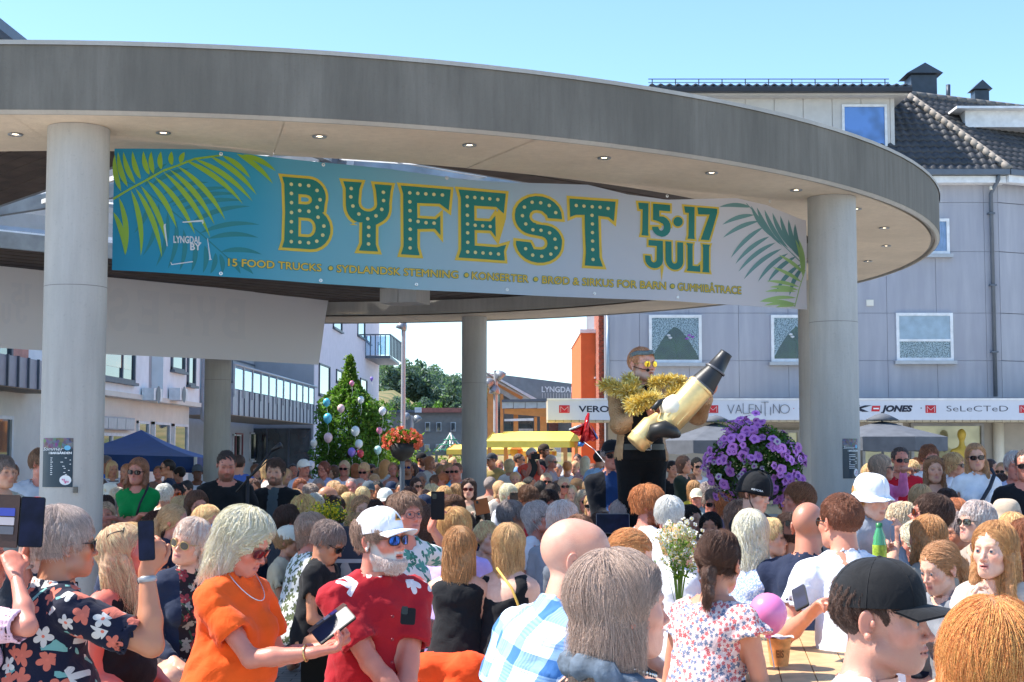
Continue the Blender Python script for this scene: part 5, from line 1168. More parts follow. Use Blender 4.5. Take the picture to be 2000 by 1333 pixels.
# roof of wavy tiles: every course stepped, every tile curved
tile=M('dark_roof_tile',(.050,.050,.054),.55,var=.3,scale=3,bump=.2,bs=30,spec=.5); ridge_m=M('ridge_tile',(.24,.21,.18),.7,var=.2)
F0=Vector((XC+.15,YR-.42,fz(341))); HT=W(1768,188,YR+2.2); 
def tileplane(o_,eu,ev,nu,nv,name,keep,tw=.215,th=.27):
    """o_ origin on the eave, eu along eave, ev up the slope"""
    eu=eu.normalized(); ev=ev.normalized(); n_=eu.cross(ev).normalized(); 
    if n_.z<0: n_=-n_
    mb=MB()
    for j in range(nv):
        for i in range(nu):
            c=o_+eu*(tw*(i+.5))+ev*(th*(j+.5))
            if not keep(c): continue
            vs=[]
            for a in range(6):
                t=a/5; hh=.026*math.sin(t*2*PI)+.02
                for b,lift in ((0,.035),(1.08,.0)): vs.append(o_+eu*(tw*(i+t))+ev*(th*(j+b))+n_*(hh+lift))
                vs.append(o_+eu*(tw*(i+t))+ev*(th*j)+n_*(hh-.01))
            mb.add(vs,[(3*a,3*a+3,3*a+4,3*a+1) for a in range(5)]+[(3*a+2,3*a+5,3*a+3,3*a) for a in range(5)],0,True)
    return mb
sl=(HT-F0); up1=Vector((0,sl.y,sl.z)).normalized()
def inv(c):  # left of the hip, right of dormer
    t=(c.z-F0.z)/sl.z; return c.x<F0.x+sl.x*t and c.x>fx(1735) and 0<=t<1.02
m1=tileplane(Vector((fx(1700),F0.y,F0.z)),Vector((1,0,0)),up1,20,17,'t',inv)
tag(RP(m1,'roof_tiles',tile),kind='stuff')
mb=MB(); mb.add([Vector((XL,F0.y,F0.z-.02)),F0+Vector((0,0,-.02)),HT+Vector((0,0,-.02)),Vector((XL,HT.y,HT.z-.02))],[(0,1,2,3)]); RP(mb,'roof_deck',tile)
e2=dA; nrm=e2.cross(sl).normalized(); up2=nrm.cross(e2).normalized(); up2=up2 if up2.z>0 else -up2
def inv2(c):
    t=(c.z-F0.z)/sl.z; hip=F0+sl*t; return (c-hip).dot(e2)>-.05 and t<.99
L2=sl.length
m2=tileplane(F0-e2*6,e2,up2,74,18,'t',inv2); tag(RP(m2,'roof_tiles',tile),kind='stuff')
tl_=(HT.z-F0.z)/up2.z*1.0; mb=MB(); mb.add([F0-nrm*.02*0,F0+e2*9.5,F0+e2*9.5+up2*tl_,HT+(HT-F0)*.0],[(0,1,2,3)]); mb.add([HT+(HT-F0)*.0,F0+e2*9.5+up2*tl_,F0+e2*9+up2*tl_+Vector((-2,7,0)),HT+Vector((-2,7,0))],[(0,1,2,3)]); o=RP(mb,'roof_deck',tile); o.location+=Vector((0,.02,-.03))
for k in range(19):
    t=k/18; a=F0+sl*t*1.02+Vector((0,-.02,.05)); b=F0+sl*(t+1.25/18)*1.02+Vector((0,-.02,.075)); mb=MB(); mb.tube([a,b],[.105,.088],10); RP(mb,'ridge_tile',ridge_m)
for k in range(22):
    a=HT+(HT-F0)*.0+e2*(.33*k)+Vector((0,0,.05)); mb=MB(); mb.tube([a,a+e2*.36+Vector((0,0,.01))],[.10,.088],10); RP(mb,'ridge_tile',M('ridge_tile_dark',(.12,.115,.11),.7))
mb=MB(); q=W(1895,242,YR+1.0); mb.box((q.x,YR+1.4,q.z),(q.x+3.6,YR+3.0,q.z+.42)); RP(mb,'dormer_wall',wframe); mb=MB(); mb.box((q.x-.3,YR+1.1,q.z+.42),(q.x+3.8,YR+3.2,q.z+.48)); RP(mb,'dormer_roof',wframe)
# long dormer
dw=M('pale_beige_board',(.60,.57,.53),.8,var=.05); xd0,xd1=fx(1290,YR+.4),fx(1758,YR+.4); zd=fz(193,YR+.4)
mb=MB(); mb.box((xd0,YR+.43,8.2),(xd1,YR+4,zd)); RP(mb,'dormer_wall',dw)
k=0; x=xd0
while x<xd1-.05:
    b=min(x+.72,xd1); mb=MB(); mb.box((x+.008,YR+.40,8.2),(b-.008,YR+.43,zd)); RP(mb,'dormer_board',dw); x=b
mb=MB(); mb.box((xd0-.2,YR+.05,zd),(xd1+.25,YR+4,zd+.05)); RP(mb,'dormer_soffit',dw)
mb=MB(); mb.box((xd0-.25,YR-.02,zd+.05),(xd1+.28,YR+.2,zd+.20)); RP(mb,'fascia_board',dsteel); 
mb=MB(); mb.bar((xd0-.3,YR-.1,zd+.10),(xd1+.3,YR-.1,zd+.10),.13,.11); RP(mb,'gutter',M('black_gutter',(.03,.03,.035),.5))
m3=tileplane(Vector((xd0-.25,YR-.02,zd+.20)),Vector((1,0,0)),Vector((0,1,.14)),30,11,'t',lambda c:True); tag(RP(m3,'roof_tiles',tile),kind='stuff')
mb=MB(); zz=zd+.62
for k in range(11):
    x=xd0+(xd1-xd0)*k/10-.1; mb.bar((x,YR+.9,zd+.3),(x,YR+.9,zz),.025)
mb.bar((xd0-.2,YR+.9,zz),(xd1,YR+.9,zz),.02); mb.bar((xd0-.2,YR+.9,zz-.09),(xd1,YR+.9,zz-.09),.015); RP(mb,'roof_rail',dsteel)
Yd=YR+.40
a,b,zt,zb=fx(1653,Yd),fx(1742,Yd),fz(205,Yd),fz(290,Yd); f=MB()
for lo,hi in (((a,Yd-.05,zb),(a+.06,Yd-.004,zt)),((b-.06,Yd-.05,zb),(b,Yd-.004,zt)),((a+.06,Yd-.05,zt-.06),(b-.06,Yd-.004,zt)),((a+.06,Yd-.05,zb),(b-.06,Yd-.004,zb+.06))): f.box(lo,hi)
RP(f,'window_frame',wframe); f=MB(); f.box((a+.06,Yd-.012,zb+.06),(b-.06,Yd-.006,zt-.06)); RP(f,'pane',darkglass('blue_window_glass',(.04,.10,.26)))
# chimneys
def chimney(px0,px1,pt,pb,Y):
    x0,x1=fx(px0,Y),fx(px1,Y); zt,zb=fz(pt,Y),fz(pb,Y)-.8; h=(zt-zb); mt=M('dark_sheet_metal',(.05,.065,.085),.45,.3); ch=RP(MB().box((x0,Y,zb),(x1,Y+(x1-x0),zt-.30)),'chimney',mt)
    m=MB(); w_=(x1-x0)*.20; m.add([(x0-w_,Y-w_,zt-.28),(x1+w_,Y-w_,zt-.28),(x1+w_,Y+x1-x0+w_,zt-.28),(x0-w_,Y+x1-x0+w_,zt-.28),((x0+x1)/2,Y-w_,zt),((x0+x1)/2,Y+x1-x0+w_,zt)],[(0,3,2,1),(0,1,4),(3,5,2),(0,4,5,3),(1,2,5,4)]); RP(m,'chimney_cap',mt)
chimney(1792,1843,125,198,39.5); chimney(1918,1946,157,192,44)
mb=MB(); mb.tube([W(1852,200,39),W(1852,166,39)],.06,8); RP(mb,'vent_pipe',MATS['dark_sheet_metal'])
# ground floor: canopy with the shop sign
zc0,zc1=fz(820),fz(781); YS=34.4; zS0,zS1=W(1500,820,YS).z,W(1500,781,YS).z
xs0,xs1=(1070-1000)/2900*YS,14.5
mb=MB(); mb.box((xs0,YS+.03,zS0),(xs1,YR+.0,zS1)); RP(mb,'canopy',M('canopy_board',(.42,.38,.30),.7))
mb=MB(); mb.box((xs0,YS,zS0-.01),(xs1,YS+.028,zS1)); RP(mb,'sign_board',M('white_sign_board',(.60,.62,.68),.4,var=.02))
mb=MB(); mb.box((xs0-.02,YS-.03,zS1),(xs1,YS+.08,zS1+.03)); RP(mb,'sign_trim',wframe)
k=0; x=xs0
while x<xs1: 
    mb=MB(); mb.box((x,YS+.06,zS0-.05),(x+.17,YR-.1,zS0-.012)); RP(mb,'canopy_slat',M('pale_timber_slat',(.50,.44,.33),.7)); x+=.185
nav=M('navy_sign_ink',(.012,.015,.035),.5); redm=M('red_sign_ink',(.55,.02,.03),.5)
def signtext(txt,x0,x1,base,h,m,off=.01,shear=0.,name='sign_lettering'):
    v,f=text_mesh(txt,off,shear); a,b=min(p[0] for p in v),max(p[0] for p in v); hm=max(p[1] for p in text_mesh('E')[0]); mb=MB()
    k=(x1-x0)/(b-a); place((v,f),lambda x,y:(fx(x0+(x-a)*k,YS),YS-.006,W(1500,base-y/hm*h,YS).z),mb); RP(mb,name,m)
for x0 in (1092,1382,1807,1990):
    mb=MB(); mb.box((fx(x0,YS),YS-.008,W(1500,807,YS).z),(fx(x0+20.5,YS),YS-.001,W(1500,792,YS).z)); RP(mb,'sign_logo',redm)
    mb=MB(); q=[(3,805.5),(3,794.5),(10.2,801.5),(17.5,794.5),(17.5,805.5)]; pts=[Vector((fx(x0+a,YS),YS-.012,W(1500,b,YS).z)) for a,b in q]
    for a,b in zip(pts[:-1],pts[1:]): mb.bar(a,b,.006,.018,up=(0,1,0))
    mb.add([p+Vector((0,0,0)) for p in pts[:0]],[]); RP(mb,'logo_stroke',wframe)
signtext('VERO MODA',1130,1268,805,11.5,nav,.02); signtext('ONLY.',1318,1362,804,11,nav,.04); signtext('· JACK',1560,1703,804,11,nav,.055,.25); signtext('JONES',1720,1782,804,11,nav,.055,.25)
signtext('SeLeCTeD',1848,1968,804,11,nav,-.012); signtext('·',1797,1800,802,9,nav,.02)
mb=MB(); q=[(1701,804),(1703,793),(1719,793),(1717,804)]; mb.add([(fx(x,YS),YS-.008,W(1500,y,YS).z) for x,y in q],[(0,1,2,3)]); RP(mb,'sign_logo',redm)
mb=MB(); mb.bar((fx(1705,YS),YS-.012,W(1500,798.5,YS).z),(fx(1716,YS),YS-.012,W(1500,798.5,YS).z),.006,.03); RP(mb,'logo_stroke',wframe)
# hand drawn VALENTINO, tall thin strokes
ST={'V':[[(0,1),(.5,0),(1,1)]],'A':[[(0,0),(.5,1),(1,0)],[(.2,.35),(.85,.35)]],'L':[[(0,1),(0,0),(1.3,0)]],'E':[[(1,.95),(0,.95),(0,.05),(1.4,.05)],[(0,.5),(.9,.5)]],'N':[[(0,0),(0,1),(1,0),(1,1)]],'T':[[(-.3,1),(1.2,1)],[(.5,1),(.5,-.25)]],'I':[[(.5,.7),(.5,-.2)]],'O':[[(.5+.6*math.cos(2*PI*k/14),.5+.5*math.sin(2*PI*k/14)) for k in range(15)]]}
x=1421; mb=MB()
for ch,w_,h_ in zip('VALENTINO',(14,13,10,11,12,11,7,13,17),(17,17,20,18,17,22,18,18,17)):
    for st in ST[ch]:
        pts=[Vector((fx(x+a*w_*.9,YS),YS-.012,W(1500,808-b*h_,YS).z)) for a,b in st]
        for p,q in zip(pts[:-1],pts[1:]): mb.bar(p,q,.006,.02,up=(0,1,0))
    x+=w_+1.6
RP(mb,'sign_lettering',nav); signtext('· 10',1549,1575,805,13,redm,-.01)
# shop front
mb=MB(); mb.box((xs0+1.5,YR-.02,0),(xs1,YR-.0,zS0)); RP(mb,'shop_wall',M('beige_shopfront',(.42,.38,.33),.8,var=.05))
def shopwin(px0,px1,pt,pb,cont=None):
    a,b,zt,zb=fx(px0),fx(px1),fz(pt),fz(pb); 
    f=MB()
    for lo,hi in (((a,YR-.14,zb),(a+.07,YR-.03,zt)),((b-.07,YR-.14,zb),(b,YR-.03,zt)),((a+.07,YR-.14,zt-.07),(b-.07,YR-.03,zt)),((a+.07,YR-.14,zb),(b-.07,YR-.03,zb+.07))): f.box(lo,hi)
    RP(f,'shop_window_frame',M('grey_shop_frame',(.30,.30,.30),.5)); f=MB(); f.box((a+.07,YR-.07,zb+.07),(b-.07,YR-.06,zt-.07)); RP(f,'shop_pane',darkglass('shop_glass',(.22,.21,.13)))
shopwin(1775,1917,827,1010); shopwin(1400,1560,840,1010); shopwin(1680,1760,868,1010)
mb=MB(); mb.tube([(fx(1945),YR-.12,0),(fx(1945),YR-.12,zS0)],.13,12); RP(mb,'corner_post',cream)
mb=MB(); mb.box((fx(1745),YR-.2,0),(fx(1758),YR-.05,zS0)); RP(mb,'door_frame',wframe)
# shop mannequin behind the window
mq=empty('mannequin',(fx(1857),YR-.8,0),0,'golden shop mannequin standing behind the window beside the umbrella','mannequin')
mm=M('gold_mannequin',(.50,.34,.05),.5,.1); ps=[ell((0,0,2.02),(.10,.12,.14),.02),cap((0,0,1.75),(0,0,1.95),.06,k=.04),cap((-.2,0,1.62),(.2,0,1.62),.07,k=.06),cap((0,0,1.6),(0,0,1.0),.16,.14,k=.06,n=(0,1,0),s=.6),cap((0,0,.95),(0,0,.0),.16,.10,k=.05,n=(0,1,0),s=.6),cap((-.22,0,1.6),(-.30,0,1.0),.05,.04),cap((.22,0,1.6),(.30,0,1.0),.05,.04)]
D,l0=field(ps,(-.45,-.2,-.02),(.45,.2,2.2),.03); v,q=nets(D,l0,.03); fastmesh('body',v,q,[mm],mq); 
# ---- brick and orange building left of it
ob=empty('building',(fx(1160,37),37,0),0,'bright orange block with a red brick edge between the civic hall and the grey shops','building')
mb=MB(); mb.box((fx(1135,38),38,0),(fx(1185,38),44,W(0,651,38).z)); P_(mb,'wall',M('orange_paint',(.72,.16,.05),.8,var=.05),ob)
mb=MB(); mb.box((fx(1133,38),37.9,W(0,651,38).z),(fx(1187,38),44,W(0,644,38).z)); P_(mb,'coping',wframe,ob)
brk=NT('red_brick'); o=brk.obj(); b_=brk.n('TexBrick'); brk.l(brk.mp(o,(1,1,1),(R(90),0,0)),b_.inputs['Vector']); b_.inputs['Scale'].default_value=6; b_.inputs['Color1'].default_value=(.38,.09,.045,1); b_.inputs['Color2'].default_value=(.28,.07,.04,1); b_.inputs['Mortar'].default_value=(.35,.28,.24,1); b_.inputs['Mortar Size'].default_value=.02; brk.col(b_.outputs[0]); brk.set(Roughness=.85)
mb=MB(); mb.box((fx(1170,36.6),36.6,0),(fx(1179.5,36.6),38.6,fz(560))); P_(mb,'brick_pier',brk.m,ob)
mb=MB()
for k in range(90):
    z=k*.075; 
    for j in range(1): mb.box((fx(1170,36.6)-.01+(.06 if k%2 else 0),36.56,z+.008),(fx(1179.5,36.6)-(.0 if k%2 else .05),36.6,z+.068))
tag(P_(mb,'brick',M('brick_face',(.36,.09,.05),.85,var=.25,scale=4),ob),kind='stuff')
mb=MB(); mb.box((fx(1163,37.9),37.9,fz(737,38)),(fx(1167.5,37.9),37.98,fz(713,38))); P_(mb,'slit_window',winglass,ob); mb=MB(); mb.box((fx(1161,37.9),37.8,fz(740,38)),(fx(1168,37.9),37.98,fz(737,38))); P_(mb,'sill',wframe,ob)
# ---- civic hall
ch=empty('building',(W(1050,880,55).x,55,0),0,'civic hall with timber posts and grey sloping roof lettered LYNGDAL K, beyond the yellow stalls','building')
orw=M('orange_timber',(.60,.26,.08),.6,var=.1); zr_=M('zinc_roof',(.22,.24,.26),.5,.2,.1); zl=M('pale_zinc_fascia',(.45,.52,.55),.4,.3)
def quadw(pts,Y,mt,name,root,th=.25):
    mb=MB(); v=[W(x,y,Y) for x,y in pts]; n=len(v); mb.add(v+[p+Vector((0,th,0)) for p in v],[tuple(range(n)),tuple(range(n,2*n))[::-1]]+[(i,n+i,n+(i+1)%n,(i+1)%n) for i in range(n)]); return P_(mb,name,mt,root)
quadw([(950,729),(978,732),(1136,752),(1136,782),(1046,780)],56,zr_,'roof',ch,8)
quadw([(950,728),(955,728),(1048,779),(1040,781)],55.6,wframe,'roof_verge',ch); quadw([(950,733),(1038,781),(1000,782),(950,750)],55.9,zl,'roof_soffit',ch); quadw([(950,742),(955,740),(1022,776),(1018,781)],55.75,orw,'rafter',ch)
for x0,x1,yt in ((952,964,738),(977,983,770),(1003,1012,808),(1044,1049,815),(1055,1068,812),(1095,1105,870),(1124,1130,868)): quadw([(x0,yt),(x1,yt),(x1,884),(x0,884)],55.3,orw,'timber_post',ch,.4)
quadw([(980,781),(1070,779),(1070,784),(980,786)],54.6,dsteel,'canopy_edge',ch); 
for k in range(4): quadw([(980+23*k+.5,786),(980+23*k+22.3,786),(980+23*k+22.3,797),(980+23*k+.5,798)],54.7,zl,'fascia_panel',ch)
quadw([(985,799),(1070,798),(1070,815),(985,808)],54.9,orw,'timber_beam',ch); quadw([(985,819),(1042,817),(1042,822),(985,823)],54.9,wframe,'ledge',ch)
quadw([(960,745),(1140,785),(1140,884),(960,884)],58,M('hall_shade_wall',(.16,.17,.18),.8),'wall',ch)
for x0,x1,y0_,y1_ in ((965,976,750,880),(985,1001,825,880),(1013,1041,823,880),(1072,1090,812,880),(1106,1122,872,884)): quadw([(x0,y0_),(x1,y0_),(x1,y1_),(x0,y1_)],57.8,winglass,'window',ch,.1)
for k in range(14): quadw([(1013,838+3.2*k),(1041,838+3.2*k),(1041,839.6+3.2*k),(1013,839.6+3.2*k)],57.5,wframe,'blind_slat',ch,.1)
for k in range(22): quadw([(1081,870+3.0*k*.5),(1096,870+3.0*k*.5),(1096,870.8+1.5*k),(1081,870.8+1.5*k)],55.2,wframe,'blind_slat',ch,.05)
v,f=text_mesh('LYNGDAL K',.02); a=min(p[0] for p in v); b=max(p[0] for p in v); hm=max(p[1] for p in text_mesh('E')[0]); mb=MB(); place((v,f),lambda x,y:W(1058+(x-a)*(77)/(b-a),766-y/hm*10.5+(x-a)/(b-a)*1,55.4),mb); P_(mb,'roof_lettering',wframe,ch)
for k in range(14): quadw([(1059+5.5*k,768+.1*k),(1059.6+5.5*k,768+.1*k),(1059.6+5.5*k,778),(1059+5.5*k,778)],55.45,wframe,'letter_stay',ch,.05)
# ---- low building and street end
gb=empty('building',(W(830,880,80).x,80,0),0,'low grey-beige building with small square windows and a red tiled roof edge below the hill','building')
quadw([(752,806),(1000,806),(1000,890),(752,890)],80,M('greige_render',(.30,.28,.25),.85,var=.08),'wall',gb,10)
quadw([(818,797),(1000,797),(1000,806),(824,806)],79.6,M('red_roof_tile',(.42,.16,.12),.8,var=.2),'roof',gb,9)
quadw([(742,801),(820,801),(820,806),(742,806)],79.7,dsteel,'roof_edge',gb,9)
for x0 in (830,852,880,912,829,851):
    y_=825 if x0 not in(829,851) else 868
    quadw([(x0,y_),(x0+10,y_),(x0+10,y_+18),(x0,y_+18)],79.8,whf,'window_frame',gb,.1); quadw([(x0+1.5,y_+1.5),(x0+8.5,y_+1.5),(x0+8.5,y_+16.5),(x0+1.5,y_+16.5)],79.7,winglass,'window_pane',gb,.05)
quadw([(810,796),(822,796),(822,806),(810,806)],78,wframe,'roof_unit',gb,.6); quadw([(748,820),(762,820),(760,842),(748,842)],79,whf,'annex_wall',gb,.6)
pw=empty('wall',(W(700,880,60).x,60,0),0,'pale pink low wall beyond the balloon tree','wall'); quadw([(732,824),(765,824),(765,900),(732,900)],76,M('pale_pink_wall',(.60,.48,.46),.85),'wall_face',pw,.3)
# hill
def hz(x,y): return 0
hill=MB()
prof=[(-60,4),(-45,9),(-30,12),(-20,10.5),(-8,9),(5,10),(20,8),(60,6)]
def hillf(u,v):
    x=(-90+190*u)*(1+1.4*v); y=150+350*v; base=float(np.interp(x,[-90,-26,-19,-14,-6,10,40,100],[16,8.6,9.2,5.8,4.6,4.4,4,3])); far=float(np.interp(x,[-200,-60,-42,-26,-12,0,40,200],[4,4.5,6.2,7.8,7.2,4.5,2,1]))
    z=base*smooth01(np.array(v),0,.10)*(1-.5*float(smooth01(np.array(v),.4,.8)))+2.6*float(smooth01(np.array(v),.06,.3))+ (far)*float(smooth01(np.array(v),.42,.85)); return (x,y,float(z)-.3+.5*math.sin(x*.7+v*9)*v)
hill.grid(hillf,60,40); hm_=NT('hillside_grass'); o=hm_.obj(); hm_.col(hm_.mix(hm_.ramp(hm_.noise(o,.25,5),[(.4,0.),(.6,1.)]),(.10,.12,.03),(.30,.22,.09))); hm_.set(Roughness=.95)
tag(hill.build('hill',hm_.m),kind='structure')
# foliage
def leafmat(name,c,v=.5):
    s=NT(name); out=[n for n in s.t.nodes if n.type=='OUTPUT_MATERIAL'][0]; ge=s.n('NewGeometry'); r_=ge.outputs['Random Per Island']; cc=s.ramp(r_,[(0,tuple(x*(1-v) for x in c)),(.5,c),(1,tuple(min(1,x*(1+v)) for x in c))])
    s.col(cc); s.set(Roughness=.55,Specular_IOR_Level=.35); t=s.n('BsdfTranslucent'); s.l(s.mix(1,cc,(1.5,1.7,.7),'MULTIPLY'),t.inputs[0]); m=s.n('MixShader'); m.inputs[0].default_value=.35; s.l(s.b.outputs[0],m.inputs[1]); s.l(t.outputs[0],m.inputs[2]); s.l(m.outputs[0],out.inputs['Surface']); return s.m
def leaves(P,size,name,mat,parent=None,seed=1,up=.3,kind='stuff'):
    g=np.random.default_rng(seed); n=len(P); a=g.normal(0,1,(n,3)); a[:,2]+=up; a/=np.linalg.norm(a,axis=1,keepdims=True); b=g.normal(0,1,(n,3)); b-=a*(a*b).sum(1,keepdims=True); b/=np.linalg.norm(b,axis=1,keepdims=True); c=np.cross(a,b); s=size*g.uniform(.6,1.3,(n,1))
    v=np.stack([P-b*s,P-c*s*.45+a*s*.12,P+b*s,P+c*s*.45+a*s*.12],1).reshape(-1,3); q=np.arange(4*n).reshape(n,4); o=fastmesh(name,v,q,[mat],parent)
    if kind: o['kind']=kind
    return o
lf_far=leafmat('hazed_far_foliage',(.10,.155,.135),.35); lf_mid=leafmat('tree_foliage',(.09,.19,.03),.6); lf_yel=leafmat('bright_foliage',(.12,.20,.02),.5); bark=M('bark',(.08,.06,.045),.9,bump=.4,bs=20)  # far foliage lightened and blued, distance haze put into its colour
def treecloud(n,h,w,g,blobs=14,shape='round',base=.25):
    C=[];
    for i in range(blobs):
        z=g.uniform(base,1); r=(math.sin(PI*min(1,(z-base)/(1-base)*.9+.08))**.6 if shape=='round' else (1.08-z)**.8*1.15); a=g.uniform(0,2*PI); rr=w*.5*r*g.uniform(.25,.8); C.append((rr*math.cos(a),rr*math.sin(a),z*h,w*g.uniform(.16,.30)*(.6+.6*r)))
    C=np.array(C); i=g.integers(0,blobs,n); d=g.normal(0,1,(n,3)); d/=np.linalg.norm(d,axis=1,keepdims=True); rad=C[i,3]*g.uniform(.45,1.05,n); return C[i,:3]+d*rad[:,None]
def tree(x,y,z,h,w,n,size,label,mat,seed,shape='round',group=None,cat='tree',tr=.03):
    g=np.random.default_rng(seed); E=empty('tree',(x,y,z),0,label,cat,group); P=treecloud(n,h,w,g,shape=shape); leaves(P,size,'crown',mat,E,seed)
    m=MB(); m.tube([(0,0,-.3),(.02*h*g.normal(),0,h*.4),(0,.02*h,h*.85)],[h*tr,h*tr*.7,h*tr*.2],8)
    for k in range(6): a=g.uniform(0,6.28); z0=h*g.uniform(.3,.7); m.tube([(0,0,z0),(w*.3*math.cos(a),w*.3*math.sin(a),z0+h*.14)],[h*tr*.4,h*tr*.1],5)
    m.build('trunk',bark,E); return E
# forest on the far hill: one mass, plus trees that stand out
g=np.random.default_rng(5); FP=[];
for i in range(420):
    px=g.uniform(745,1010); v=g.uniform(.46,.97); x_=(px-1000)/2900; y=150+350*v; x=x_*y; zz=hillf((x/(1+1.4*v)+90)/190,v)[2]; h=g.uniform(5.5,9.5); FP.append(treecloud(380,h,h*.8,g,8)+np.array([x,y,zz]))
leaves(np.concatenate(FP),.50,'forest',lf_far,None,5); bpy.data.objects['forest']['label']='dense dark green wood on the hill beyond the street'
def hillz(px,v):
    y=150+350*v; x=(px-1000)/2900*y; return x,y,hillf((x/(1+1.4*v)+90)/190,v)[2]
for i,(px,v,h,w_,lab,mt_,shp) in enumerate(((748,.02,4.6,2.2,'tall thin pine at the edge of the lilac block','far','cone'),(776,.06,4.2,3.6,'broad dark tree standing highest on the grassy slope','far','round'),(800,.07,3.6,3,'round tree just right of the lamp post on the slope','mid','round'),
     (828,.09,3.2,2.2,'slim grey-green tree in the middle of the slope','far','round'),(850,.09,2.8,2.4,'small tree left of the bright bush on the slope','mid','round'),(874,.05,3.4,3.6,'bright green spreading tree on the grassy slope','yel','round'),(892,.1,3.0,2.2,'tree on the slope beside the centre column','far','round'))):
    x,y,z=hillz(px,v); tree(x,y,z-.3,h,w_,2200,.17,lab,{'far':lf_far,'mid':lf_mid,'yel':lf_yel}[mt_],20+i,shape=shp)
# tree with balloons
tx=W(682,880,31).x; BT=empty('tree',(tx,31,0),0,'bushy green hornbeam hung with pastel balloons in front of the lilac block','tree'); g=np.random.default_rng(3)
n=17000; z=g.uniform(0,1,n)**.95; px_=lambda z:np.interp(z,[0,.3,.5,.64,.7,.78,.84,.92,1],[.70,.72,.72,.68,.60,.34,.17,.09,.02]); a=g.uniform(0,2*PI,n); rr=px_(z)*(1+.13*np.sin(a*3+z*14)+.10*np.sin(a*7-z*20))*np.sqrt(g.uniform(.35,1,n)); lean_=np.interp(z,[0,.6,1],[0,0,0])
bx=np.where((g.random(n)<.16)&(z>.55)&(z<.72),.30,0); P=np.stack([rr*np.cos(a)+bx-.0,rr*np.sin(a),.35+z*3.25],1); leaves(P,.048,'crown',lf_mid,BT,3); leaves(P[rng.integers(0,n,5000)]+rng.normal(0,.03,(5000,3)),.045,'crown_tips',lf_yel,BT,4)
m=MB(); m.tube([(0,0,-.05),(0,0,1.5),(0,0,3.2)],[.06,.05,.01],8); m.build('trunk',bark,BT)
def balloon(px,py,Y,r,c,label,sy=1.12,group='balloons tied in and around the green tree'):
    p=W(px,py,Y); E=empty('balloon',p,0,label,'balloon',group); m=MB(); m.lathe([(.0001,-r*sy-.02),(.012,-r*sy-.015),(.01,-r*sy)]+[(r*math.cos(t),r*sy*math.sin(t)+(0 if t>0 else -.12*r*math.sin(-t)**3)) for t in (R(-88+176*k/12) for k in range(13))]+[(.0001,r*sy)],18)
    b=m.build('balloon_skin',M('balloon_%.2f_%.2f'%(c[0],c[2]),c,.25,var=.02,spec=.6),E); m=MB(); m.tube([(0,0,-r*sy),(.02,0,-r*sy-.12),(-.01,.01,-r*sy-.25)],.003,4); m.build('string',wframe,E); return E
cb,cw,cp,cv,cpk=(.10,.48,.62),(.72,.76,.74),(.75,.50,.52),(.28,.18,.62),(.70,.22,.34)
for px,py,r,c,l in ((638,786,.075,cb,'upper turquoise balloon on the left edge of the tree'),(640,817,.09,cb,'lower turquoise balloon on the left edge of the tree'),(666,798,.075,cp,'pale pink balloon beside the two turquoise ones'),(687,749,.05,cpk,'small deep pink balloon near the tree top'),(705,781,.065,cw,'white balloon high on the right of the tree'),
    (694,842,.09,cw,'large white balloon in the middle of the tree'),(641,855,.09,cp,'large pale pink balloon low in the tree'),(701,867,.08,cw,'white balloon above the violet balloon'),(687,883,.08,cv,'violet balloon low in the tree'),(613,866,.07,(.75,.70,.60),'cream balloon off the left edge of the tree'),(726,740,.035,cv,'tiny violet balloon at the right shoulder of the tree'),(747,803,.075,(.75,.76,.80),'big white balloon standing off the right of the tree'),
    (738,879,.075,(.45,.72,.66),'mint balloon with green print right of the tree'),(704,886,.07,(.62,.05,.07),'red balloon beside the violet one'),(741,841,.06,cpk,'pink balloon behind the orange flower basket'),(607,909,.085,(.82,.72,.72),'pale balloon at the peak of the white capped man')): balloon(px,py,30.1,r,c,l)
# ---- lamp posts
def lamppost(px,Y,ptop,label,heads):
    x=W(px,880,Y).x; E=empty('street_lamp',(x,Y,0),0,label,'street lamp'); zt=W(px,ptop,Y).z; m=MB(); m.lathe([(.10,0),(.085,.9),(.075,1.0),(.062,zt)],14); m.build('pole',lmetal,E)
    for dx,dz,rz in heads:
        m=MB(); A=Matrix.Rotation(rz,3,'Y'); m.lathe([(.03,.12),(.10,.08),(.15,-.02),(.17,-.14),(.15,-.15),(.12,-.10)],16,(dx,-.05,zt+dz),0,A); h_=m.build('lamp_head',steel,E); m=MB(); m.lathe([(.0001,-.115),(.115,-.115)],14,(dx,-.05,zt+dz),0,A); m.build('lens',M('lamp_lens',(.6,.6,.6),.2),h_)
lamppost(787,44,628,'tall grey lamp post with a round spotlight under the rear rim',((-.03,-.10,.3),(.05,.25,-.9)))
lamppost(968,44,724,'slim lamp post with three tilted spotlights before the civic hall',((-.16,-.35,.9),(.10,-.12,-.8),(-.02,-.55,.1)))
lamppost(804,60,812,'low distant lamp post left of the playground net',((-.2,0,.6),(.2,-.1,-.6)))
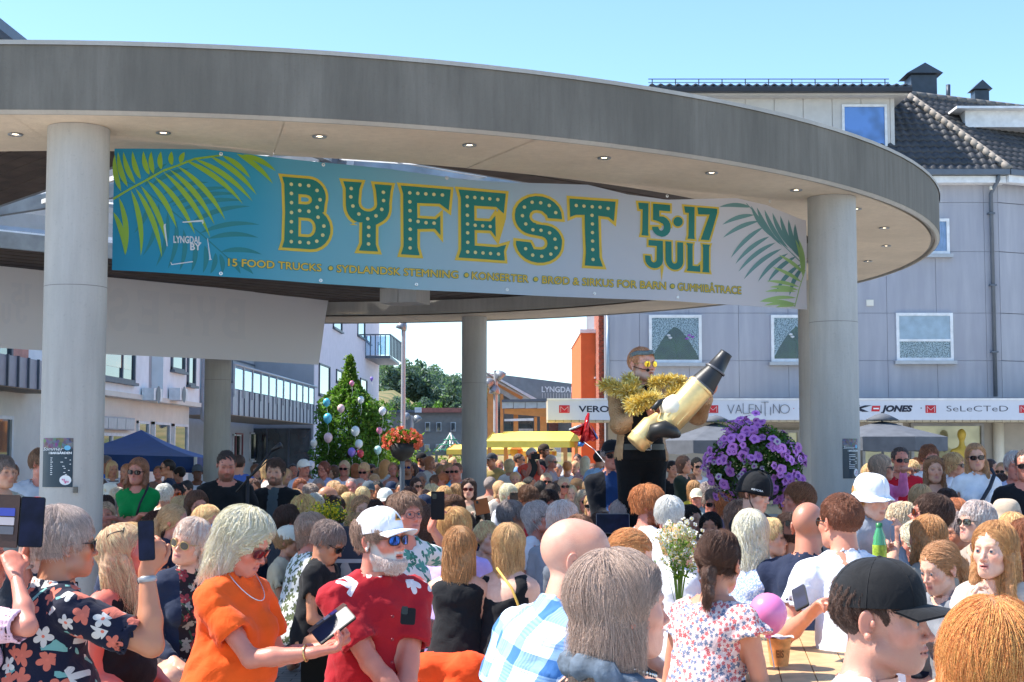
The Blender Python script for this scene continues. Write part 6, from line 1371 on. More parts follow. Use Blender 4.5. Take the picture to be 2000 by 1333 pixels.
# ---- umbrellas
def umbrella(px,Y,ptop,hw,drop,label):
    x=W(px,880,Y).x; zt=W(px,ptop,Y).z; E=empty('parasol',(x,Y,0),0,label,'parasol','grey parasols before the shops'); r=hw/2900*Y; zd=drop/2900*Y; gm=M('charcoal_canvas',(.10,.11,.13),.8,var=.15); n=8
    rim=[(r*math.cos(2*PI*k/n+.25),r*math.sin(2*PI*k/n+.25),zt-zd) for k in range(n)]
    for k in range(n):
        a,b=Vector(rim[k]),Vector(rim[(k+1)%n]); m=MB(); top=Vector((0,0,zt)); m.add([top.lerp(a,.06),top.lerp(b,.06)]+[p for t in (.35,.7,1) for p in (top.lerp(a,t)+Vector((0,0,-.0)),top.lerp(b,t))]+[a+Vector((0,0,-.24)),((a+b)/2)+Vector((0,0,-.27))*1,b+Vector((0,0,-.24))],[(0,1,3,2),(2,3,5,4),(4,5,7,6),(6,7,10,9,8)]); m.build('canvas_panel',gm,E)
        m=MB(); m.bar(top+Vector((0,0,-.05)),a+Vector((0,0,-.02)),.02); m.build('rib',dsteel,E)
    m=MB(); m.lathe([(.0001,zt+.14),(.12,zt+.11),(.30,zt+.02),(.28,zt+.0)],8); m.build('top_vent',gm,E); m=MB(); m.lathe([(.025,0),(.025,zt+.05)],10); m.build('pole',dsteel,E); m=MB(); m.lathe([(.0001,.1),(.3,.08),(.32,0)],16); m.build('base',dsteel,E)
umbrella(1398,29,825,108,36,'left grey parasol, behind the golden device and the petunias'); umbrella(1724,27,822,126,32,'right grey parasol, beside the right column, before the shop window')
# ---- blue party tent
E=empty('tent',(W(276,880,25).x,25,0),0,'royal blue pop-up tent between the left columns','tent'); blue=M('blue_tent_cloth',(.012,.055,.22),.6,var=.1)
c=E.location; pk=W(276,840,26)-c; cr=[W(110,885,24.5)-c,W(382,893,24.2)-c,W(430,898,28)-c,W(190,890,29)-c]
for a,b in ((0,1),(1,2),(2,3),(3,0)):
    m=MB(); m.grid(lambda u,v:(lambda e:e.lerp(pk,v)-Vector((0,0,.10*math.sin(PI*v)*.6+.04*math.sin(PI*u)*(1-v))))(cr[a].lerp(cr[b],u)),10,8); m.build('roof_panel',blue,E)
    m=MB(); m.grid(lambda u,v:cr[a].lerp(cr[b],u)+Vector((0,-.012*math.sin(u*30),-.26*v)),24,2); m.build('valance',blue,E)
for q in cr: m=MB(); m.bar((q.x,q.y,0),tuple(q),.045); m.build('leg',wframe,E)
# ---- yellow market stalls
def stall(px0,px1,pr,pe,Y,label,frac=.6):
    x0,x1=W(px0,880,Y).x,W(px1,880,Y).x; zr_,ze=W(px0,pr,Y).z,W(px0,pe,Y).z; cx=(x0+x1)/2; E=empty('market_stall',(cx,Y+1,0),R(-8),label,'market stall','yellow market stalls'); ym=M('yellow_tarpaulin',(.80,.62,.10),.5,var=.06); hx=(x1-x0)/2; d=1.3
    for sy in (-1,1):
        m=MB(); m.grid(lambda u,v:(-hx+2*hx*u+(.55 if v>.99 and u<.01 else 0),sy*d*(1-v),ze+(zr_-ze)*v-.03*math.sin(PI*v)),8,5); m.build('roof_cloth',ym,E); m=MB(); m.grid(lambda u,v:(-hx+2*hx*u,sy*d,ze-.14*v),8,1); m.build('valance',ym,E)
    for sx in (-1,1): m=MB(); m.add([(sx*hx,-d,ze),(sx*hx,d,ze),(sx*hx,0,zr_)],[(0,1,2)]); m.build('gable_cloth',ym,E)
    for sx in (-1,1):
        for sy in (-1,1): m=MB(); m.bar((sx*(hx-.1),sy*(d-.05),0),(sx*(hx-.1),sy*(d-.05),ze),.08); m.build('post',orw,E)
    m=MB(); m.box((-hx+.1,-d+.1,.8),(hx-.1,-d+.7,.85)); m.build('counter',orw,E)
stall(962,1128,842,862,33,'nearest yellow roofed market stall, left of the orange building'); stall(885,1010,866,878,40,'yellow stall mostly behind the centre column'); stall(1010,1080,870,882,44,'farthest yellow stall behind the nearest one')
# pergola beam and hedge
E=empty('pergola',(W(850,880,40).x,40,0),0,'dark green metal beam on posts running behind the crowd left of the centre column','pergola'); gmm=M('green_grey_metal',(.12,.17,.16),.5)
a,b=W(800,886,40)-E.location,W(905,886,40)-E.location; m=MB(); m.bar(a,b,.12,.12); m.build('beam',gmm,E)
for t in (0,.5,1): p=a.lerp(b,t); m=MB(); m.bar((p.x,p.y,0),tuple(p),.07); m.build('post',gmm,E)
hdg=empty('hedge',(W(830,880,42).x,42,0),0,'yellow-green shrubs under the green beam behind the crowd','hedge'); g=np.random.default_rng(9); P=np.stack([g.uniform(-1.6,1.4,5000),g.uniform(-.3,.3,5000),g.uniform(.2,1.45,5000)+.12*g.normal(0,1,5000)],1); leaves(P,.05,'leaves',lf_yel,hdg,9)
hdg=empty('bush',(W(762,880,34).x,34,0),0,'light green bush between the balloon tree and the flower basket post','bush'); P=g.normal(0,1,(3500,3))*np.array([.34,.3,.34])+np.array([0,0,1.15]); leaves(P,.05,'leaves',lf_yel,hdg,10)
# playground net
E=empty('climbing_net',(W(880,880,50).x,50,0),0,'green and white playground climbing net showing left of the centre column','climbing net'); c=E.location; pk=W(880,846,50)-c
for k in range(10):
    a=2*PI*k/10; f=Vector((.62*math.cos(a),.62*math.sin(a),W(0,884,50).z)); m=MB(); m.tube([pk,pk.lerp(f,.4)+Vector((0,0,-.08)),f],.022,5); m.build('rope',M('rope_green',(.03,.22,.14),.6) if k%2 else wframe,E)
for t in (.35,.6,.85): m=MB(); m.tube([(.62*t*math.cos(a),.62*t*math.sin(a),pk.z+(W(0,884,50).z-pk.z)*t) for a in (2*PI*k/12 for k in range(12))],.02,5,closed=True,caps=False); m.build('rope_ring',M('rope_green',(.03,.22,.14),.6),E)
m=MB(); m.tube([(0,0,0),tuple(pk)],.05,8); m.build('mast',lmetal,E)
# ============================================================ the crowd
FAIR,TAN,RED,PALE,DEEP='#d9a488','#bd8160','#d08671','#e2b49c','#6b4530'
BL,PB,LB,GR,WH,BR,DB,BK,GI='#d2b27c','#e6d5ae','#a98958','#8f8d8a','#d9d7d2','#6e5038','#3f2d22','#171412','#b8713a'
def P(*a,**k): return person(*a,**k)
# ---- nearest rows
P(118,990,4.6,'heavy grey-haired man in navy tropical flower shirt raising a phone',yaw=118,byaw=128,hair='side',hairc='#a5a29c',vol=1.1,skin=TAN,top='floral_navy',neck='collar',fat=.75,glasses='dark',arms=('lap',('px',287,1118,-.05)),poleR=(-.3,-.35,-1.1),palmR=(1,0,.2),hdirR=(-.1,-.35,1),curl=(.4,.5),sleeve=.75,beard=.25,beardc='#9a8f88',slen=1.1,curl_h=.1)
W1=P(222,1024,5.35,'sunburnt blonde woman in black vest gazing up, sunglasses pushed into her hair',yaw=96,byaw=70,pitch=14,fem=True,hair='long',len=.26,hairc='#cdb58c',skin='#cf7565',top='dark_cloth',tank=True,fat=.95,glasses='dark',gup=1,arms=('lap','lap'),vol=1.0)
P(386,1012,6.5,'silver-blonde woman in navy blazer, gold-rimmed sunglasses, head tilted',yaw=-22,roll=14,byaw=25,fem=True,hair='side',hairc='#cfc4b0',skin=FAIR,top='c#20293f',inner=('floral_dark',.07),neck='v',sleeve=1.85,glasses='gold',fat=.3,arms=('lap','lap'),mouth=.001)
O1=P(492,996,4.85,'white-blonde woman in orange dress looking down at her phone wallet',yaw=72,byaw=62,pitch=-24,fem=True,hair='wavy',len=.135,vol=1.14,hairc='#f0d8b4',skin=RED,top='c#f05c1c',neck='v',sleeve=.62,flare=.012,ease=.010,fat=.5,hem=.40,legs='c#f05c1c',glasses='red',arms=(('px',640,1262,.12),('px',612,1275,-.22)),lean=6,palmL=(-.3,.2,1),palmR=(.2,.1,1),hdirR=(.7,-.6,.1),curl=(.6,.5))
R1=P(733,990,5.15,'white-bearded man in white cap, blue mirrored sunglasses and red flowered shirt',yaw=56,byaw=30,pitch=4,hair='short',hairc='#8a7a68',skin=RED,top='floral_red',neck='collar',sleeve=.72,flare=.010,fat=.4,glasses='blue',cap_=('cap','white_cloth'),beard=1,beardc='#cfc9c0',arms=((.0,.31,.02),(.05,.35,.06)),palmL=(0,0,-1),palmR=(0,0,-1),hdirL=(-1,-.2,-.2),hdirR=(1,-.2,-.2),legs='c#8a8d92',ease=.010)
P(606,1001,8.3,'short grey-haired woman in olive and white leaf blouse turned away',yaw=104,byaw=120,fem=True,hair='side',hairc='#9a8a76',skin=RED,top='camo',fat=.8,sleeve=.6,glasses='clear',s=.98)
P(655,1020,8.0,'grey-haired man bowed forward in the shade of the dark case',yaw=75,pitch=-28,hair='side',hairc='#77706a',skin=TAN,top='dark_cloth',glasses='dark',s=.9)
P(651,984,9.3,'child in dark grey baseball cap facing away behind the yellow posy',yaw=175,child=True,hair='short',hairc=DB,cap_=('cap','c#2b3038'),top='c#55584a')
P(592,972,9.6,'woman with big frizzy ginger-blonde hair and dark clip, back turned',yaw=170,fem=True,hair='curly',vol=1.5,hairc='#d8ae6c',top='c#d8c8a8',curl=(.4,.4))
P(560,1026,9.0,'child in cream peaked cap beside the orange dress',yaw=80,child=True,hair='short',hairc=LB,cap_=('cap','c#e4dcc8'),top='c#d6c6a8')
P(787,962,7.1,'grey-brown-haired woman in clear glasses and teal leaf shirt holding up a phone',yaw=38,byaw=40,pitch=5,fem=True,hair='side',vol=1.15,hairc='#75624f',skin=RED,top='leaf_green',glasses='clear',fat=.7,arms=(('px',842,1030,.25),'lap'),hdirL=(.35,-.1,1),poleL=(.6,-.2,-1))
P(843,985,8.4,'brown bob-haired woman in dark red flowered dress seen from behind',yaw=150,fem=True,hair='bob',len=.10,hairc='#4d3727',top='floral_dark')
P(887,992,7.6,'man with thick sandy hair in lilac polo shirt, back turned',yaw=150,byaw=165,hair='side',vol=1.25,hairc='#c29a5c',skin=RED,top='c#b7a0d8',neck='collar',fat=.3)
G1=P(897,1027,6.7,'girl with long light brown hair in black top, orange jacket round her waist',yaw=172,fem=True,hair='long',len=.40,backonly=1,hairc='#a5824f',skin=FAIR,top='dark_cloth',tank=True,legs='c#f0501e',arms=((-.20,.10,.12),'lap'),s=.9)
P(993,1020,6.7,'young woman with blonde-streaked bob and black strappy top, back turned',yaw=168,byaw=158,fem=True,hair='bob',len=.155,hairc='#b99a66',skin=PALE,top='dark_cloth',tank=True,scoop=1,fat=.15)
P(1116,1010,3.85,'bald man in glasses and blue and white checked shirt, back to camera',yaw=84,byaw=128,hair=None,hairc='#b9a79a',stub=.25,skin='#d69a80',top='plaid',neck='collar',fat=.6,glasses='clear',beard=.35,beardc='#b9a79a',lean=22,arms=('table','table'),legs='c#6a6d75',ease=.012)
P(1196,1068,3.0,'woman with grey-blonde bob and bare shoulders in black top, nearest centre',yaw=108,byaw=118,fem=True,hair='bob',len=.165,vol=1.05,hairc='#a39a8c',skin='#d99f88',top='dark_cloth',tank=True,fat=.55,dens=1.5,slen=1.1,lean=6,lift=.008)
P(1404,1033,4.85,'woman with low brown ponytail in pink flowered top with ruffled shoulders',yaw=152,byaw=140,pitch=-8,fem=True,hair='pony',lowpony=1,hairc='#4a3526',skin='#c98b6e',top='floral_pink',sleeve=.18,flare=.03,neck='wide',fat=.4,arms=('table','table'),lean=15)
P(1466,994,6.3,'woman with long pale wavy hair and blue spotted frilled dress',yaw=165,byaw=150,fem=True,hair='long',len=.26,backonly=1,vol=1.1,hairc='#e8dcc0',skin=RED,top='floral_blue',sleeve=.28,flare=.03,fat=.4,arms=('table','table'))
H1=P(1478,925,8.3,'boy in matt black skate helmet looking down',yaw=48,pitch=-14,child=False,s=.92,hs=.93,hair='short',hairc=BR,skin=PALE,top='dark_cloth',cap_=('helmet','c#14171c'),stand=True)
P(1567,944,9.3,'curly brown-haired lad in profile beyond the bald man',yaw=-82,pitch=8,hair='curly',hairc='#7b5636',skin=RED,top='dark_cloth')
P(1577,980,6.2,'shaven-headed man in navy polo shirt, broad back to camera',yaw=150,byaw=162,hair=None,hairc='#8a6a58',stub=.35,skin='#c8846a',top='c#1d2740',neck='collar',fat=.7,glasses='dark',s=1.04)
M1=P(1645,960,5.6,'man with cropped brown hair in white polo leaning on the table with a phone',yaw=-155,byaw=-168,hair='short',vol=.7,slen=.4,hairc='#6f4a33',skin='#cc8b70',top='c#dfe3ee',neck='collar',fat=.35,glasses='dark',arms=(('px',1588,1195,-.3),'table'),poleL=(.5,.2,-1),lean=14,curl=(.5,.4))
B1=P(1702,927,6.7,'boy in white bucket hat with green bottle',yaw=28,pitch=-8,child=True,hair='short',bangs=1,hairc='#c79a4f',skin=PALE,top='c#9ea4ae',sleeve=1.9,neck='high',cap_=('bucket','c#e9ebf0'),arms=(('px',1726,1072,-.1),'table'),poleL=(.6,-.2,-1),hdirL=(-.5,-.5,.5))
P(1708,1088,3.15,'young man in black baseball cap and white T-shirt, nearest at the right',yaw=60,byaw=60,pitch=-2,hair='crop',slen=1.0,hairc='#4b3a2e',skin='#c99580',top='white_cloth',cap_=('cap','c#1a1b1e'),beard=.22,beardc='#6b4a3a',gaze=(0,0),captilt=.1)
P(1938,1160,2.25,'woman with golden-red hair nearest the bottom right corner',yaw=158,byaw=150,fem=True,hair='long',len=.34,vol=1.08,hairc='#d98f45',skin=PALE,top='white_cloth',dens=1.6,slen=1.0,lift=.006)
P(1945,1015,5.3,'girl with long dark-blonde hair resting her cheek on her hand',yaw=-44,byaw=-25,pitch=2,fem=True,hair='long',len=.27,hairc='#b48a52',skin=PALE,top='c#c4b4a8',arms=('table',('px',1888,1190,-.22)),palmR=(1,.2,.2),hdirR=(.25,.2,1),mouth=.0015,hres=.0034,s=.88)
P(1829,1057,6.0,'fair girl with tied-back hair looking down left',yaw=-62,pitch=-16,fem=True,hair='pony',hairc='#a8855a',skin=PALE,top='c#7b7f86',s=.86)
P(1814,1003,6.7,'girl with long honey hair behind the tied-back one, hands pressed together',yaw=-150,fem=True,hair='long',len=.25,hairc='#ab8450',skin=FAIR,top='c#9b9488',arms=(('px',1752,1060,-.1),('px',1746,1058,.1)),hdirL=(0,0,1),hdirR=(0,0,1))
P(1833,967,7.6,'man with swept dark hair and orange-lensed glasses looking up left',yaw=-98,pitch=16,hair='side',vol=1.2,hairc='#4a392c',skin=RED,top='white_cloth',glasses='orange')
P(1915,980,7.3,'woman with thick silver hair and dark sunglasses at right',yaw=-66,pitch=8,fem=True,hair='side',vol=1.3,hairc='#bdb9b2',skin=PALE,top='c#9a8f86',glasses='dark')
P(1867,972,8.6,'auburn-haired woman in sunglasses beside the silver-haired one',yaw=-30,fem=True,hair='bob',hairc='#a3683a',top='c#803a30',glasses='red')
P(1966,976,9.2,'person in beige dome hat at right, back turned',yaw=-160,hair='short',hairc=GR,top='c#bba890',cap_=('bucket','c#b8a794'))
P(1978,998,7.6,'blonde head with back turned below the beige hat',yaw=175,fem=True,hair='bob',hairc='#c9a66c',top='c#9c6a50')
P(2004,1012,6.1,'brown-haired woman cut by the right edge',yaw=180,fem=True,hair='long',hairc='#7a4d2c',top='c#5a3a30')
# ---- right standing group
P(1718,887,11.4,'grey-bobbed woman in pink cardigan pointing to the right',yaw=82,byaw=40,fem=True,hair='bob',len=.12,hairc='#a39680',top='c#e77fb4',sleeve=1.9,glasses='dark',arms=(('px',1764,917,-.3),'hang'),pointL=True,hdirL=(1,-.2,.05),poleL=(.2,-.2,-1),stand=True)
P(1757,872,12.2,'stocky man in red jumper, dark sunglasses and grey stubble',hair='crop',hairc='#4b4641',skin=RED,top='c#c0182c',sleeve=1.9,glasses='dark',beard=.5,beardc='#77706c',fat=.6,arms=('hang','hang'),stand=True)
P(1813,868,12.6,'tall teenage boy with brown fringe in white T-shirt',yaw=10,hair='short',vol=1.2,bangs=1,hairc='#7a5436',skin=RED,top='white_cloth',arms=('hang','hang'),stand=True)
P(1823,889,10.8,'smiling young woman in white top with sunglasses on her head',yaw=-4,fem=True,hair='long',len=.22,hairc='#8a6a48',skin=FAIR,top='white_cloth',neck='wide',sleeve=.2,glasses='dark',gup=1,stand=True,arms=('hang','hang'),mouth=.001)
P(1860,884,12.6,'fair short-haired woman in sunglasses looking right, white T-shirt',yaw=58,fem=True,hair='side',hairc='#b9a06e',top='white_cloth',glasses='dark',stand=True,arms=('hang','hang'))
L1=P(1903,864,10.6,'smiling woman in white V-neck T-shirt with a dark strap across it',yaw=-10,byaw=0,roll=-3,fem=True,hair='long',len=.22,hairc='#a48358',skin=FAIR,top='white_cloth',neck='v',sleeve=.42,glasses='dark',fat=.55,stand=True,arms=('hang','hang'))
P(1932,896,17,'dark-haired woman far off in the gap right of the strapped T-shirt',yaw=50,fem=True,hair='pony',hairc=DB,top='c#5b7080',stand=True,arms=('hang','hang'))
P(1957,902,16.5,'woman with hair pulled back and dark sunglasses in the gap at right',yaw=-35,fem=True,hair='pony',hairc=LB,top='c#c9c2b6',glasses='dark',stand=True,arms=('hang','hang'))
P(1981,880,10.7,'white-haired man in pale T-shirt with hand over his mouth',yaw=-8,hair='short',hairc='#b9b6b0',skin=RED,top='c#c3cdea',stand=True,arms=('mouth','hang'))
P(2003,876,9.7,'man in black speckled shirt and sunglasses at the right edge',yaw=-18,hair='crop',hairc='#4e4a46',skin=RED,top='c#17181e',glasses='dark',fat=.5,stand=True,arms=('hang','hang'))
P(1798,945,9.4,'woman with smooth streaked bob, back turned below the red jumper',yaw=172,fem=True,hair='bob',len=.12,hairc='#a8946a',top='c#c8c0b0')
P(1849,955,10.2,'dark head wearing a hairband below the strapped T-shirt',yaw=170,fem=True,hair='side',hairc=DB,top='c#7a7f86')
P(1764,983,8.2,'elderly woman with pale curls behind the bucket-hatted boy',yaw=-60,fem=True,hair='curly',hairc='#d7c7a0',skin=PALE,top='c#aab0b8')
P(1792,893,15.5,'small child peeping out beside the red jumper',child=True,hair='short',hairc=GI,top='c#b86a50',stand=True,arms=('hang','hang'))
P(1744,984,8.8,'head in black cap behind the hatted boy',yaw=150,hair='short',hairc=BK,cap_=('cap','dark_cloth'),top='c#b02020')
# ---- centre
PF=None
MC=P(1194,859,10.6,'old man in black cap and dark sunglasses with clasped hands, navy jacket over blue shirt',yaw=8,hair='short',hairc=GR,skin=RED,top='c#14161f',inner=('c#1f3a66',.075),sleeve=1.9,neck='collar',glasses='dark',cap_=('cap','c#10131b'),stand=True,arms=((.02,.27,.22),(.03,.24,.20)),palmL=(-1,.2,0),palmR=(1,.2,0),hdirL=(-.5,-.5,.3),hdirR=(.6,-.5,.2),curl=(.7,.6))
P(1264,948,8.3,'ginger-bearded man in white shirt looking right',yaw=74,byaw=110,hair='side',vol=1.25,hairc='#a8713c',skin=RED,top='white_cloth',beard=1,beardc='#8a4a26',glasses='clear')
P(1307,966,7.8,'man with cropped snow-white hair, back turned',yaw=168,hair='short',hairc='#e2dfd8',skin=RED,top='white_cloth',neck='collar')
P(1322,1024,6.7,'blond boy in sports sunglasses behind the wildflowers',yaw=120,child=True,hair='short',hairc='#cfae74',skin=PALE,top='white_cloth',glasses='dark')
P(1242,1033,5.6,'strawberry-blonde girl with bowed head',yaw=62,pitch=-20,fem=True,hair='pony',hairc='#c08a50',skin=PALE,top='c#d8cfc4',s=.86)
P(1390,955,11.2,'grey-haired man in dark sunglasses and blue shirt below the petunias',yaw=-2,hair='short',hairc='#6e665c',skin=RED,top='c#7c93cf',glasses='dark',neck='collar')
P(1388,999,9.6,'black-haired girl peering over shoulders in front of the blue-shirted man',yaw=-15,child=True,fem=True,hair='bob',hairc=BK,skin=TAN,top='c#c5c8d0')
P(1361,954,15,'smiling woman in white peaked cap and striped top',yaw=-5,fem=True,hair='short',hairc=LB,skin=RED,top='stripe_sea',cap_=('cap','c#e9dfc6'))
P(1355,938,15.5,'fair-haired head turned away, above the white peaked cap',yaw=170,fem=True,hair='bob',hairc=LB,top='c#d0c040')
P(1381,941,15,'grey head turned away beside the petunias',yaw=175,hair='short',hairc=GR,top='c#8f9aa0')
P(1360,893,16.8,'dark-haired woman in white patterned blouse and sunglasses left of the petunias',yaw=15,fem=True,hair='short',hairc=BK,skin=FAIR,top='c#dfe5f2',glasses='dark',stand=True,arms=('cross','hang'),sleeve=1.4)
P(1333,889,16.2,'woman in dark green anorak looking right',yaw=58,fem=True,hair='bob',hairc='#4f3526',top='c#1c2a24',sleeve=1.9,stand=True,arms=('cross','cross'))
P(1312,899,18,'dark-haired man half hidden by the black trousers',yaw=20,hair='short',hairc=BK,top='dark_cloth',stand=True,arms=('hang','hang'))
P(1446,978,8.6,'man with shaggy greying curls left of the helmet',yaw=112,hair='curly',hairc='#86705c',skin=RED,top='c#59606b')
P(1540,955,10.5,'dark figure between the helmet and the curly lad',yaw=0,hair='short',hairc=BK,top='dark_cloth')
# ---- round the centre column
SG=P(916,933,14.2,'woman in dark red sunglasses filming with tan phone before the centre column',yaw=-2,fem=True,hair='bob',len=.16,hairc='#3b2a22',skin=PALE,top='c#14151a',inner=('c#a69c8c',.09),sleeve=1.85,glasses='red',stand=True,arms=(('px',948,995,-.4),('px',925,1000,-.35)))
P(962,885,23.5,'man in khaki T-shirt and grey shorts right of the centre column',yaw=-60,byaw=-20,hair='crop',hairc=BR,skin=TAN,top='c#a3905c',legs='c#6a6c72',cap_=('cap','c#3c4048'),stand=True,arms=('hip','hang'))
P(995,897,21.5,'fluffy blonde woman in white blouse with shoulder bag strap, back turned',yaw=162,fem=True,hair='wavy',hairc='#d9c692',top='white_cloth',sleeve=1,fat=.4,stand=True,arms=('hang','hang'))
P(1013,885,24,'dark short-haired man in sunglasses under the yellow stall',yaw=72,hair='crop',hairc=DB,skin=TAN,top='c#6f97c8',glasses='dark',stand=True,arms=('hang','hang'))
CAMM=P(1038,874,20.5,'man in bright coral T-shirt photographing with black camera',yaw=18,hair='short',hairc=WH,skin=RED,top='c#f0604e',glasses='clear',fat=.3,stand=True,arms=(('px',1050,900,-.35),('px',1040,900,-.35)))
P(1061,867,22.5,'bearded man in dark flat cap behind the coral T-shirt',yaw=62,hair='short',hairc=DB,skin=TAN,top='c#1b1b20',cap_=('cap','c#3a2f2a'),beard=.9,beardc='#4a2d1c',stand=True,arms=('hang','hang'))
P(1075,888,21.5,'short silver-haired woman in sunglasses and pale top right of the coral T-shirt',yaw=60,fem=True,hair='short',hairc='#a9a196',skin=RED,top='c#b9a9ae',glasses='dark',tank=True,stand=True,arms=('hang','hang'))
P(1108,900,21.5,'ginger-haired woman in white top with thin strap, back turned',yaw=160,fem=True,hair='bun',hairc='#c9873c',top='white_cloth',stand=True,arms=('hang','hang'))
P(1143,890,20.5,'woman with long platinum hair in pink ruched dress, back turned',yaw=165,fem=True,hair='long',len=.34,backonly=1,hairc='#dccfae',top='floral_purple',fat=.3,sleeve=.6,stand=True,arms=('hang','hang'))
P(1128,886,24,'mother with dark hair holding a child near the orange building',yaw=-20,fem=True,hair='bun',hairc=DB,top='c#b98a90',stand=True,arms=('cross','cross'))
P(1124,900,22.5,'small fair child held beside the platinum hair',yaw=-30,child=True,hair='short',hairc=BL,top='c#d9c4c0',stand=True,arms=('hang','hang'))
P(1170,880,19.5,'black-haired man in pale blue T-shirt left of the old man',yaw=150,hair='short',hairc=BK,skin=TAN,top='c#9cc4ee',stand=True,arms=('hang','hang'))
P(1067,923,18.5,'blond man in dark suit and sunglasses seated below the coral T-shirt',yaw=5,hair='short',hairc='#d3c3a0',skin=RED,top='c#1d2230',glasses='dark')
P(1079,941,14.4,'dark cropped head and white collar, back turned below the suited man',yaw=150,hair='crop',hairc='#35241a',top='white_cloth')
P(1073,956,12.2,'dark-haired man in sunglasses filming, face half hidden',yaw=25,pitch=-10,hair='side',hairc='#2b1e17',skin=RED,top='c#3a3c44',glasses='dark',arms=('phone','lap'))
P(1037,949,11.9,'person with smooth brown bowl haircut looking down',yaw=35,pitch=-22,hair='short',bangs=1,vol=1.2,hairc='#5f452e',skin=TAN,top='c#b03540')
P(992,945,13.8,'cream-haired woman in white jacket holding up a brown phone case',yaw=40,fem=True,hair='side',vol=1.2,hairc='#e3d6ae',top='white_cloth',sleeve=1.8,arms=(('px',1012,985,-.3),'lap'))
P(1017,944,15,'blonde curls just right of the brown phone case',yaw=160,fem=True,hair='curly',hairc='#d6bf86',top='c#c8b8a0')
P(1115,946,17.5,'little girl with long pale hair facing the camera',yaw=2,child=True,fem=True,hair='long',len=.2,hairc='#dccfa6',skin=PALE,top='c#d8d2cc',s=.72)
P(1139,955,12.8,'woman with long pale grey hair and sunglasses next to the navy jacket',yaw=20,fem=True,hair='long',len=.2,hairc='#b0a68c',skin=RED,top='c#d2c8bc',glasses='dark')
P(996,977,9.9,'grey-haired man in dark blue striped shirt, face turned right',yaw=112,hair='side',hairc='#7c7a78',skin=TAN,top='stripe_navy',glasses='clear')
P(1041,981,9.1,'silver-haired woman in red-framed glasses looking up',yaw=66,pitch=14,fem=True,hair='side',vol=1.1,hairc='#a9a8a5',skin=RED,top='white_cloth',glasses='clear')
P(1098,980,8.4,'man with tousled white curls behind the bald man',yaw=150,hair='curly',hairc='#cfc8bc',skin=RED,top='c#8a8f98')
P(1101,932,17.5,'fair woman in dark sunglasses above the little girl',yaw=10,fem=True,hair='side',hairc='#cfc2a2',skin=RED,top='c#8a6a58',glasses='dark')
P(1089,938,18,'brown-haired face between two sunglasses wearers at the centre',yaw=-15,fem=True,hair='bob',hairc='#8a6a48',skin=TAN,top='c#a88a70')
P(948,1017,8.9,'small blond child between the long-haired girl and the bob',yaw=40,child=True,hair='short',hairc=BL,skin=PALE,top='c#c9a090',s=.72)
# ---- left of the centre column
P(886,968,10.9,'woman with wavy brown hair just under the filming woman',yaw=10,fem=True,hair='wavy',hairc='#5a3f2a',skin=RED,top='c#4a4040')
P(827,967,11.8,'person in navy cap with round badge, head bowed',yaw=-15,pitch=-25,hair='short',hairc=DB,cap_=('cap','c#1e2a44'),top='c#2a3550')
P(867,950,13.8,'golden-haired woman in dark red sunglasses left of the column',yaw=12,fem=True,hair='side',vol=1.2,hairc='#c9a468',skin=RED,top='c#b8a088',glasses='red')
P(829,954,13.2,'man in black sunglasses behind the badged cap',yaw=15,hair='crop',hairc=BR,skin=TAN,top='c#545a66',glasses='dark')
P(843,946,15.4,'cream-haired woman right behind the sunglasses man',yaw=60,fem=True,hair='side',vol=1.2,hairc='#dccb9a',skin=RED,top='c#8cc8c0')
P(876,904,18.8,'pale-haired man in white shirt and sunglasses left of the column',yaw=10,hair='short',hairc=LB,skin=RED,top='white_cloth',glasses='dark',stand=True,arms=('hang','hang'))
P(893,903,18.5,'man in sky blue T-shirt and sunglasses against the column',yaw=-20,hair='crop',hairc=BR,skin=RED,top='c#64b8e4',glasses='dark',stand=True,arms=('cross','hang'))
P(822,884,23.5,'bearded man in black cap and indigo T-shirt under the green beam',yaw=60,hair='crop',hairc=DB,skin=TAN,top='c#2c2c54',cap_=('cap','c#17181c'),beard=.8,stand=True,arms=('cross','cross'))
P(838,890,21.5,'woman with straight auburn hair in pale patterned blouse',yaw=62,fem=True,hair='bob',len=.14,hairc='#a9744a',top='c#d5d4ce',sleeve=1.2,stand=True,arms=('hang','hang'))
P(853,903,22.5,'brown long-haired woman behind the patterned blouse',yaw=150,fem=True,hair='long',hairc='#5d4331',top='c#9a8878',stand=True,arms=('hang','hang'))
P(795,896,19.5,'man in blue mirrored sunglasses and charcoal T-shirt by the basket post',yaw=0,hair='crop',hairc=BR,skin=TAN,top='c#2f3a48',glasses='blue',beard=.7,stand=True,arms=('cross','cross'))
P(768,903,19.5,'laughing woman in dusty pink top with bare arms',yaw=5,pitch=12,fem=True,hair='bun',hairc=LB,skin=RED,top='c#c99a88',tank=True,stand=True,arms=('hang','hang'))
P(752,897,20.5,'woman with long curly golden hair turned away',yaw=150,fem=True,hair='long',len=.3,backonly=1,vol=1.15,hairc='#cf9f5c',top='c#c4ccd4',stand=True,arms=('hang','hang'))
P(711,904,18.6,'blonde woman in black sunglasses and white V-neck before the balloon tree',yaw=-10,pitch=-8,fem=True,hair='side',vol=1.15,hairc='#d3b27c',skin=RED,top='white_cloth',neck='v',glasses='dark',fat=.4,stand=True,arms=('hang','hang'))
P(673,899,18.8,'fair woman with dark bag strap over long white shirt',yaw=-5,fem=True,hair='bob',hairc='#cdbb92',skin=RED,top='c#eaeaf2',sleeve=1.2,glasses='dark',fat=.3,stand=True,arms=('hang','hang'))
P(634,900,18.6,'russet-haired woman in lilac T-shirt with brown strap',yaw=-35,fem=True,hair='short',hairc='#7a4228',skin=RED,top='c#aeb4dc',glasses='clear',fat=.3,stand=True,arms=('hang','hang'))
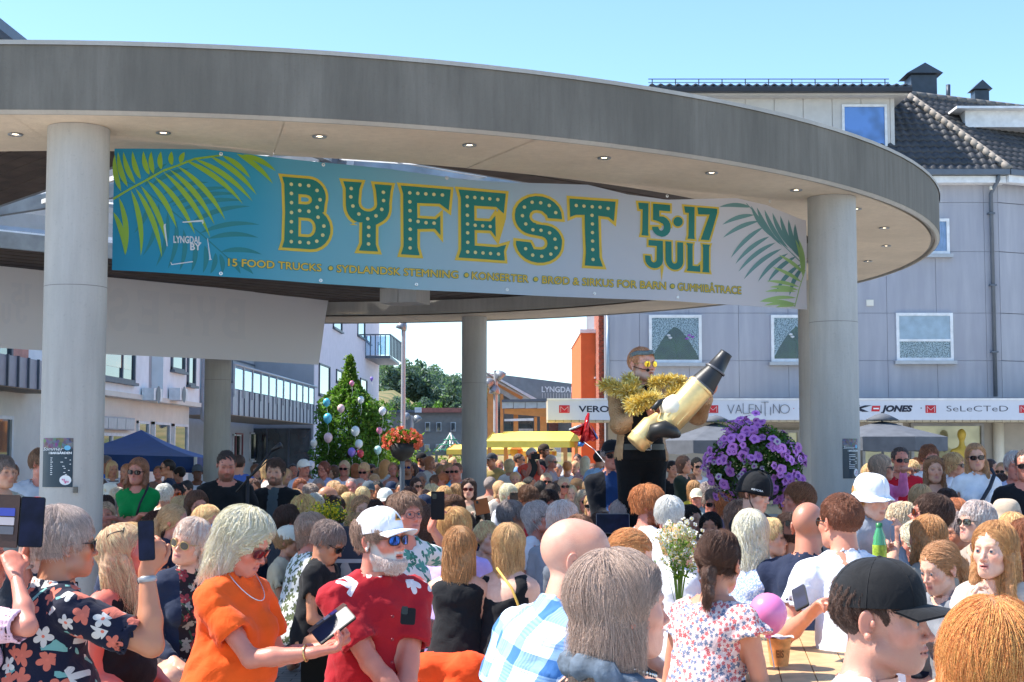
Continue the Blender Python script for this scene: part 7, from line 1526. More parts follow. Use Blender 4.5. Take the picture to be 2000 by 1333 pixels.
P(592,897,18.4,'older man in white cap and pale checked shirt',yaw=40,hair='short',hairc=WH,skin=RED,top='c#ced3e2',cap_=('cap','c#efece4'),stand=True,arms=('hang','hang'))
P(695,905,20.5,'ginger head between the two blondes in white',yaw=150,fem=True,hair='bob',hairc='#a86a3c',top='c#703428',stand=True,arms=('hang','hang'))
P(686,933,16.8,'grey-haired man in red pullover seated before the tree',yaw=5,hair='crop',hairc='#9b9590',skin='#c98274',top='c#a81a2c')
P(638,947,12.8,'balding man with ginger fringe of hair, turned right',yaw=112,hair='fringe',hairc='#7c5a40',skin='#c48c6c',top='c#8a7460')
P(606,947,13.8,'grey curly-haired person with ruddy face near the black jacket',yaw=20,fem=True,hair='curly',hairc='#8c867c',skin='#c4705c',top='c#6a6f60')
P(652,939,15.2,'fair short-haired woman between the bald spot and the white shirt',yaw=40,fem=True,hair='side',hairc='#c9a878',skin=RED,top='c#d0b090')
P(615,963,11.6,'white-haired woman in black sunglasses facing the camera',yaw=6,fem=True,hair='bob',len=.10,hairc='#ddd3bd',skin=RED,top='c#d8cfc0',glasses='dark')
P(658,968,11.4,'girl with glossy dark brown bob looking down',yaw=40,pitch=-20,fem=True,hair='bob',hairc='#3a281e',skin=TAN,top='c#cfc5b8',s=.86)
P(681,961,12.3,'blonde bob with back turned right of the dark bob',yaw=165,fem=True,hair='bob',len=.13,hairc='#d3b47a',top='white_cloth')
P(706,967,10.4,'woman with light brown parted hair behind the white cap',yaw=18,fem=True,hair='long',hairc='#a5855c',skin=FAIR,top='white_cloth')
P(719,940,15.8,'person in grey baseball cap seated before the tree',yaw=10,hair='short',hairc=DB,skin=TAN,top='c#9aa08e',cap_=('cap','c#55606a'))
P(737,938,16.2,'olive-skinned woman with black headscarf-like hair',yaw=0,fem=True,hair='long',len=.16,hairc=BK,skin=TAN,top='c#8a908a')
P(753,953,13.4,'man in white cap with green mark, low in the crowd',yaw=20,pitch=-10,hair='short',hairc=BR,skin=RED,top='c#b8b0a4',cap_=('cap','c#e8eae4'))
P(784,940,15.8,'dark-haired boy facing the camera',yaw=2,child=True,hair='crop',hairc=BK,skin=TAN,top='c#4a5060')
P(708,950,14.9,'blonde head turned away above the parted hair',yaw=170,fem=True,hair='bob',hairc='#dcc28c',top='c#c8b090')
P(801,951,14.4,'brown-haired woman in tinted glasses below the boy',yaw=10,fem=True,hair='bob',hairc='#5a3c2a',skin=RED,top='c#a07058',glasses='brown')
P(703,934,17.2,'silver short-haired woman beside the red pullover',yaw=12,fem=True,hair='short',hairc='#b0aaa0',skin=RED,top='c#8a909a')
P(586,934,15.2,'auburn-haired woman beside the black jacket',yaw=20,fem=True,hair='bob',hairc='#8a5636',skin=RED,top='c#b89a90')
P(494,934,14.2,'brown-haired girl between the two men in black',yaw=10,fem=True,hair='bob',hairc='#5c4232',skin=TAN,top='c#6a5a58')
P(467,888,17.5,'man in blue T-shirt, back turned, behind the microphone boom',yaw=175,hair='short',hairc=DB,top='c#4a64a8',stand=True,arms=('hang','hang'))
P(524,899,15.5,'fair head peeping out left of the bearded man in black',yaw=100,fem=True,hair='side',hairc=BL,top='c#c8c0b8',stand=True,arms=('hang','hang'))
# ---- left
P(273,893,10.9,'stern woman in green T-shirt and sunglasses with folded arms',yaw=-6,roll=4,fem=True,hair='long',len=.13,hairc='#8a6448',skin=RED,top='c#0c8a46',glasses='dark',sleeve=.75,stand=True,arms=((-.13,.21,.24),(.12,.24,.27)),hdirL=(-1,-.1,0),hdirR=(1,-.1,.1),fat=.35,mouth=0)
P(80,874,10.2,'man in pale grey T-shirt and wraparound sunglasses by the left column',yaw=68,byaw=15,hair='short',hairc='#7a6248',skin=RED,top='c#b9c0cc',sleeve=1.1,ease=.02,glasses='dark',stand=True,arms=('hang',('px',-45,975,-.2)),fat=.25)
BM1=P(443,879,10.9,'heavy-set bearded man in black T-shirt looking down, left of the microphone boom',yaw=16,pitch=-16,hair='crop',hairc='#3b322c',skin=RED,top='dark_cloth',beard=.8,beardc='#5a4234',fat=.7,stand=True,arms=('hang','hang'),sleeve=.8)
P(539,893,11.3,'bearded man in black jacket over grey shirt, right of the microphone boom',yaw=-4,hair='short',vol=.9,hairc='#4b3a2c',skin=FAIR,top='dark_cloth',inner=('c#4f5a60',.045),sleeve=1.9,neck='collar',beard=.9,beardc='#5a4030',fat=.45,stand=True,arms=('hang','hang'))
P(220,899,18.5,'woman with long blonde hair in pale cardigan over striped top',yaw=35,pitch=-10,fem=True,hair='long',hairc='#d9bd84',top='c#c5cbe0',inner=('stripe_grey',.08),sleeve=1.9,stand=True,arms=('cross','hang'))
P(207,889,19.8,'grey-haired man in bright blue T-shirt beside the left column',yaw=60,hair='short',hairc='#6a6a6c',skin=TAN,top='c#2a6fd8',stand=True,arms=('hang','hang'))
P(249,905,18,'woman in coral top half hidden by the green T-shirt',yaw=-30,fem=True,hair='long',hairc='#b08058',top='c#d67a70',stand=True,arms=('hang','hang'))
P(310,910,19.8,'laughing woman in turquoise top right of the green T-shirt',yaw=8,pitch=12,fem=True,hair='bun',hairc='#8c6a48',skin=RED,top='c#5cc4a4',stand=True,arms=('hang','hang'))
P(330,896,17.8,'man in navy T-shirt and sunglasses under the blue tent',yaw=-75,hair='crop',hairc=BK,skin=TAN,top='c#26344e',glasses='dark',stand=True,arms=('hang','hang'))
P(351,911,21,'dark-haired person in scarlet top by the tent leg',yaw=-90,hair='short',hairc=BK,top='c#d8352a',stand=True,arms=('hang','hang'))
P(386,907,19.5,'dark-skinned person in grey cap and white shirt beside the white column',yaw=10,hair='short',hairc=BK,skin=DEEP,top='c#dbe2f0',cap_=('cap','c#5a626c'),sleeve=1.5,stand=True,arms=('hang','cross'))
P(347,944,15.4,'laughing person with black hair and red glasses',yaw=5,fem=True,hair='short',hairc=BK,skin='#cf7a5c',top='dark_cloth',glasses='orange')
P(321,946,14.9,'head of white frizzy hair turned away',yaw=160,hair='curly',hairc='#e4ddd2',top='c#d8c8b8')
P(207,966,12.7,'dark bob with white headband beside the left column',yaw=20,fem=True,hair='short',hairc='#3b241a',skin=FAIR,top='c#50404a')
P(207,979,11.8,'blonde woman in white headband by the left column',yaw=12,fem=True,hair='bob',hairc='#b8a184',skin=RED,top='c#4c4f5c')
P(229,952,14.4,'pale blonde head turned away near the left column',yaw=170,fem=True,hair='side',hairc='#d8c8a8',top='c#c8a890')
P(214,944,15.6,'person in white sun hat near the left column',yaw=150,fem=True,hair='short',hairc=BL,cap_=('bucket','c#e8e2d2'),top='c#e0dcd4')
P(199,934,17,'sunburnt face in sunglasses at the edge of the left column',yaw=10,fem=True,hair='short',hairc='#5a4a40',skin='#cf7a66',top='c#d0a098',glasses='dark')
P(337,984,8.9,'girl with tied fair hair, and dark curls behind, looking right',yaw=82,fem=True,hair='pony',hairc='#b49a70',skin=RED,top='c#232a40',s=.86)
P(384,957,9.9,'brown-haired girl in dark-rimmed glasses',yaw=35,pitch=-6,fem=True,hair='long',hairc='#5b4230',skin=RED,top='c#3a3540',glasses='clear')
P(402,985,8.0,'woman with straight fringe and blue mirrored sunglasses',yaw=55,fem=True,hair='bob',len=.15,hairc='#cbab74',skin=RED,top='c#c4b8a8',glasses='blue')
P(354,968,10.4,'light curly head with a bun and dark tie',yaw=150,fem=True,hair='bun',hairc='#c0a474',top='c#8a7868')
P(256,1020,7.6,'smooth honey-blonde head behind the raised phone',yaw=175,fem=True,hair='bob',hairc='#bb9c62',top='c#28304a')
P(306,999,9.7,'dark-curled woman behind the girl with tied hair',yaw=140,fem=True,hair='wavy',hairc='#4a2c1c',top='c#28304a')
P(2,888,9.4,'grey-haired man cut by the left edge of the photo',yaw=60,hair='short',hairc='#77736c',skin=FAIR,top='c#c0bcb0',stand=True,arms=('hang','hang'))
P(26,906,16.5,'brown-haired woman in white top seen past the left edge man',yaw=20,fem=True,hair='bun',hairc=BR,top='c#dcdcf0',stand=True,arms=('hang','hang'))
LE=P(-55,1020,4.5,'person at the left edge with a pink sleeve holding up a phone wallet',yaw=110,fem=True,hair='long',hairc=BR,skin=RED,top='c#e0b8c8',sleeve=.9,arms=(('px',46,1100,.1),('px',30,1120,-.1)),hdirL=(-.1,-.3,1),poleL=(0,0,-1))
# ---- further rows that fill the crowd's back
rows=[(572,905,21,'dark man in pale T-shirt left of the white cap',BK,'c#8f9bb0',20,0,'crop'),(653,908,21,'brown-haired woman behind the white shirts, facing left',BR,'c#8a98b0',-60,1,'bob'),(725,906,22,'bearded man in grey at the tree edge',DB,'c#8a8a90',30,0,'short'),
(740,912,21,'woman in pale blue beside the curly golden hair',LB,'c#a8c8e0',120,1,'bob'),(783,906,23,'dark cropped man behind the pink top',BK,'c#40404a',40,0,'crop'),(808,903,23,'woman in black behind the mirrored sunglasses',DB,'c#1c1c22',-40,1,'long'),(862,907,21,'sandy-haired woman in denim shirt near the column',LB,'c#7a92b8',40,1,'bob'),
(867,898,24,'brown-haired man far back left of the column',BR,'c#a8a090',0,0,'short'),(884,893,25,'woman in pale top far back against the column edge',BL,'c#cfc8c0',30,1,'bob'),(975,898,24,'grey-blonde woman between the khaki and white tops',LB,'c#a89a88',20,1,'bun'),(1024,905,21.5,'bald head below the sunglasses man under the stall',BR,'c#c09070',60,0,None),
(1090,906,24,'woman in grey dress by the blinds',GR,'c#9a9aa0',-20,1,'short'),(1157,905,23,'child in red hat behind the platinum hair',BR,'c#b04040',0,1,'short'),(1006,921,19,'blond toddler between the white blouse and coral T-shirt',BL,'c#d0b0a0',0,1,'short'),(1033,930,18,'dark head below the coral T-shirt',BK,'c#303038',160,0,'crop'),
(957,931,18,'grey-haired man seated behind the column',GR,'c#a08878',150,0,'short'),(975,938,16.5,'blonde bob seated before the khaki T-shirt',BL,'c#e0d0c0',165,1,'bob'),(1055,938,16.5,'black-haired woman with back turned by the suited man',BK,'c#50302c',175,1,'bob'),(1126,934,18.5,'fair head in front of the pink dress',LB,'c#c8b8a8',100,1,'side'),
(1150,936,17.5,'blonde woman facing right near the old man\'s elbow',BL,'c#b8a8a0',80,1,'bob'),(852,928,18.5,'brown tousled child left of the column',BR,'c#c07a60',-40,0,'curly'),(866,923,18.5,'small ginger-haired child leaning forward',GI,'c#d8c0b0',-70,0,'short'),(812,932,18,'woman in red top with glasses on her head',DB,'c#b01c2c',30,1,'bob'),
(822,922,19,'man with silver parting behind the red top',GR,'c#8a8e96',10,0,'short'),(765,940,17,'dark blue cap beside the black-haired woman',DB,'c#203050',0,0,'cap'),(731,926,19,'fair-haired woman before the tree trunk',BL,'c#e0dcd0',20,1,'side'),(622,934,17,'grey man in the shade of the lilac T-shirt',GR,'c#7a7f8c',10,0,'short'),
(600,925,18.5,'small brown-haired boy under the white cap man',BR,'c#b0a8a8',20,0,'short'),(559,915,18.5,'blonde woman behind the bearded man\'s shoulder',BL,'c#d8d0c8',50,1,'bob'),(576,955,13.2,'fair-haired person at the shoulder of the black jacket',LB,'c#a09080',30,1,'side'),(664,946,14.2,'sandy head between the bald spot and red pullover',LB,'c#b0a090',140,0,'short'),
(770,966,12.2,'dark-haired woman with back turned behind the clear glasses',DB,'c#60504a',165,1,'bob'),(812,973,10.5,'brown head right behind the clear glasses woman',BR,'c#5a4a44',160,0,'short'),(730,975,10.4,'dark-haired lad whose face is cut by the white cap',DB,'c#4a4e58',10,0,'short'),(905,1000,9.6,'woman in navy dotted dress below the tan phone',DB,'c#1c2340',20,1,'side'),
(846,962,12.8,'blonde in pale glasses near the raised black phone',BL,'c#a8a098',15,1,'wavy'),(893,945,15.5,'light curls against the column, left of the filming woman',LB,'c#c0a898',150,1,'curly'),(1160,962,12,'fair head beside the navy jacket',BL,'c#c8b8a8',160,1,'bob'),(1175,1000,9,'man with dark hair holding a tablet computer',DB,'c#40454e',160,0,'short'),
(1215,975,10,'pale grey hooded jacket and hair beside the ginger beard',GR,'c#b8c0c4',170,0,'short'),(1345,985,9.8,'long black-haired woman beside the snow-white hair',BK,'c#c8c8cc',120,1,'long'),(1420,960,11,'older woman with reddish curls under the petunias',GI,'c#7a6a80',40,1,'curly'),(1350,925,16.8,'woman in pale green holding a drink',BR,'c#a8b89a',-20,1,'bob'),
(1400,915,17.5,'woman in white blouse right beside the petunias',LB,'c#e4e4ea',20,1,'side'),(1880,1000,7.9,'man with short greying hair before the silver-haired woman',GR,'c#6a6058',-80,0,'short'),(1795,1020,7.4,'elderly woman with cream waves left of the honey hair',PB,'c#c8bcb0',-100,1,'wavy'),(1700,905,13,'fair woman seen past the right column',BL,'c#c8d0e0',40,1,'side'),
(1780,898,14.5,'woman with blonde fringe and sunglasses behind the red jumper',BL,'c#b8a090',10,1,'side'),(1845,905,14,'brown-haired child behind the smiling woman',BR,'c#8a98a8',0,1,'short'),(1955,925,13,'dark woman in white cap behind the pale T-shirt',DB,'c#c8c0b8',-40,1,'short'),(140,960,12.5,'person in dark padded jacket with rucksack by the left column',DB,'c#141a2c',150,0,'short'),
(240,966,13,'grey-haired woman left of the green T-shirt',GR,'c#8a7a70',20,1,'side'),(365,938,16,'small dark-haired boy near the white column',BK,'c#6a7a8a',-20,0,'short'),(378,962,12.5,'tousled blonde boy before the white column',BL,'c#9aa4b0',30,0,'curly'),(300,940,16,'brown-haired woman leaning in behind the folded arms',BR,'c#3c3440',-30,1,'bob'),
(500,905,19,'woman in grey at the shop door',BR,'c#7a7a80',20,1,'bob'),(445,1000,8.5,'blonde child whose hair shows behind the orange dress',BL,'c#d0c8b8',20,1,'bob'),(560,985,9.5,'dark-haired man partly behind the white-blonde hair',DB,'c#303640',120,0,'short'),(1500,1010,7.6,'fair boy behind the pale wavy hair',BL,'c#d0d4dc',60,0,'short'),(1545,1000,7.6,'dark-haired man holding a brown phone before the curly lad',DB,'c#202430',-150,0,'short'),
(28,960,10.8,'woman in cream jumper at the left edge',BR,'c#cfc6b4',60,1,'bob'),(60,1000,6.8,'dark-haired person behind the grey-haired man',DB,'c#30343c',70,0,'short'),(700,1000,8.6,'fair woman behind the white cap brim',LB,'c#b0a8a0',60,1,'bob'),(1130,1005,7.8,'brown-haired man behind the bald crown',BR,'c#5c6470',150,0,'short')]
for i,(px,py,Y,lab,hc_,tp,yw,fm,hr) in enumerate(rows):
    if abs(yw)>90 and i%3 and not any(w_ in lab for w_ in('back turned','turned away','tablet','rucksack','holding')): yw=(35,-20,60,10)[i%4]
    st=py<927 and Y>12.5; k=dict(cap_=('cap','c#22304c')) if hr=='cap' else {}
    P(px,py,Y,lab,yaw=yw,fem=bool(fm),hair='short' if hr=='cap' else hr,hairc=hc_,top=tp,skin=(RED,FAIR,TAN)[i%3],stand=st,arms=('hang','hang') if st else ('lap','lap'),sleeve=(.55,1.2,1.9)[i%3],glasses=(None,None,'dark',None,'clear')[i%5] if abs(yw)<90 else None,child=any(w_ in lab for w_ in('child','toddler','boy ')),**k)
# ---- performer
PF=P(1250,676,10.0,'singer standing on a table in gold sequin jacket, headband and yellow mirror sunglasses',yaw=34,byaw=8,pitch=2,hair='short',vol=.7,slen=.5,hairc='#c08a5c',skin='#e2a68c',top='sequin',s=.95,inner=('c#0b0b0d',.09),neck='v',sleeve=1.9,hem=.03,open=-.55,legs='c#08080a',glasses='mirror',beard=.55,beardc='#c4ae9c',stand=True,
     arms=(('px',1383,772,-.28),('px',1272,806,-.30)),poleR=(-1,.1,-1.0),poleL=(.6,.3,-1),palmR=(.6,-.6,-.2),palmL=(-.5,-.5,.4),hdirL=(.3,-.3,.9),curl=(.7,.95),mouth=.003,ease=.022,fat=0,floor=.74,hres=.005)
E_=PF['E']
# ============================================================ things people hold, wear loose, and set down
def facing(p,q,up=(0,0,1)):
    """matrix whose z looks from p to q"""
    z=(Vector(q)-Vector(p)).normalized(); x=Vector(up).cross(z).normalized(); y=z.cross(x); return Matrix((x,y,z)).transposed().to_4x4()
def rbox(w,h,d,r=.008,n=4):
    pts=[]
    for cx,cy,a0 in ((w/2-r,h/2-r,0),(-w/2+r,h/2-r,90),(-w/2+r,-h/2+r,180),(w/2-r,-h/2+r,270)):
        pts+=[(cx+r*math.cos(R(a0+90*k/n)),cy+r*math.sin(R(a0+90*k/n))) for k in range(n+1)]
    return pts
def phone(px,py,Y,label,look=(0,0,0),roll=0,w=.075,h=.155,body=(.012,.013,.016),screen=None,wallet=None,cat='phone',rot=None):
    Y=KY(Y); p=W(px,py,Y); E=empty('mobile_phone' if cat=='phone' else 'tablet_computer',p,0,label,cat); A=(rot if rot is not None else facing(p,Vector(look)))@Matrix.Rotation(R(roll),4,'Z')
    m=MB(); m.prism(rbox(w,h,.009),-.0045,.0045,mat=A); m.build('case',M('phone_case_%.2f'%body[0],body,.5,var=.03,spec=.2),E)
    m=MB(); m.prism(rbox(w-.006,h-.006,.002,.006),.0047,.0056,mat=A); m.build('screen',M('phone_screen',(.008,.010,.030),.35,var=.7,scale=14,spec=.15) if screen is None else M('phone_back_%.2f'%screen[0],screen,.55,spec=.15),E)
    if screen is not None:
        m=MB(); m.prism([(x-w*.25,y+h*.33) for x,y in rbox(.024,.03,.004,.006)],.0057,.008,mat=A); m.build('camera_bump',M('phone_camera',(.01,.01,.01),.2),E)
    if wallet:
        B=A@Matrix.Translation((-w/2-.002,0,0))@Matrix.Rotation(R(wallet),4,'Y'); m=MB(); m.prism([(x-w/2-.003,y) for x,y in rbox(w+.006,h+.008,.004)],-.004,.002,mat=B); f=m.build('wallet_flap',M('brown_leather',(.05,.022,.016),.5,bump=.2),E)
        for k,c in enumerate(((.04,.06,.35),(.45,.40,.42),(.10,.10,.12))): m=MB(); m.prism([(x-w/2-.003,y+.030-.030*k) for x,y in rbox(w*.72,.026,.001,.003)],.0025+.0006*k,.0035+.0006*k,mat=B); m.build('card',M('card_%d'%k,c,.4),f)
    return E
camp=Vector((0,0,CAMZ))
phone(286,1056,4.5,'black phone raised in front of the flowered navy shirt man\'s face',camp,3,w=.054,h=.135)
phone(62,1020,4.42,'black phone with open brown card wallet at the left edge',camp,-3,wallet=-28,h=.165,w=.078)
phone(652,1222,4.78,'dark phone in open wallet case held over the orange dress',rot=facing((0,0,0),(-.35,-.75,.75))@Matrix.Rotation(R(-38),4,'Z'),wallet=-35,w=.078,h=.155)
phone(797,1204,4.96,'black phone in the breast pocket of the red shirt',camp,-4,w=.055,h=.062,screen=(.012,.012,.014))
phone(855,988,7.25,'black phone with camera held up behind the sandy-haired man',camp,0,screen=(.012,.013,.018))
phone(941,990,13.75,'tan leather phone case held by the filming woman',camp,12,w=.15,h=.165,screen=(.36,.13,.05))
phone(1008,970,13.3,'brown tablet-like phone case in the cream-haired woman\'s hand',camp,2,w=.125,h=.075,screen=(.10,.07,.05))
phone(1058,982,11.9,'black phone with glowing flash held by the filming man',camp,0,w=.085,h=.085,screen=(.01,.01,.01))
m=MB(); q=W(1054.5,981,KY(11.9)-.04); m.lathe([(.0001,0),(.010,.0)],10,tuple(q),0,Matrix.Rotation(R(90),3,'X')); f=m.build('flash_light',em,None); tag(f,'small round warm phone flash shining toward the camera','flash')
phone(1546,1032,7.3,'brown-backed phone beside the shaven head',camp,-3,w=.09,h=.075,screen=(.16,.07,.05))
phone(1563,1168,5.2,'black phone in the hand of the cropped brown-haired man',rot=facing((0,0,0),(-.6,-.45,.7))@Matrix.Rotation(R(40),4,'Z'),w=.058,h=.125)
phone(1197,1023,8.7,'silver-edged tablet computer held flat below the clasped hands',rot=facing((0,0,0),(0,-1,.15)),w=.22,h=.13,cat='tablet',body=(.25,.25,.27))
# camera of the coral T-shirt man
E=empty('camera',W(1046,892,KY(20.5)-.42),0,'black camera with dangling sling held to the coral T-shirt man\'s eye','camera'); m=MB(); m.box((-.07,-.03,-.045),(.07,.03,.045)); m.box((-.025,-.03,.045),(.025,.02,.07)); m.build('camera_body',M('camera_black',(.012,.012,.014),.5),E)
m=MB(); m.lathe([(.034,.0),(.036,.09),(.030,.092),(.0001,.08)],16,(0,-.02,0),0,Matrix.Rotation(R(90),3,'X')); m.build('lens',MATS['camera_black'],E); m=MB(); m.grid(lambda u,v:(-.09+.05*math.sin(v*5)-.02+.09*u,-.02,-.04-.42*v),2,10); m.build('sling',MATS['camera_black'],E)
# watch and jewellery on the near people are their own small parts
def band(info,nm,t,r,mat,name,wd=.010,face=None):
    sh,el,wr=info['joint'][nm]; p=wr+(el-wr)*t; d=(wr-el)/np.linalg.norm(wr-el); A=Vector(d).to_track_quat('Z','Y').to_matrix(); m=MB(); m.lathe([(r,-wd),(r+.003,-wd*.6),(r+.003,wd*.6),(r,wd)],22,tuple(p),0,A); b=m.build(name,mat,info['E'])
    if face: q=Vector(p)+A@Vector((face[0]*(r+.006),face[1]*(r+.006),0)); n_=(q-Vector(p)).normalized().to_track_quat('Z','Y').to_matrix(); m=MB(); m.lathe([(.0001,.004),(.019,.004),(.021,0),(.020,-.006)],20,tuple(q),0,n_); m.build('watch_face',M('watch_black',(.01,.01,.012),.12),b)
sp=[k for k in PEOPLE if 'tropical flower' in k][0]; band(PEOPLE[sp],'R',.10,.029,M('watch_strap',(.35,.35,.36),.4,.4),'watch_strap',.010,(.0,-1))
band(O1,'R',.12,.027,M('gold_bracelet',(.75,.52,.2),.25,.9,var=.03),'bracelet',.003); band(SG,'L',.1,.030,M('red_strap',(.6,.03,.03),.5),'watch_strap',.010); band(LE,'L',.08,.027,M('beige_band',(.6,.45,.4),.6),'wrist_band',.006)
def strap(info,pts,mat,name,w=.028,off=.02):
    """flat strap laid over the chest, points in torso space (right, forward, up from pelvis)"""
    q=[Vector(tuple(info['pel']+info['rt']*a+info['fwd']*b+info['tv']*c)) for a,b,c in pts]; m=MB(); vs=[]
    for i,p in enumerate(q):
        d=(q[min(i+1,len(q)-1)]-q[max(i-1,0)]).normalized(); s_=d.cross(Vector(tuple(info['fwd']))).normalized()*w/2; vs+=[p-s_,p+s_]
    m.add(vs,[(2*i,2*i+1,2*i+3,2*i+2) for i in range(len(q)-1)],0,True); o=m.build(name,mat,info['E']); k=o.modifiers.new('s','SOLIDIFY'); k.thickness=.004; return o
dk=M('dark_strap',(.015,.018,.03),.6)
strap(L1,[(.115,.02,.53),(.12,.10,.48),(.06,.165,.38),(-.02,.185,.26),(-.12,.17,.12),(-.17,.10,.0)],dk,'bag_strap',.032)
strap(PEOPLE['stern woman in green T-shirt and sunglasses with folded arms'],[(.10,.03,.52),(.11,.10,.47),(.075,.16,.36),(.05,.17,.26)],dk,'bag_strap',.018)
sy=[k for k in PEOPLE if 'blonde-streaked bob' in k][0]; strap(PEOPLE[sy],[(.02,-.10,.50),(-.08,-.13,.40),(-.15,-.12,.25),(-.17,-.10,.05)],M('yellow_strap',(.6,.38,.08),.5),'bag_strap',.012)
# blue-grey scarf round the nearest woman's neck
K=PEOPLE['woman with grey-blonde bob and bare shoulders in black top, nearest centre']; nb_=K['nb']; m=MB(); 
m.tube([Vector(tuple(nb_+K['rt']*.085*math.cos(t)+K['fwd']*(.092*math.sin(t)+.01)+K['tv']*(-.005-.03*math.sin(t)+.006*math.sin(5*t)))) for t in (2*PI*k/28 for k in range(28))],[.024+.006*math.sin(k*2.3) for k in range(28)],10,closed=True,caps=False)
m.tube([Vector(tuple(nb_+K['fwd']*(.10+.02*k/6)+K['rt']*(.02*math.sin(k))+K['tv']*(-.03-.05*k))) for k in range(7)],[.028,.034,.036,.036,.034,.03,.026],10); m.build('scarf',M('slate_scarf',(.10,.13,.17),.85,var=.6,scale=30,bump=.5,bs=90),K['E'])
m=MB()
for k in range(26): t=PI*k/25; c=nb_+K['rt']*.075*math.cos(t)+K['fwd']*(.09*math.sin(t)+.012)+K['tv']*(.028-.018*math.sin(t)); m.lathe([(.0001,.005),(.0045,.0),(.0001,-.005)],6,tuple(c))
tag(m.build('necklace',M('silver_beads',(.6,.6,.6),.2,.9),K['E']),kind='stuff')
m=MB(); nb_=O1['nb']; m.tube([Vector(tuple(nb_+O1['rt']*.07*math.cos(t)+O1['fwd']*(.03+.10*math.sin(t))+O1['tv']*(.03-.085*math.sin(t)))) for t in (PI*k/16 for k in range(17))],.0022,6); m.build('necklace',M('silver_chain',(.7,.7,.7),.25,.9),O1['E'])
# shirt buttons and placket of the red shirt
for k in range(4):
    c=R1['nb']+R1['fwd']*(.175+.012*k)+R1['tv']*(-.10-.085*k); m=MB(); m.lathe([(.0001,.002),(.006,.001),(.0065,-.002)],10,tuple(c),0,Vector(tuple(R1['fwd'])).to_track_quat('Z','Y').to_matrix()); m.build('button',M('red_button',(.25,.02,.03),.3),R1['E'])
# emblem on the white cap, word on the helmet, mark on the black cap
hp=R1['hp']; 
def patch(hp,E,pts,mat,name,fn): m=MB(); v=[fn(a,b) for a,b in pts]; m.add(v,[tuple(range(len(v)))]); return m.build(name,mat,E)
def capsurf(a,b): # a along brim, b up
    t=a/.095; r=math.cos(b)**.8; x=.0900*math.sin(t)*r; y=-.110*math.cos(t)*r; z=.030+.108*math.sin(b)**.95; return hp((x*1.03,(y+.012)*1.03-.001,z+(-y)*.22*.35+.002))
patch(hp,R1['E'],[(-.020,.34),(.024,.34),(.002,.68)],M('emblem_orange',(.65,.30,.06),.6),'cap_emblem',capsurf); patch(hp,R1['E'],[(-.010,.40),(.012,.40),(.002,.56)],M('emblem_black',(.03,.02,.02),.6),'cap_emblem',lambda a,b:capsurf(a,b)+Vector((0,-.0015,.001)))
v,f=text_mesh('KRYOBA',.03); a_=min(p[0] for p in v); b_=max(p[0] for p in v); hp=H1['hp']; m=MB()
def helm(x,y):
    t=-1.25+(x-a_)/(b_-a_)*.62; z=.030+y*.017; r=(1-(max(z-.02,0)/.15)**2*.45); return hp((.1145*math.sin(t)*r*1.02,-.1345*math.cos(t)*r*1.02+.012,z+.01))
place((v,f),helm,m,0,.3); m.build('helmet_lettering',M('helmet_print',(.7,.72,.72),.4),H1['E'])
# ---- performer's things
g=np.random.default_rng(11); gold=M('brushed_gold',(.88,.64,.28),.38,.6,var=.08,scale=30,bump=.1,bs=70); blackp=M('black_hose',(.018,.020,.024),.42,bump=.2,bs=60)
e_=PF['E']; rz=Matrix.Rotation(e_.rotation_euler.z,4,'Z'); inv_=(Matrix.Translation(e_.location)@rz).inverted()
def tinsel(pts,r,n,name):
    pts=[inv_@Vector(p) for p in pts]; L=[0]
    for a,b in zip(pts[:-1],pts[1:]): L.append(L[-1]+(b-a).length)
    t=g.uniform(0,L[-1],n); A=np.array([list(p) for p in pts]); P_0=np.stack([np.interp(t,L,A[:,i]) for i in range(3)],1); d=g.normal(0,1,(n,3)); d/=np.linalg.norm(d,axis=1,keepdims=True); e=np.cross(d,g.normal(0,1,(n,3))); e/=np.linalg.norm(e,axis=1,keepdims=True)
    rr=r*g.uniform(.5,1.1,(n,1)); v=np.stack([P_0-e*.0025,P_0+e*.0025,P_0+d*rr+e*.002,P_0+d*rr-e*.002],1).reshape(-1,3); s=NT('gold_tinsel'); ge=s.n('NewGeometry'); s.col(s.ramp(ge.outputs['Random Per Island'],[(0,(.50,.32,.04)),(.5,(.85,.66,.14)),(1,(.95,.90,.52))])); s.set(Metallic=.4,Roughness=.35)
    o=fastmesh(name,v,np.arange(4*n).reshape(n,4),[s.m],e_); o['kind']='stuff'
YT=9.82
tinsel([W(1180,752,YT),W(1200,756,YT-.05),W(1225,768,YT-.1),W(1250,775,YT-.02),W(1232,790,YT-.16),W(1238,796,YT-.2),W(1258,782,YT-.22),W(1284,776,YT-.24)],.066,6500,'tinsel_boa')
tinsel([W(1226,740,YT+.1),W(1240,752,YT),W(1232,765,YT-.08)],.06,2000,'tinsel_boa'); tinsel([W(1272,748,YT-.05),W(1295,745,YT-.08),W(1322,745,YT-.05),W(1335,752,YT),W(1322,768,YT-.1),W(1306,776,YT-.12)],.058,4200,'tinsel_boa')
hp=PF['hp']; m=MB(); m.grid(lambda u,v:hp((.0845*math.sin(u*2*PI)*(1-.05*v),-.1085*math.cos(u*2*PI)*(1-.08*v)+.014,.056+.030*v+.012*math.cos(u*2*PI)+.004*math.sin(u*25))),36,3); o=m.build('headband',M('grey_bandana',(.13,.16,.155),.8,var=.4,scale=60),e_); k=o.modifiers.new('s','SOLIDIFY'); k.thickness=.004
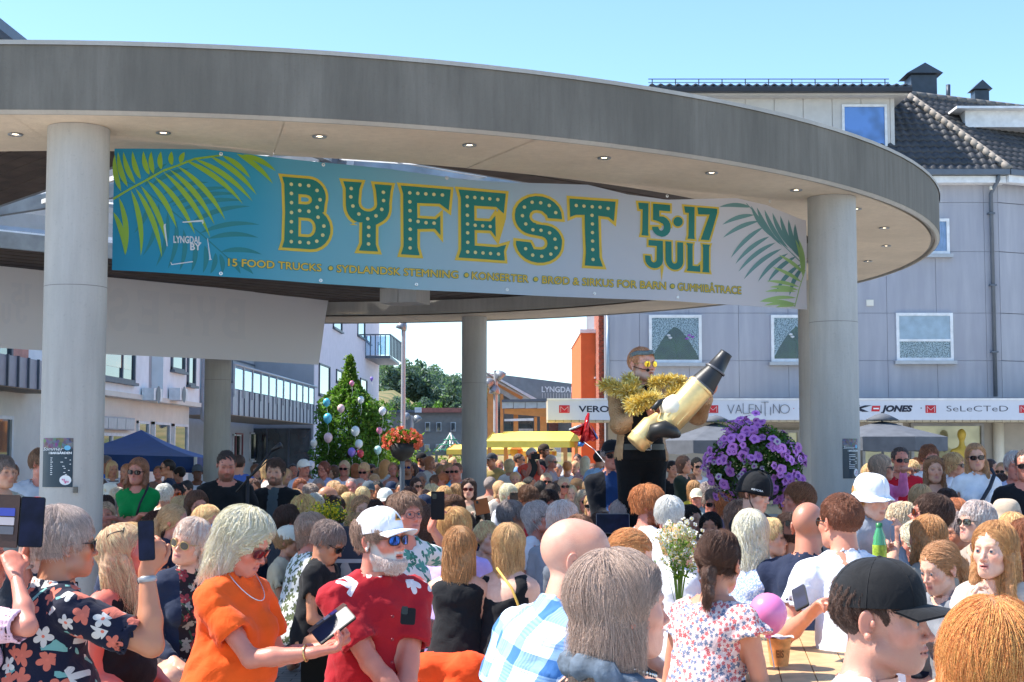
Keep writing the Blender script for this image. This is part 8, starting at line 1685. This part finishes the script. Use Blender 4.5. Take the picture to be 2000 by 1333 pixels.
m=MB(); m.tube([hp((-.080,.01,-.01)),hp((-.075,-.05,-.03)),hp((-.045,-.10,-.045))],.0025,6); m.lathe([(.0001,.012),(.012,.006),(.012,-.006),(.0001,-.012)],10,tuple(hp((-.040,-.108,-.046)))); m.build('headset_microphone',M('foam_black',(.01,.01,.01),.9),e_)
m=MB(); pl_=PF['pel']; m.grid(lambda u,v:Vector(tuple(pl_+PF['rt']*.172*math.cos((.60+.30*u)*2*PI)-PF['fwd']*.158*math.sin((.60+.30*u)*2*PI)+PF['tv']*(.05+.04*v))),30,1); m.build('belt',M('black_leather',(.01,.01,.01),.35),e_)
m=MB(); c=pl_+PF['fwd']*.162+PF['tv']*.07; m.tube([Vector(tuple(c+PF['rt']*a+PF['tv']*b)) for a,b in ((-.03,-.02),(.03,-.02),(.03,.022),(-.03,.022))],.003,6,closed=True,caps=False); m.build('buckle',M('steel_buckle',(.6,.6,.6),.2,.9),e_)
# the golden blower gun
YG=9.50; p0=W(1262,868,YG+.02); p1=W(1378,742,YG); p2=W(1418,692,YG+.02); dv=empty('leaf_blower',tuple(W(1300,820,YG)),0,'long golden blower gun with black nozzle held across the singer','blower'); o0=Vector(dv.location)
def along(a,b,prof,mat,name,n=26,sq=1.):
    ax=(b-a); L_=ax.length; A=ax.normalized().to_track_quat('Z','Y').to_matrix(); m=MB(); m.lathe([(r,z*L_) for z,r in prof],n,tuple(a-o0),0,A); return m.build(name,mat,dv)
A0,A1=W(1296,838,YG),W(1372,752,YG)
along(A0,A1,[(-.02,.0001),(-.02,.05),(.0,.070),(.05,.082),(.5,.090),(.97,.090),(1.0,.086)],gold,'barrel')
along(A0,A1,[(.93,.092),(.95,.095),(.97,.092)],gold,'barrel_ring'); 
for off in (-.5,0.,.5):
    ax=(A1-A0).normalized(); sd=ax.cross(Vector((0,-1,0))).normalized(); m=MB(); q=A0+ax*.07+sd*(.086*math.sin(off))-Vector((0,.087*math.cos(off),0)); m.bar(q-o0,q+ax*.26-o0,.006); m.build('barrel_rib',gold,dv)
N0,N1,N2=W(1368,758,YG),W(1396,724,YG),W(1419,690,YG)
along(N0,N1,[(0,.088),(.2,.085),(.9,.064),(1,.062)],blackp,'nozzle_base'); along(N1,N2,[(0,.068),(.06,.068),(.10,.060),(.9,.041),(1,.043),(1,.036),(.6,.034)],blackp,'nozzle_tip'); along(N0,N1,[(.1,.088),(.14,.091),(.18,.088)],M('nozzle_band',(.10,.10,.11),.4),'nozzle_ring'); along(N1,N2,[(0,.070),(.05,.072),(.10,.068)],M('nozzle_band',(.10,.10,.11),.4),'nozzle_ring')
D0=W(1316,798,YG-.0); silver=M('pale_gold_dome',(.86,.78,.60),.5,.3,var=.04); m=MB(); m.lathe([(.0001,.085),(.04,.08),(.07,.06),(.086,.028),(.090,0),(.084,-.04),(.06,-.07),(.0001,-.08)],26,tuple(D0-o0),0,Matrix.Rotation(R(-35),3,'Y')); m.build('motor_dome',silver,dv)
C0,C1=W(1240,870,YG),W(1290,815,YG+.02); along(C0,C1,[(0,.0001),(0,.058),(.04,.072),(.3,.075),(.7,.075),(.78,.060),(1,.045)],gold,'fuel_canister'); along(C0,C1,[(.20,.077),(.23,.079),(.26,.077)],gold,'canister_band')
m=MB(); m.tube([W(x,y,YG-.14+.03*abs(i-2))-o0 for i,(x,y) in enumerate(((1270,858),(1280,842),(1298,838),(1315,845),(1326,850)))],[.030,.052,.056,.042,.020],14); m.build('rubber_guard',M('black_rubber',(.02,.02,.018),.45,bump=.3,bs=40),dv)
m=MB(); m.tube([W(1276,800,YG-.05)-o0,W(1288,786,YG-.02)-o0,W(1302,782,YG)-o0],.018,10); m.build('grip',blackp,dv)
# table under the singer
E=empty('table',(W(1262,880,10.1).x,10.1,0),0,'sturdy wooden table the singer stands on','table'); wd=M('spruce_board',(.50,.32,.16),.6,var=.2,scale=12)
for k in range(5): m=MB(); m.box((-.9,-.32+.13*k,.70),(.9,-.32+.13*k+.124,.735)); m.build('board',wd,E)
for sx in (-.75,.75):
    for sy in (-.25,.27): m=MB(); m.bar((sx,sy,0),(sx,sy,.70),.05); m.build('leg',dsteel,E)
# beer table and benches in the front rows
def btable(x,y,rz,L_,label,z=.84,w=.5):
    E=empty('beer_table',(x,y,0),rz,label,'table')
    for k in range(4): m=MB(); m.box((-w/2+w/4*k,-L_/2,z-.03),(-w/2+w/4*k+w/4-.004,L_/2,z)); m.build('board',wd,E)
    for sy in (-L_/2+.3,L_/2-.3):
        for sx in (-1,1): m=MB(); m.bar((sx*(w/2-.05),sy,0),(sx*(w/2-.05),sy,z-.03),.03); m.build('leg',dsteel,E)
    return E
btable(1.12,5.6,R(-8),2.4,'varnished orange-brown beer table with ice cream cup at the right')
def bench(x,y,rz,L_,label,z=.46):
    E=empty('beer_bench',(x,y,0),rz,label,'bench'); m=MB(); m.box((-.13,-L_/2,z-.03),(.13,L_/2,z)); m.build('seat',wd,E)
    for sy in (-L_/2+.25,L_/2-.25): m=MB(); m.bar((-.1,sy,0),(-.1,sy,z-.03),.03); m.bar((.1,sy,0),(.1,sy,z-.03),.03); m.bar((-.1,sy,.1),(.1,sy,.1),.02); m.build('leg',dsteel,E)
bench(.55,5.5,R(-8),2.2,'wooden beer bench under the pink flowered top'); bench(1.7,6.3,R(-8),1.6,'wooden beer bench under the white polo shirt'); bench(-.8,5.7,R(80),1.8,'wooden beer bench under the orange dress and red shirt')
# cup
c=WZ(1522,1300,.84); c.z=.84; cup=empty('ice_cream_cup',tuple(c),0,'orange paper ice cream cup with a peeled lid on the table','cup'); m=MB(); m.lathe([(.034,0),(.046,.10),(.049,.104),(.046,.106),(.043,.10),(.032,.01),(.0001,.008)],28); m.build('cup_wall',M('orange_cup',(.72,.30,.10),.5,var=.35,scale=30),cup)
m=MB(); m.grid(lambda u,v:(.056*v*math.cos(u*2*PI),.056*v*math.sin(u*2*PI)-.004,.108+.004*math.sin(u*2*PI*5)*v),30,3); m.build('peeled_lid',M('foil_lid',(.70,.60,.55),.35,.3),cup)
v,f=text_mesh('EIS',.03); m=MB(); place((v,f),lambda x,y:((.0435+y*.005)*math.sin((x-.8)*.55)*1.03,-(.0435+y*.005)*math.cos((x-.8)*.55)*1.03,.035+y*.038),m,0,.2); m.build('cup_lettering',M('brown_ink',(.25,.10,.03),.6),cup)
# balloons low at the table
balloon(1500,1198,KY(5.0),.072,(.80,.22,.48),'pink balloon between the ruffled top and the white polo','1' and 1.05,None); balloon(1462,1222,KY(5.0),.05,(.85,.80,.86),'pearly white balloon touching the pink one',1.0,None)
m=MB(); q0=WZ(1490,1232,.86); q1=WZ(1535,1250,.86); m.tube([q0,(q0+q1)/2,q1],[.009,.011,.008],10); tag(m.build('blue_balloon_stick',M('bright_blue_plastic',(.02,.22,.62),.4)),'bright blue plastic stick under the pink balloon','stick')
# bottles
def bottle(px,py,Y,label,glass,capc,labc,h=.24,r=.033,tilt=0):
    Y=KY(Y); p=W(px,py,Y); E=empty('bottle',tuple(p),0,label,'bottle'); E.rotation_euler=(R(tilt),0,0); m=MB(); m.lathe([(.0001,-h),(r*.8,-h),(r,-h+.012),(r,-.10),(r*.88,-.085),(r*.9,-.07),(.014,-.022),(.0135,-.008)],24); m.build('bottle_body',glass,E)
    m=MB(); m.lathe([(.016,-.020),(.016,0),(.0001,.001)],18); m.build('cap',M('cap_%.2f'%capc[0],capc,.4),E); m=MB(); m.lathe([(r+.001,-.17),(r+.001,-.105)],24); m.build('label',M('label_%.2f'%labc[0],labc,.4,var=.5,scale=50),E); return E
bottle(72,971,5.6,'clear bottle with red cap and red label behind the wallet phone',glassm('bottle_glass',(.9,.93,.95),.7),(.7,.02,.02),(.6,.03,.03)); bottle(1717,1022,6.45,'green plastic bottle held by the bucket-hatted boy',M('green_plastic',(.06,.30,.12),.15,spec=.9),(.02,.16,.05),(.35,.5,.05))
# dark flight case
E=empty('flight_case',tuple(W(668,1100,9.6)),0,'dark navy loudspeaker case behind the leaf blouse and the white cap','case'); E.location.z=0; zt=W(668,1030,9.6).z; m=MB(); m.box((-.28,0,.75),(.30,.5,zt)); m.build('case_body',M('navy_case',(.015,.025,.05),.5),E); m=MB(); m.box((-.285,-.004,.93),(.305,.0,.955)); m.build('trim',lmetal,E); m=MB(); m.box((-.26,.02,0),(.28,.48,.75)); m.build('plinth',M('black_plinth',(.015,.015,.015),.8),E)
# microphone boom
E=empty('microphone_stand',(W(484,880,10.4).x,10.4,0),0,'black boom microphone stand rising between the two men in black','microphone stand'); c=Vector(E.location); blk=M('stand_black',(.012,.012,.014),.4)
m=MB(); m.tube([(0,0,.05),tuple(W(484,930,10.4)-c)],.012,8); m.build('upright',blk,E); m=MB(); m.tube([tuple(W(462,962,10.4)-c),tuple(W(538,874,10.4)-c)],.009,8); m.build('boom',blk,E); m=MB(); m.tube([tuple(W(532,880,10.38)-c),tuple(W(549,869,10.36)-c)],[.012,.022],12); m.build('microphone',blk,E)
m=MB(); m.tube([tuple(W(538,874,10.4)-c),tuple(W(520,902,10.38)-c),tuple(W(492,930,10.4)-c)],.005,6); m.build('cable',blk,E); m=MB(); m.lathe([(.0001,.05),(.14,.03),(.15,0)],18); m.build('base',blk,E)
# posters on the columns
def poster(px0,px1,py0,py1,colpx,colY,label,seed):
    cc=W(colpx,640,colY); r=.2075+.004; g=np.random.default_rng(seed); E=empty('poster',(cc.x,cc.y,0),0,label,'poster'); aL=math.asin(max(-.98,min(.98,(W(px0,900,colY-.15).x-cc.x)/r))); aR=math.asin(max(-.98,min(.98,(W(px1,900,colY-.15).x-cc.x)/r))); zt=W(0,py0,colY-.2).z; zb=W(0,py1,colY-.2).z
    S=lambda u,v,o=0:((r+o)*math.sin(aL+(aR-aL)*u),-(r+o)*math.cos(aL+(aR-aL)*u),zb+(zt-zb)*v); m=MB(); m.grid(lambda u,v:S(u,v),12,8); s=NT('poster_print'); o=s.obj(); x=s.n('SeparateXYZ'); s.l(o,x.inputs[0]); f=s.math('DIVIDE',s.math('SUBTRACT',x.outputs[2],zb),zt-zb); vo=s.n('TexVoronoi'); vo.inputs['Scale'].default_value=45; s.l(o,vo.inputs['Vector'])
    s.col(s.mix(s.math('GREATER_THAN',f,.79),s.mix(s.noise(o,5,3),(.003,.010,.022),(.010,.045,.075)),s.mix(.85,vo.outputs['Color'],(.05,.03,.04)))); s.set(Roughness=.35); m.build('paper',s.m,E)
    wh=M('poster_white_ink',(.75,.77,.78),.5)
    def tx(t,u0,u1,v0,h,off=.01,sh=0,name='poster_lettering'):
        v_,f_=text_mesh(t,off,sh); a=min(p[0] for p in v_); b=max(p[0] for p in v_); hm=max(p[1] for p in text_mesh('E')[0]); m=MB(); place((v_,f_),lambda x,y:S(u0+(x-a)/(b-a)*(u1-u0),v0+y/hm*h,.0035),m,0,.4); m.build(name,wh,E)
    tx('Sommer',.04,.74,.745,.065,.0,.3); tx('I BAKGÅRDEN',.28,.96,.675,.042,.04)
    m=MB()
    for k in range(9):
        w_=g.uniform(.35,.62); m.add([S(.34,.60-.042*k,.003),S(.34+w_,.60-.042*k,.003),S(.34+w_,.588-.042*k,.003),S(.34,.588-.042*k,.003)],[(0,1,2,3)])
    tag(m.build('text_lines',wh,E),kind='stuff'); m=MB(); m.add([S(.80+.165*math.cos(t),.145+.10*math.sin(t),.003) for t in (2*PI*k/24 for k in range(24))],[tuple(range(24))]); m.build('round_badge',wh,E)
    m=MB(); m.add([S(.84+.09*math.cos(t),.80+.05*math.sin(t),.003) for t in (2*PI*k/16 for k in range(16))],[tuple(range(16))]); m.build('blue_disc',M('sky_blue_ink',(.15,.45,.65),.5),E)
    m=MB()
    for k in range(7): u=g.uniform(.70,.90); v=g.uniform(.09,.19); m.add([S(u,v,.005),S(u+.03,v+.01,.005),S(u+.035,v-.025,.005),S(u+.005,v-.03,.005)],[(0,1,2,3)])
    tag(m.build('badge_print',M('badge_pink',(.6,.15,.3),.5),E),kind='stuff')
poster(84,147,856,952,146,10.05,'dark blue summer concert poster with round white badge on the left column',1); poster(1643,1676,857,935,1628,12.85,'dark blue summer concert poster on the right column',2)
m=MB(); cc=W(146,640,10.05); z=W(0,957,9.85).z; m.box((cc.x+.075,cc.y-.212,z-.02),(cc.x+.1,cc.y-.190,z+.02)); tag(m.build('wall_socket',M('dull_brass',(.12,.11,.09),.5)),'small square dark outlet on the left column under the poster','outlet')
# kite shaped foil balloon
E=empty('foil_balloon',tuple(W(1140,845,16)),0,'red and blue jet-plane foil balloon floating before the yellow stall','balloon'); c=Vector(E.location)
def foil(pts,mat,name,th=.05):
    v=[W(x,y,16)-c for x,y in pts]; ce=sum(v,Vector())/len(v); m=MB(); n=len(v); m.add(v+[ce+Vector((0,-th,0)),ce+Vector((0,th,0))],[(i,(i+1)%n,n) for i in range(n)]+[((i+1)%n,i,n+1) for i in range(n)],0,True); return m.build(name,mat,E)
fr,fb,fw=M('red_foil',(.65,.02,.025),.22,.5,var=.1,spec=.8),M('blue_foil',(.05,.18,.55),.25,.5),M('white_foil',(.75,.78,.82),.25,.3)
foil([(1148,806),(1152,808),(1151,826),(1154,860),(1140,866),(1132,862),(1140,832),(1143,816)],fr,'fuselage',.09); foil([(1142,826),(1111,838),(1112,842),(1140,832)],fw,'wing_stripe'); foil([(1141,831),(1112,842),(1131,853),(1136,850)],fr,'wing'); foil([(1151,832),(1167,858),(1158,863),(1150,860)],fr,'wing'); foil([(1153,828),(1169,856),(1166,860)],fb,'wing_stripe'); foil([(1130,862),(1143,866),(1138,873),(1128,872)],fb,'tail')
m=MB(); m.tube([(0,0,-.1),W(1160,878,15.6)-c,W(1185,908,15)-c],.004,4); m.build('string',wframe,E)
# ---- flowers
def petunia(rad=.028,n=5):
    m=MB(); vs=[(0,0,-.012)]; N=20
    for k in range(N): a=2*PI*k/N; rr=rad*(1-.16*abs(math.cos(a*2.5))); vs+=[(rr*.42*math.cos(a),rr*.42*math.sin(a),0),(rr*math.cos(a),rr*math.sin(a),.004*math.cos(a*5))]
    m.add(vs,[(0,1+2*k,1+2*((k+1)%N)) for k in range(N)],1,True); m.add(vs,[(1+2*k,2+2*k,2+2*((k+1)%N),1+2*((k+1)%N)) for k in range(N)],0,True); return m
def floralmat(name,c,v=.3):
    s=NT(name); ob=s.n('ObjectInfo'); s.col(s.ramp(ob.outputs['Random'],[(0,tuple(x*(1-v) for x in c)),(1,tuple(min(1,x*(1+v)) for x in c))])); s.set(Roughness=.5); out=[n for n in s.t.nodes if n.type=='OUTPUT_MATERIAL'][0]; t=s.n('BsdfTranslucent'); t.inputs[0].default_value=(*c,1); m=s.n('MixShader'); m.inputs[0].default_value=.3; s.l(s.b.outputs[0],m.inputs[1]); s.l(t.outputs[0],m.inputs[2]); s.l(m.outputs[0],out.inputs['Surface']); return s.m
pur,eye_,wht=floralmat('purple_petals',(.64,.24,.68),.28),M('dark_throat',(.26,.07,.34),.7),floralmat('white_petals',(.50,.44,.50))
PC=W(1476,905,11.0); PE=empty('flower_basket',(PC.x,PC.y,0),0,'huge ball of purple petunias on a post, behind the skate helmet','flower basket'); g=np.random.default_rng(21)
base=petunia(.038).build('flower',[pur,eye_],PE); base2=petunia(.026).build('flower',[wht,eye_],PE); rx,rz_=.35,.29; cz=PC.z; first=True; cnt=0
nn=[]
while len(nn)<298:
    d=Vector(g.normal(0,1,3)).normalized()
    if d.y>.55: continue
    nn.append(d)
for i,d in enumerate(nn):
    wh_=(d.x<-.1 and d.z<.1 and g.random()<.5) or g.random()<.04; o=base if i==0 else (base2 if i==1 else (base2 if wh_ else base).copy())
    if i>1: COL.objects.link(o); o.parent=PE
    dx=d.x*rx*(1+.08*g.normal()); k=1+.10*g.normal(); o.location=(dx+(-.10 if d.z<0 else 0)*abs(d.z)*.6,d.y*.31*k,cz+d.z*rz_*k+(.04 if d.x<0 else -.0)-.06*abs(d.x)); q=(d+Vector(g.normal(0,.35,3))+Vector((0,-.35,.1))).to_track_quat('Z','Y'); o.rotation_euler=q.to_euler(); sc=g.uniform(.75,1.2); o.scale=(sc,sc,sc)
P0=g.normal(0,1,(9000,3)); P0/=np.linalg.norm(P0,axis=1,keepdims=True); P0=P0*np.array([rx,.31,rz_])*g.uniform(.6,1.0,(9000,1))+np.array([0,0,cz]); leaves(P0,.018,'leaves',leafmat('petunia_leaves',(.05,.12,.02),.6),PE,22)
m=MB(); m.lathe([(.035,0),(.035,cz-.25)],12); m.build('post',dsteel,PE); m=MB(); m.lathe([(.05,cz-.32),(.2,cz-.2),(.22,cz-.08),(.0001,cz-.08)],20); m.build('pot',dsteel,PE)
m=MB()
for k in range(5): a=-1+.35*k; pts=[(-.12+.03*k,-.1,cz+.2),(-.22+.05*k,-.12,cz+.27),(-.32+.07*k,-.12,cz+.30+.02*(k%2))]; m.tube(pts,.003,5)
m.build('sprig_stems',M('stem_green',(.05,.12,.03)),PE); leaves(np.array([[-.12-.2*t+.03*k+g.normal()*.01,-.11,cz+.2+.1*t+g.normal()*.012] for k in range(5) for t in np.linspace(.3,1,9)]),.012,'sprig_leaves',lf_yel,PE,4)
# orange geranium basket
OC=W(786,858,17.5); OE=empty('flower_basket',(OC.x,OC.y,0),0,'orange geraniums in a dark bowl on the lamp post left of centre','flower basket'); om=floralmat('coral_petals',(.80,.17,.08),.3); b0_=petunia(.026).build('flower',[om,om],OE); g=np.random.default_rng(31)
for i in range(230):
    d=g.normal(0,1,3); d/=np.linalg.norm(d); o=b0_ if i==0 else b0_.copy()
    if i: COL.objects.link(o); o.parent=OE
    o.location=(d[0]*.23,d[1]*.2,OC.z+.05+d[2]*.10-.05*abs(d[0])*(1 if g.random()<.5 else 2.5)); o.rotation_euler=(g.uniform(0,6),g.uniform(0,6),0); sc=g.uniform(.6,1.1); o.scale=(sc,sc,sc)
P0=g.normal(0,1,(2500,3)); P0/=np.linalg.norm(P0,axis=1,keepdims=True); leaves(P0*np.array([.20,.18,.12])*g.uniform(.5,1,(2500,1))+np.array([0,0,OC.z]),.02,'leaves',lf_yel,OE,5); m=MB(); m.lathe([(.03,OC.z-.26),(.12,OC.z-.2),(.17,OC.z-.05),(.0001,OC.z-.05)],18); m.build('bowl',M('black_bowl',(.02,.02,.02),.5),OE); m=MB(); m.lathe([(.03,0),(.03,OC.z-.25)],10); m.build('post',dsteel,OE)
# wildflowers in a vase
VC=W(1325,1165,6.5); VE=empty('wildflower_posy',tuple(VC),0,'posy of small white wildflowers with green stems before the blond boy','flowers'); g=np.random.default_rng(41); stm=MATS['stem_green'] if 'stem_green' in MATS else M('stem_green',(.05,.12,.03)); m=MB(); tips=[]
for k in range(34):
    a=g.uniform(0,6.28); h=g.uniform(.14,.32); rr=g.uniform(.02,.13); t=Vector((rr*math.cos(a),rr*math.sin(a)*.6,h)); m.tube([(0,0,-.1),(t.x*.35,t.y*.35,h*.55),tuple(t)],[.002,.0018,.001],4); tips.append(t)
tag(m.build('stems',M('pale_stem',(.16,.28,.06),.6),VE),kind='stuff'); fb_=petunia(.011).build('blossom',[floralmat('daisy_white',(.82,.82,.76),.1),M('daisy_yellow',(.7,.6,.15),.6)],VE); i=0
for t in tips:
    for j in range(4):
        o=fb_ if i==0 else fb_.copy()
        if i: COL.objects.link(o); o.parent=VE
        i+=1; o.location=t+Vector(g.normal(0,.014,3)); o.rotation_euler=(g.uniform(-1,1),g.uniform(-1,1),0)
leaves(np.array([list(tips[g.integers(0,34)]*g.uniform(.4,1)+Vector(g.normal(0,.012,3))) for _ in range(420)]),.010,'leaves',lf_yel,VE,6); m=MB(); m.lathe([(.03,-.30),(.035,-.1),(.03,-.09),(.025,-.2),(.0001,-.28)],16); m.build('vase',MATS['bottle_glass'],VE)
YC=W(640,1000,9.6); m_=empty('flower_posy',tuple(YC),0,'small posy of yellow flowers by the dark grey cap','flowers'); P0=np.random.default_rng(5).normal(0,1,(420,3))*np.array([.06,.05,.035]); leaves(P0,.011,'blossoms',leafmat('yellow_petals',(.65,.50,.03),.3),m_,7); leaves(P0*1.05-np.array([0,0,.02]),.011,'leaves',lf_yel,m_,8)

# orange jacket tied round the long-haired girl's waist
q=[ell(G1['pel']+G1['tv']*.03-G1['fwd']*.02,(.20,.17,.07),.05),ell(G1['pel']-G1['rt']*.06+V3(0,0,-.08)-G1['fwd']*.13,(.13,.09,.12),.05),cap(G1['pel']+G1['rt']*.12-G1['fwd']*.12,G1['pel']+G1['rt']*.22-G1['fwd']*.02+V3(0,0,-.22),.07,.05,k=.05),cap(G1['pel']-G1['rt']*.1-G1['fwd']*.12,G1['pel']-G1['rt']*.24-G1['fwd']*.02+V3(0,0,-.16),.08,.05,k=.05)]
pp=np.array([x.get('c',x.get('a')) for x in q]); D,l0=field(q,pp.min(0)-.32,pp.max(0)+.32,.016); v,f=nets(D,l0,.016); N=vnormals(v,f); v=v+N*(.008*wnoise(v,30,2)+.006*wnoise(v,60,4))[:,None]; fastmesh('jacket',v,f,[cloth('c#f0501e')],G1['E'])
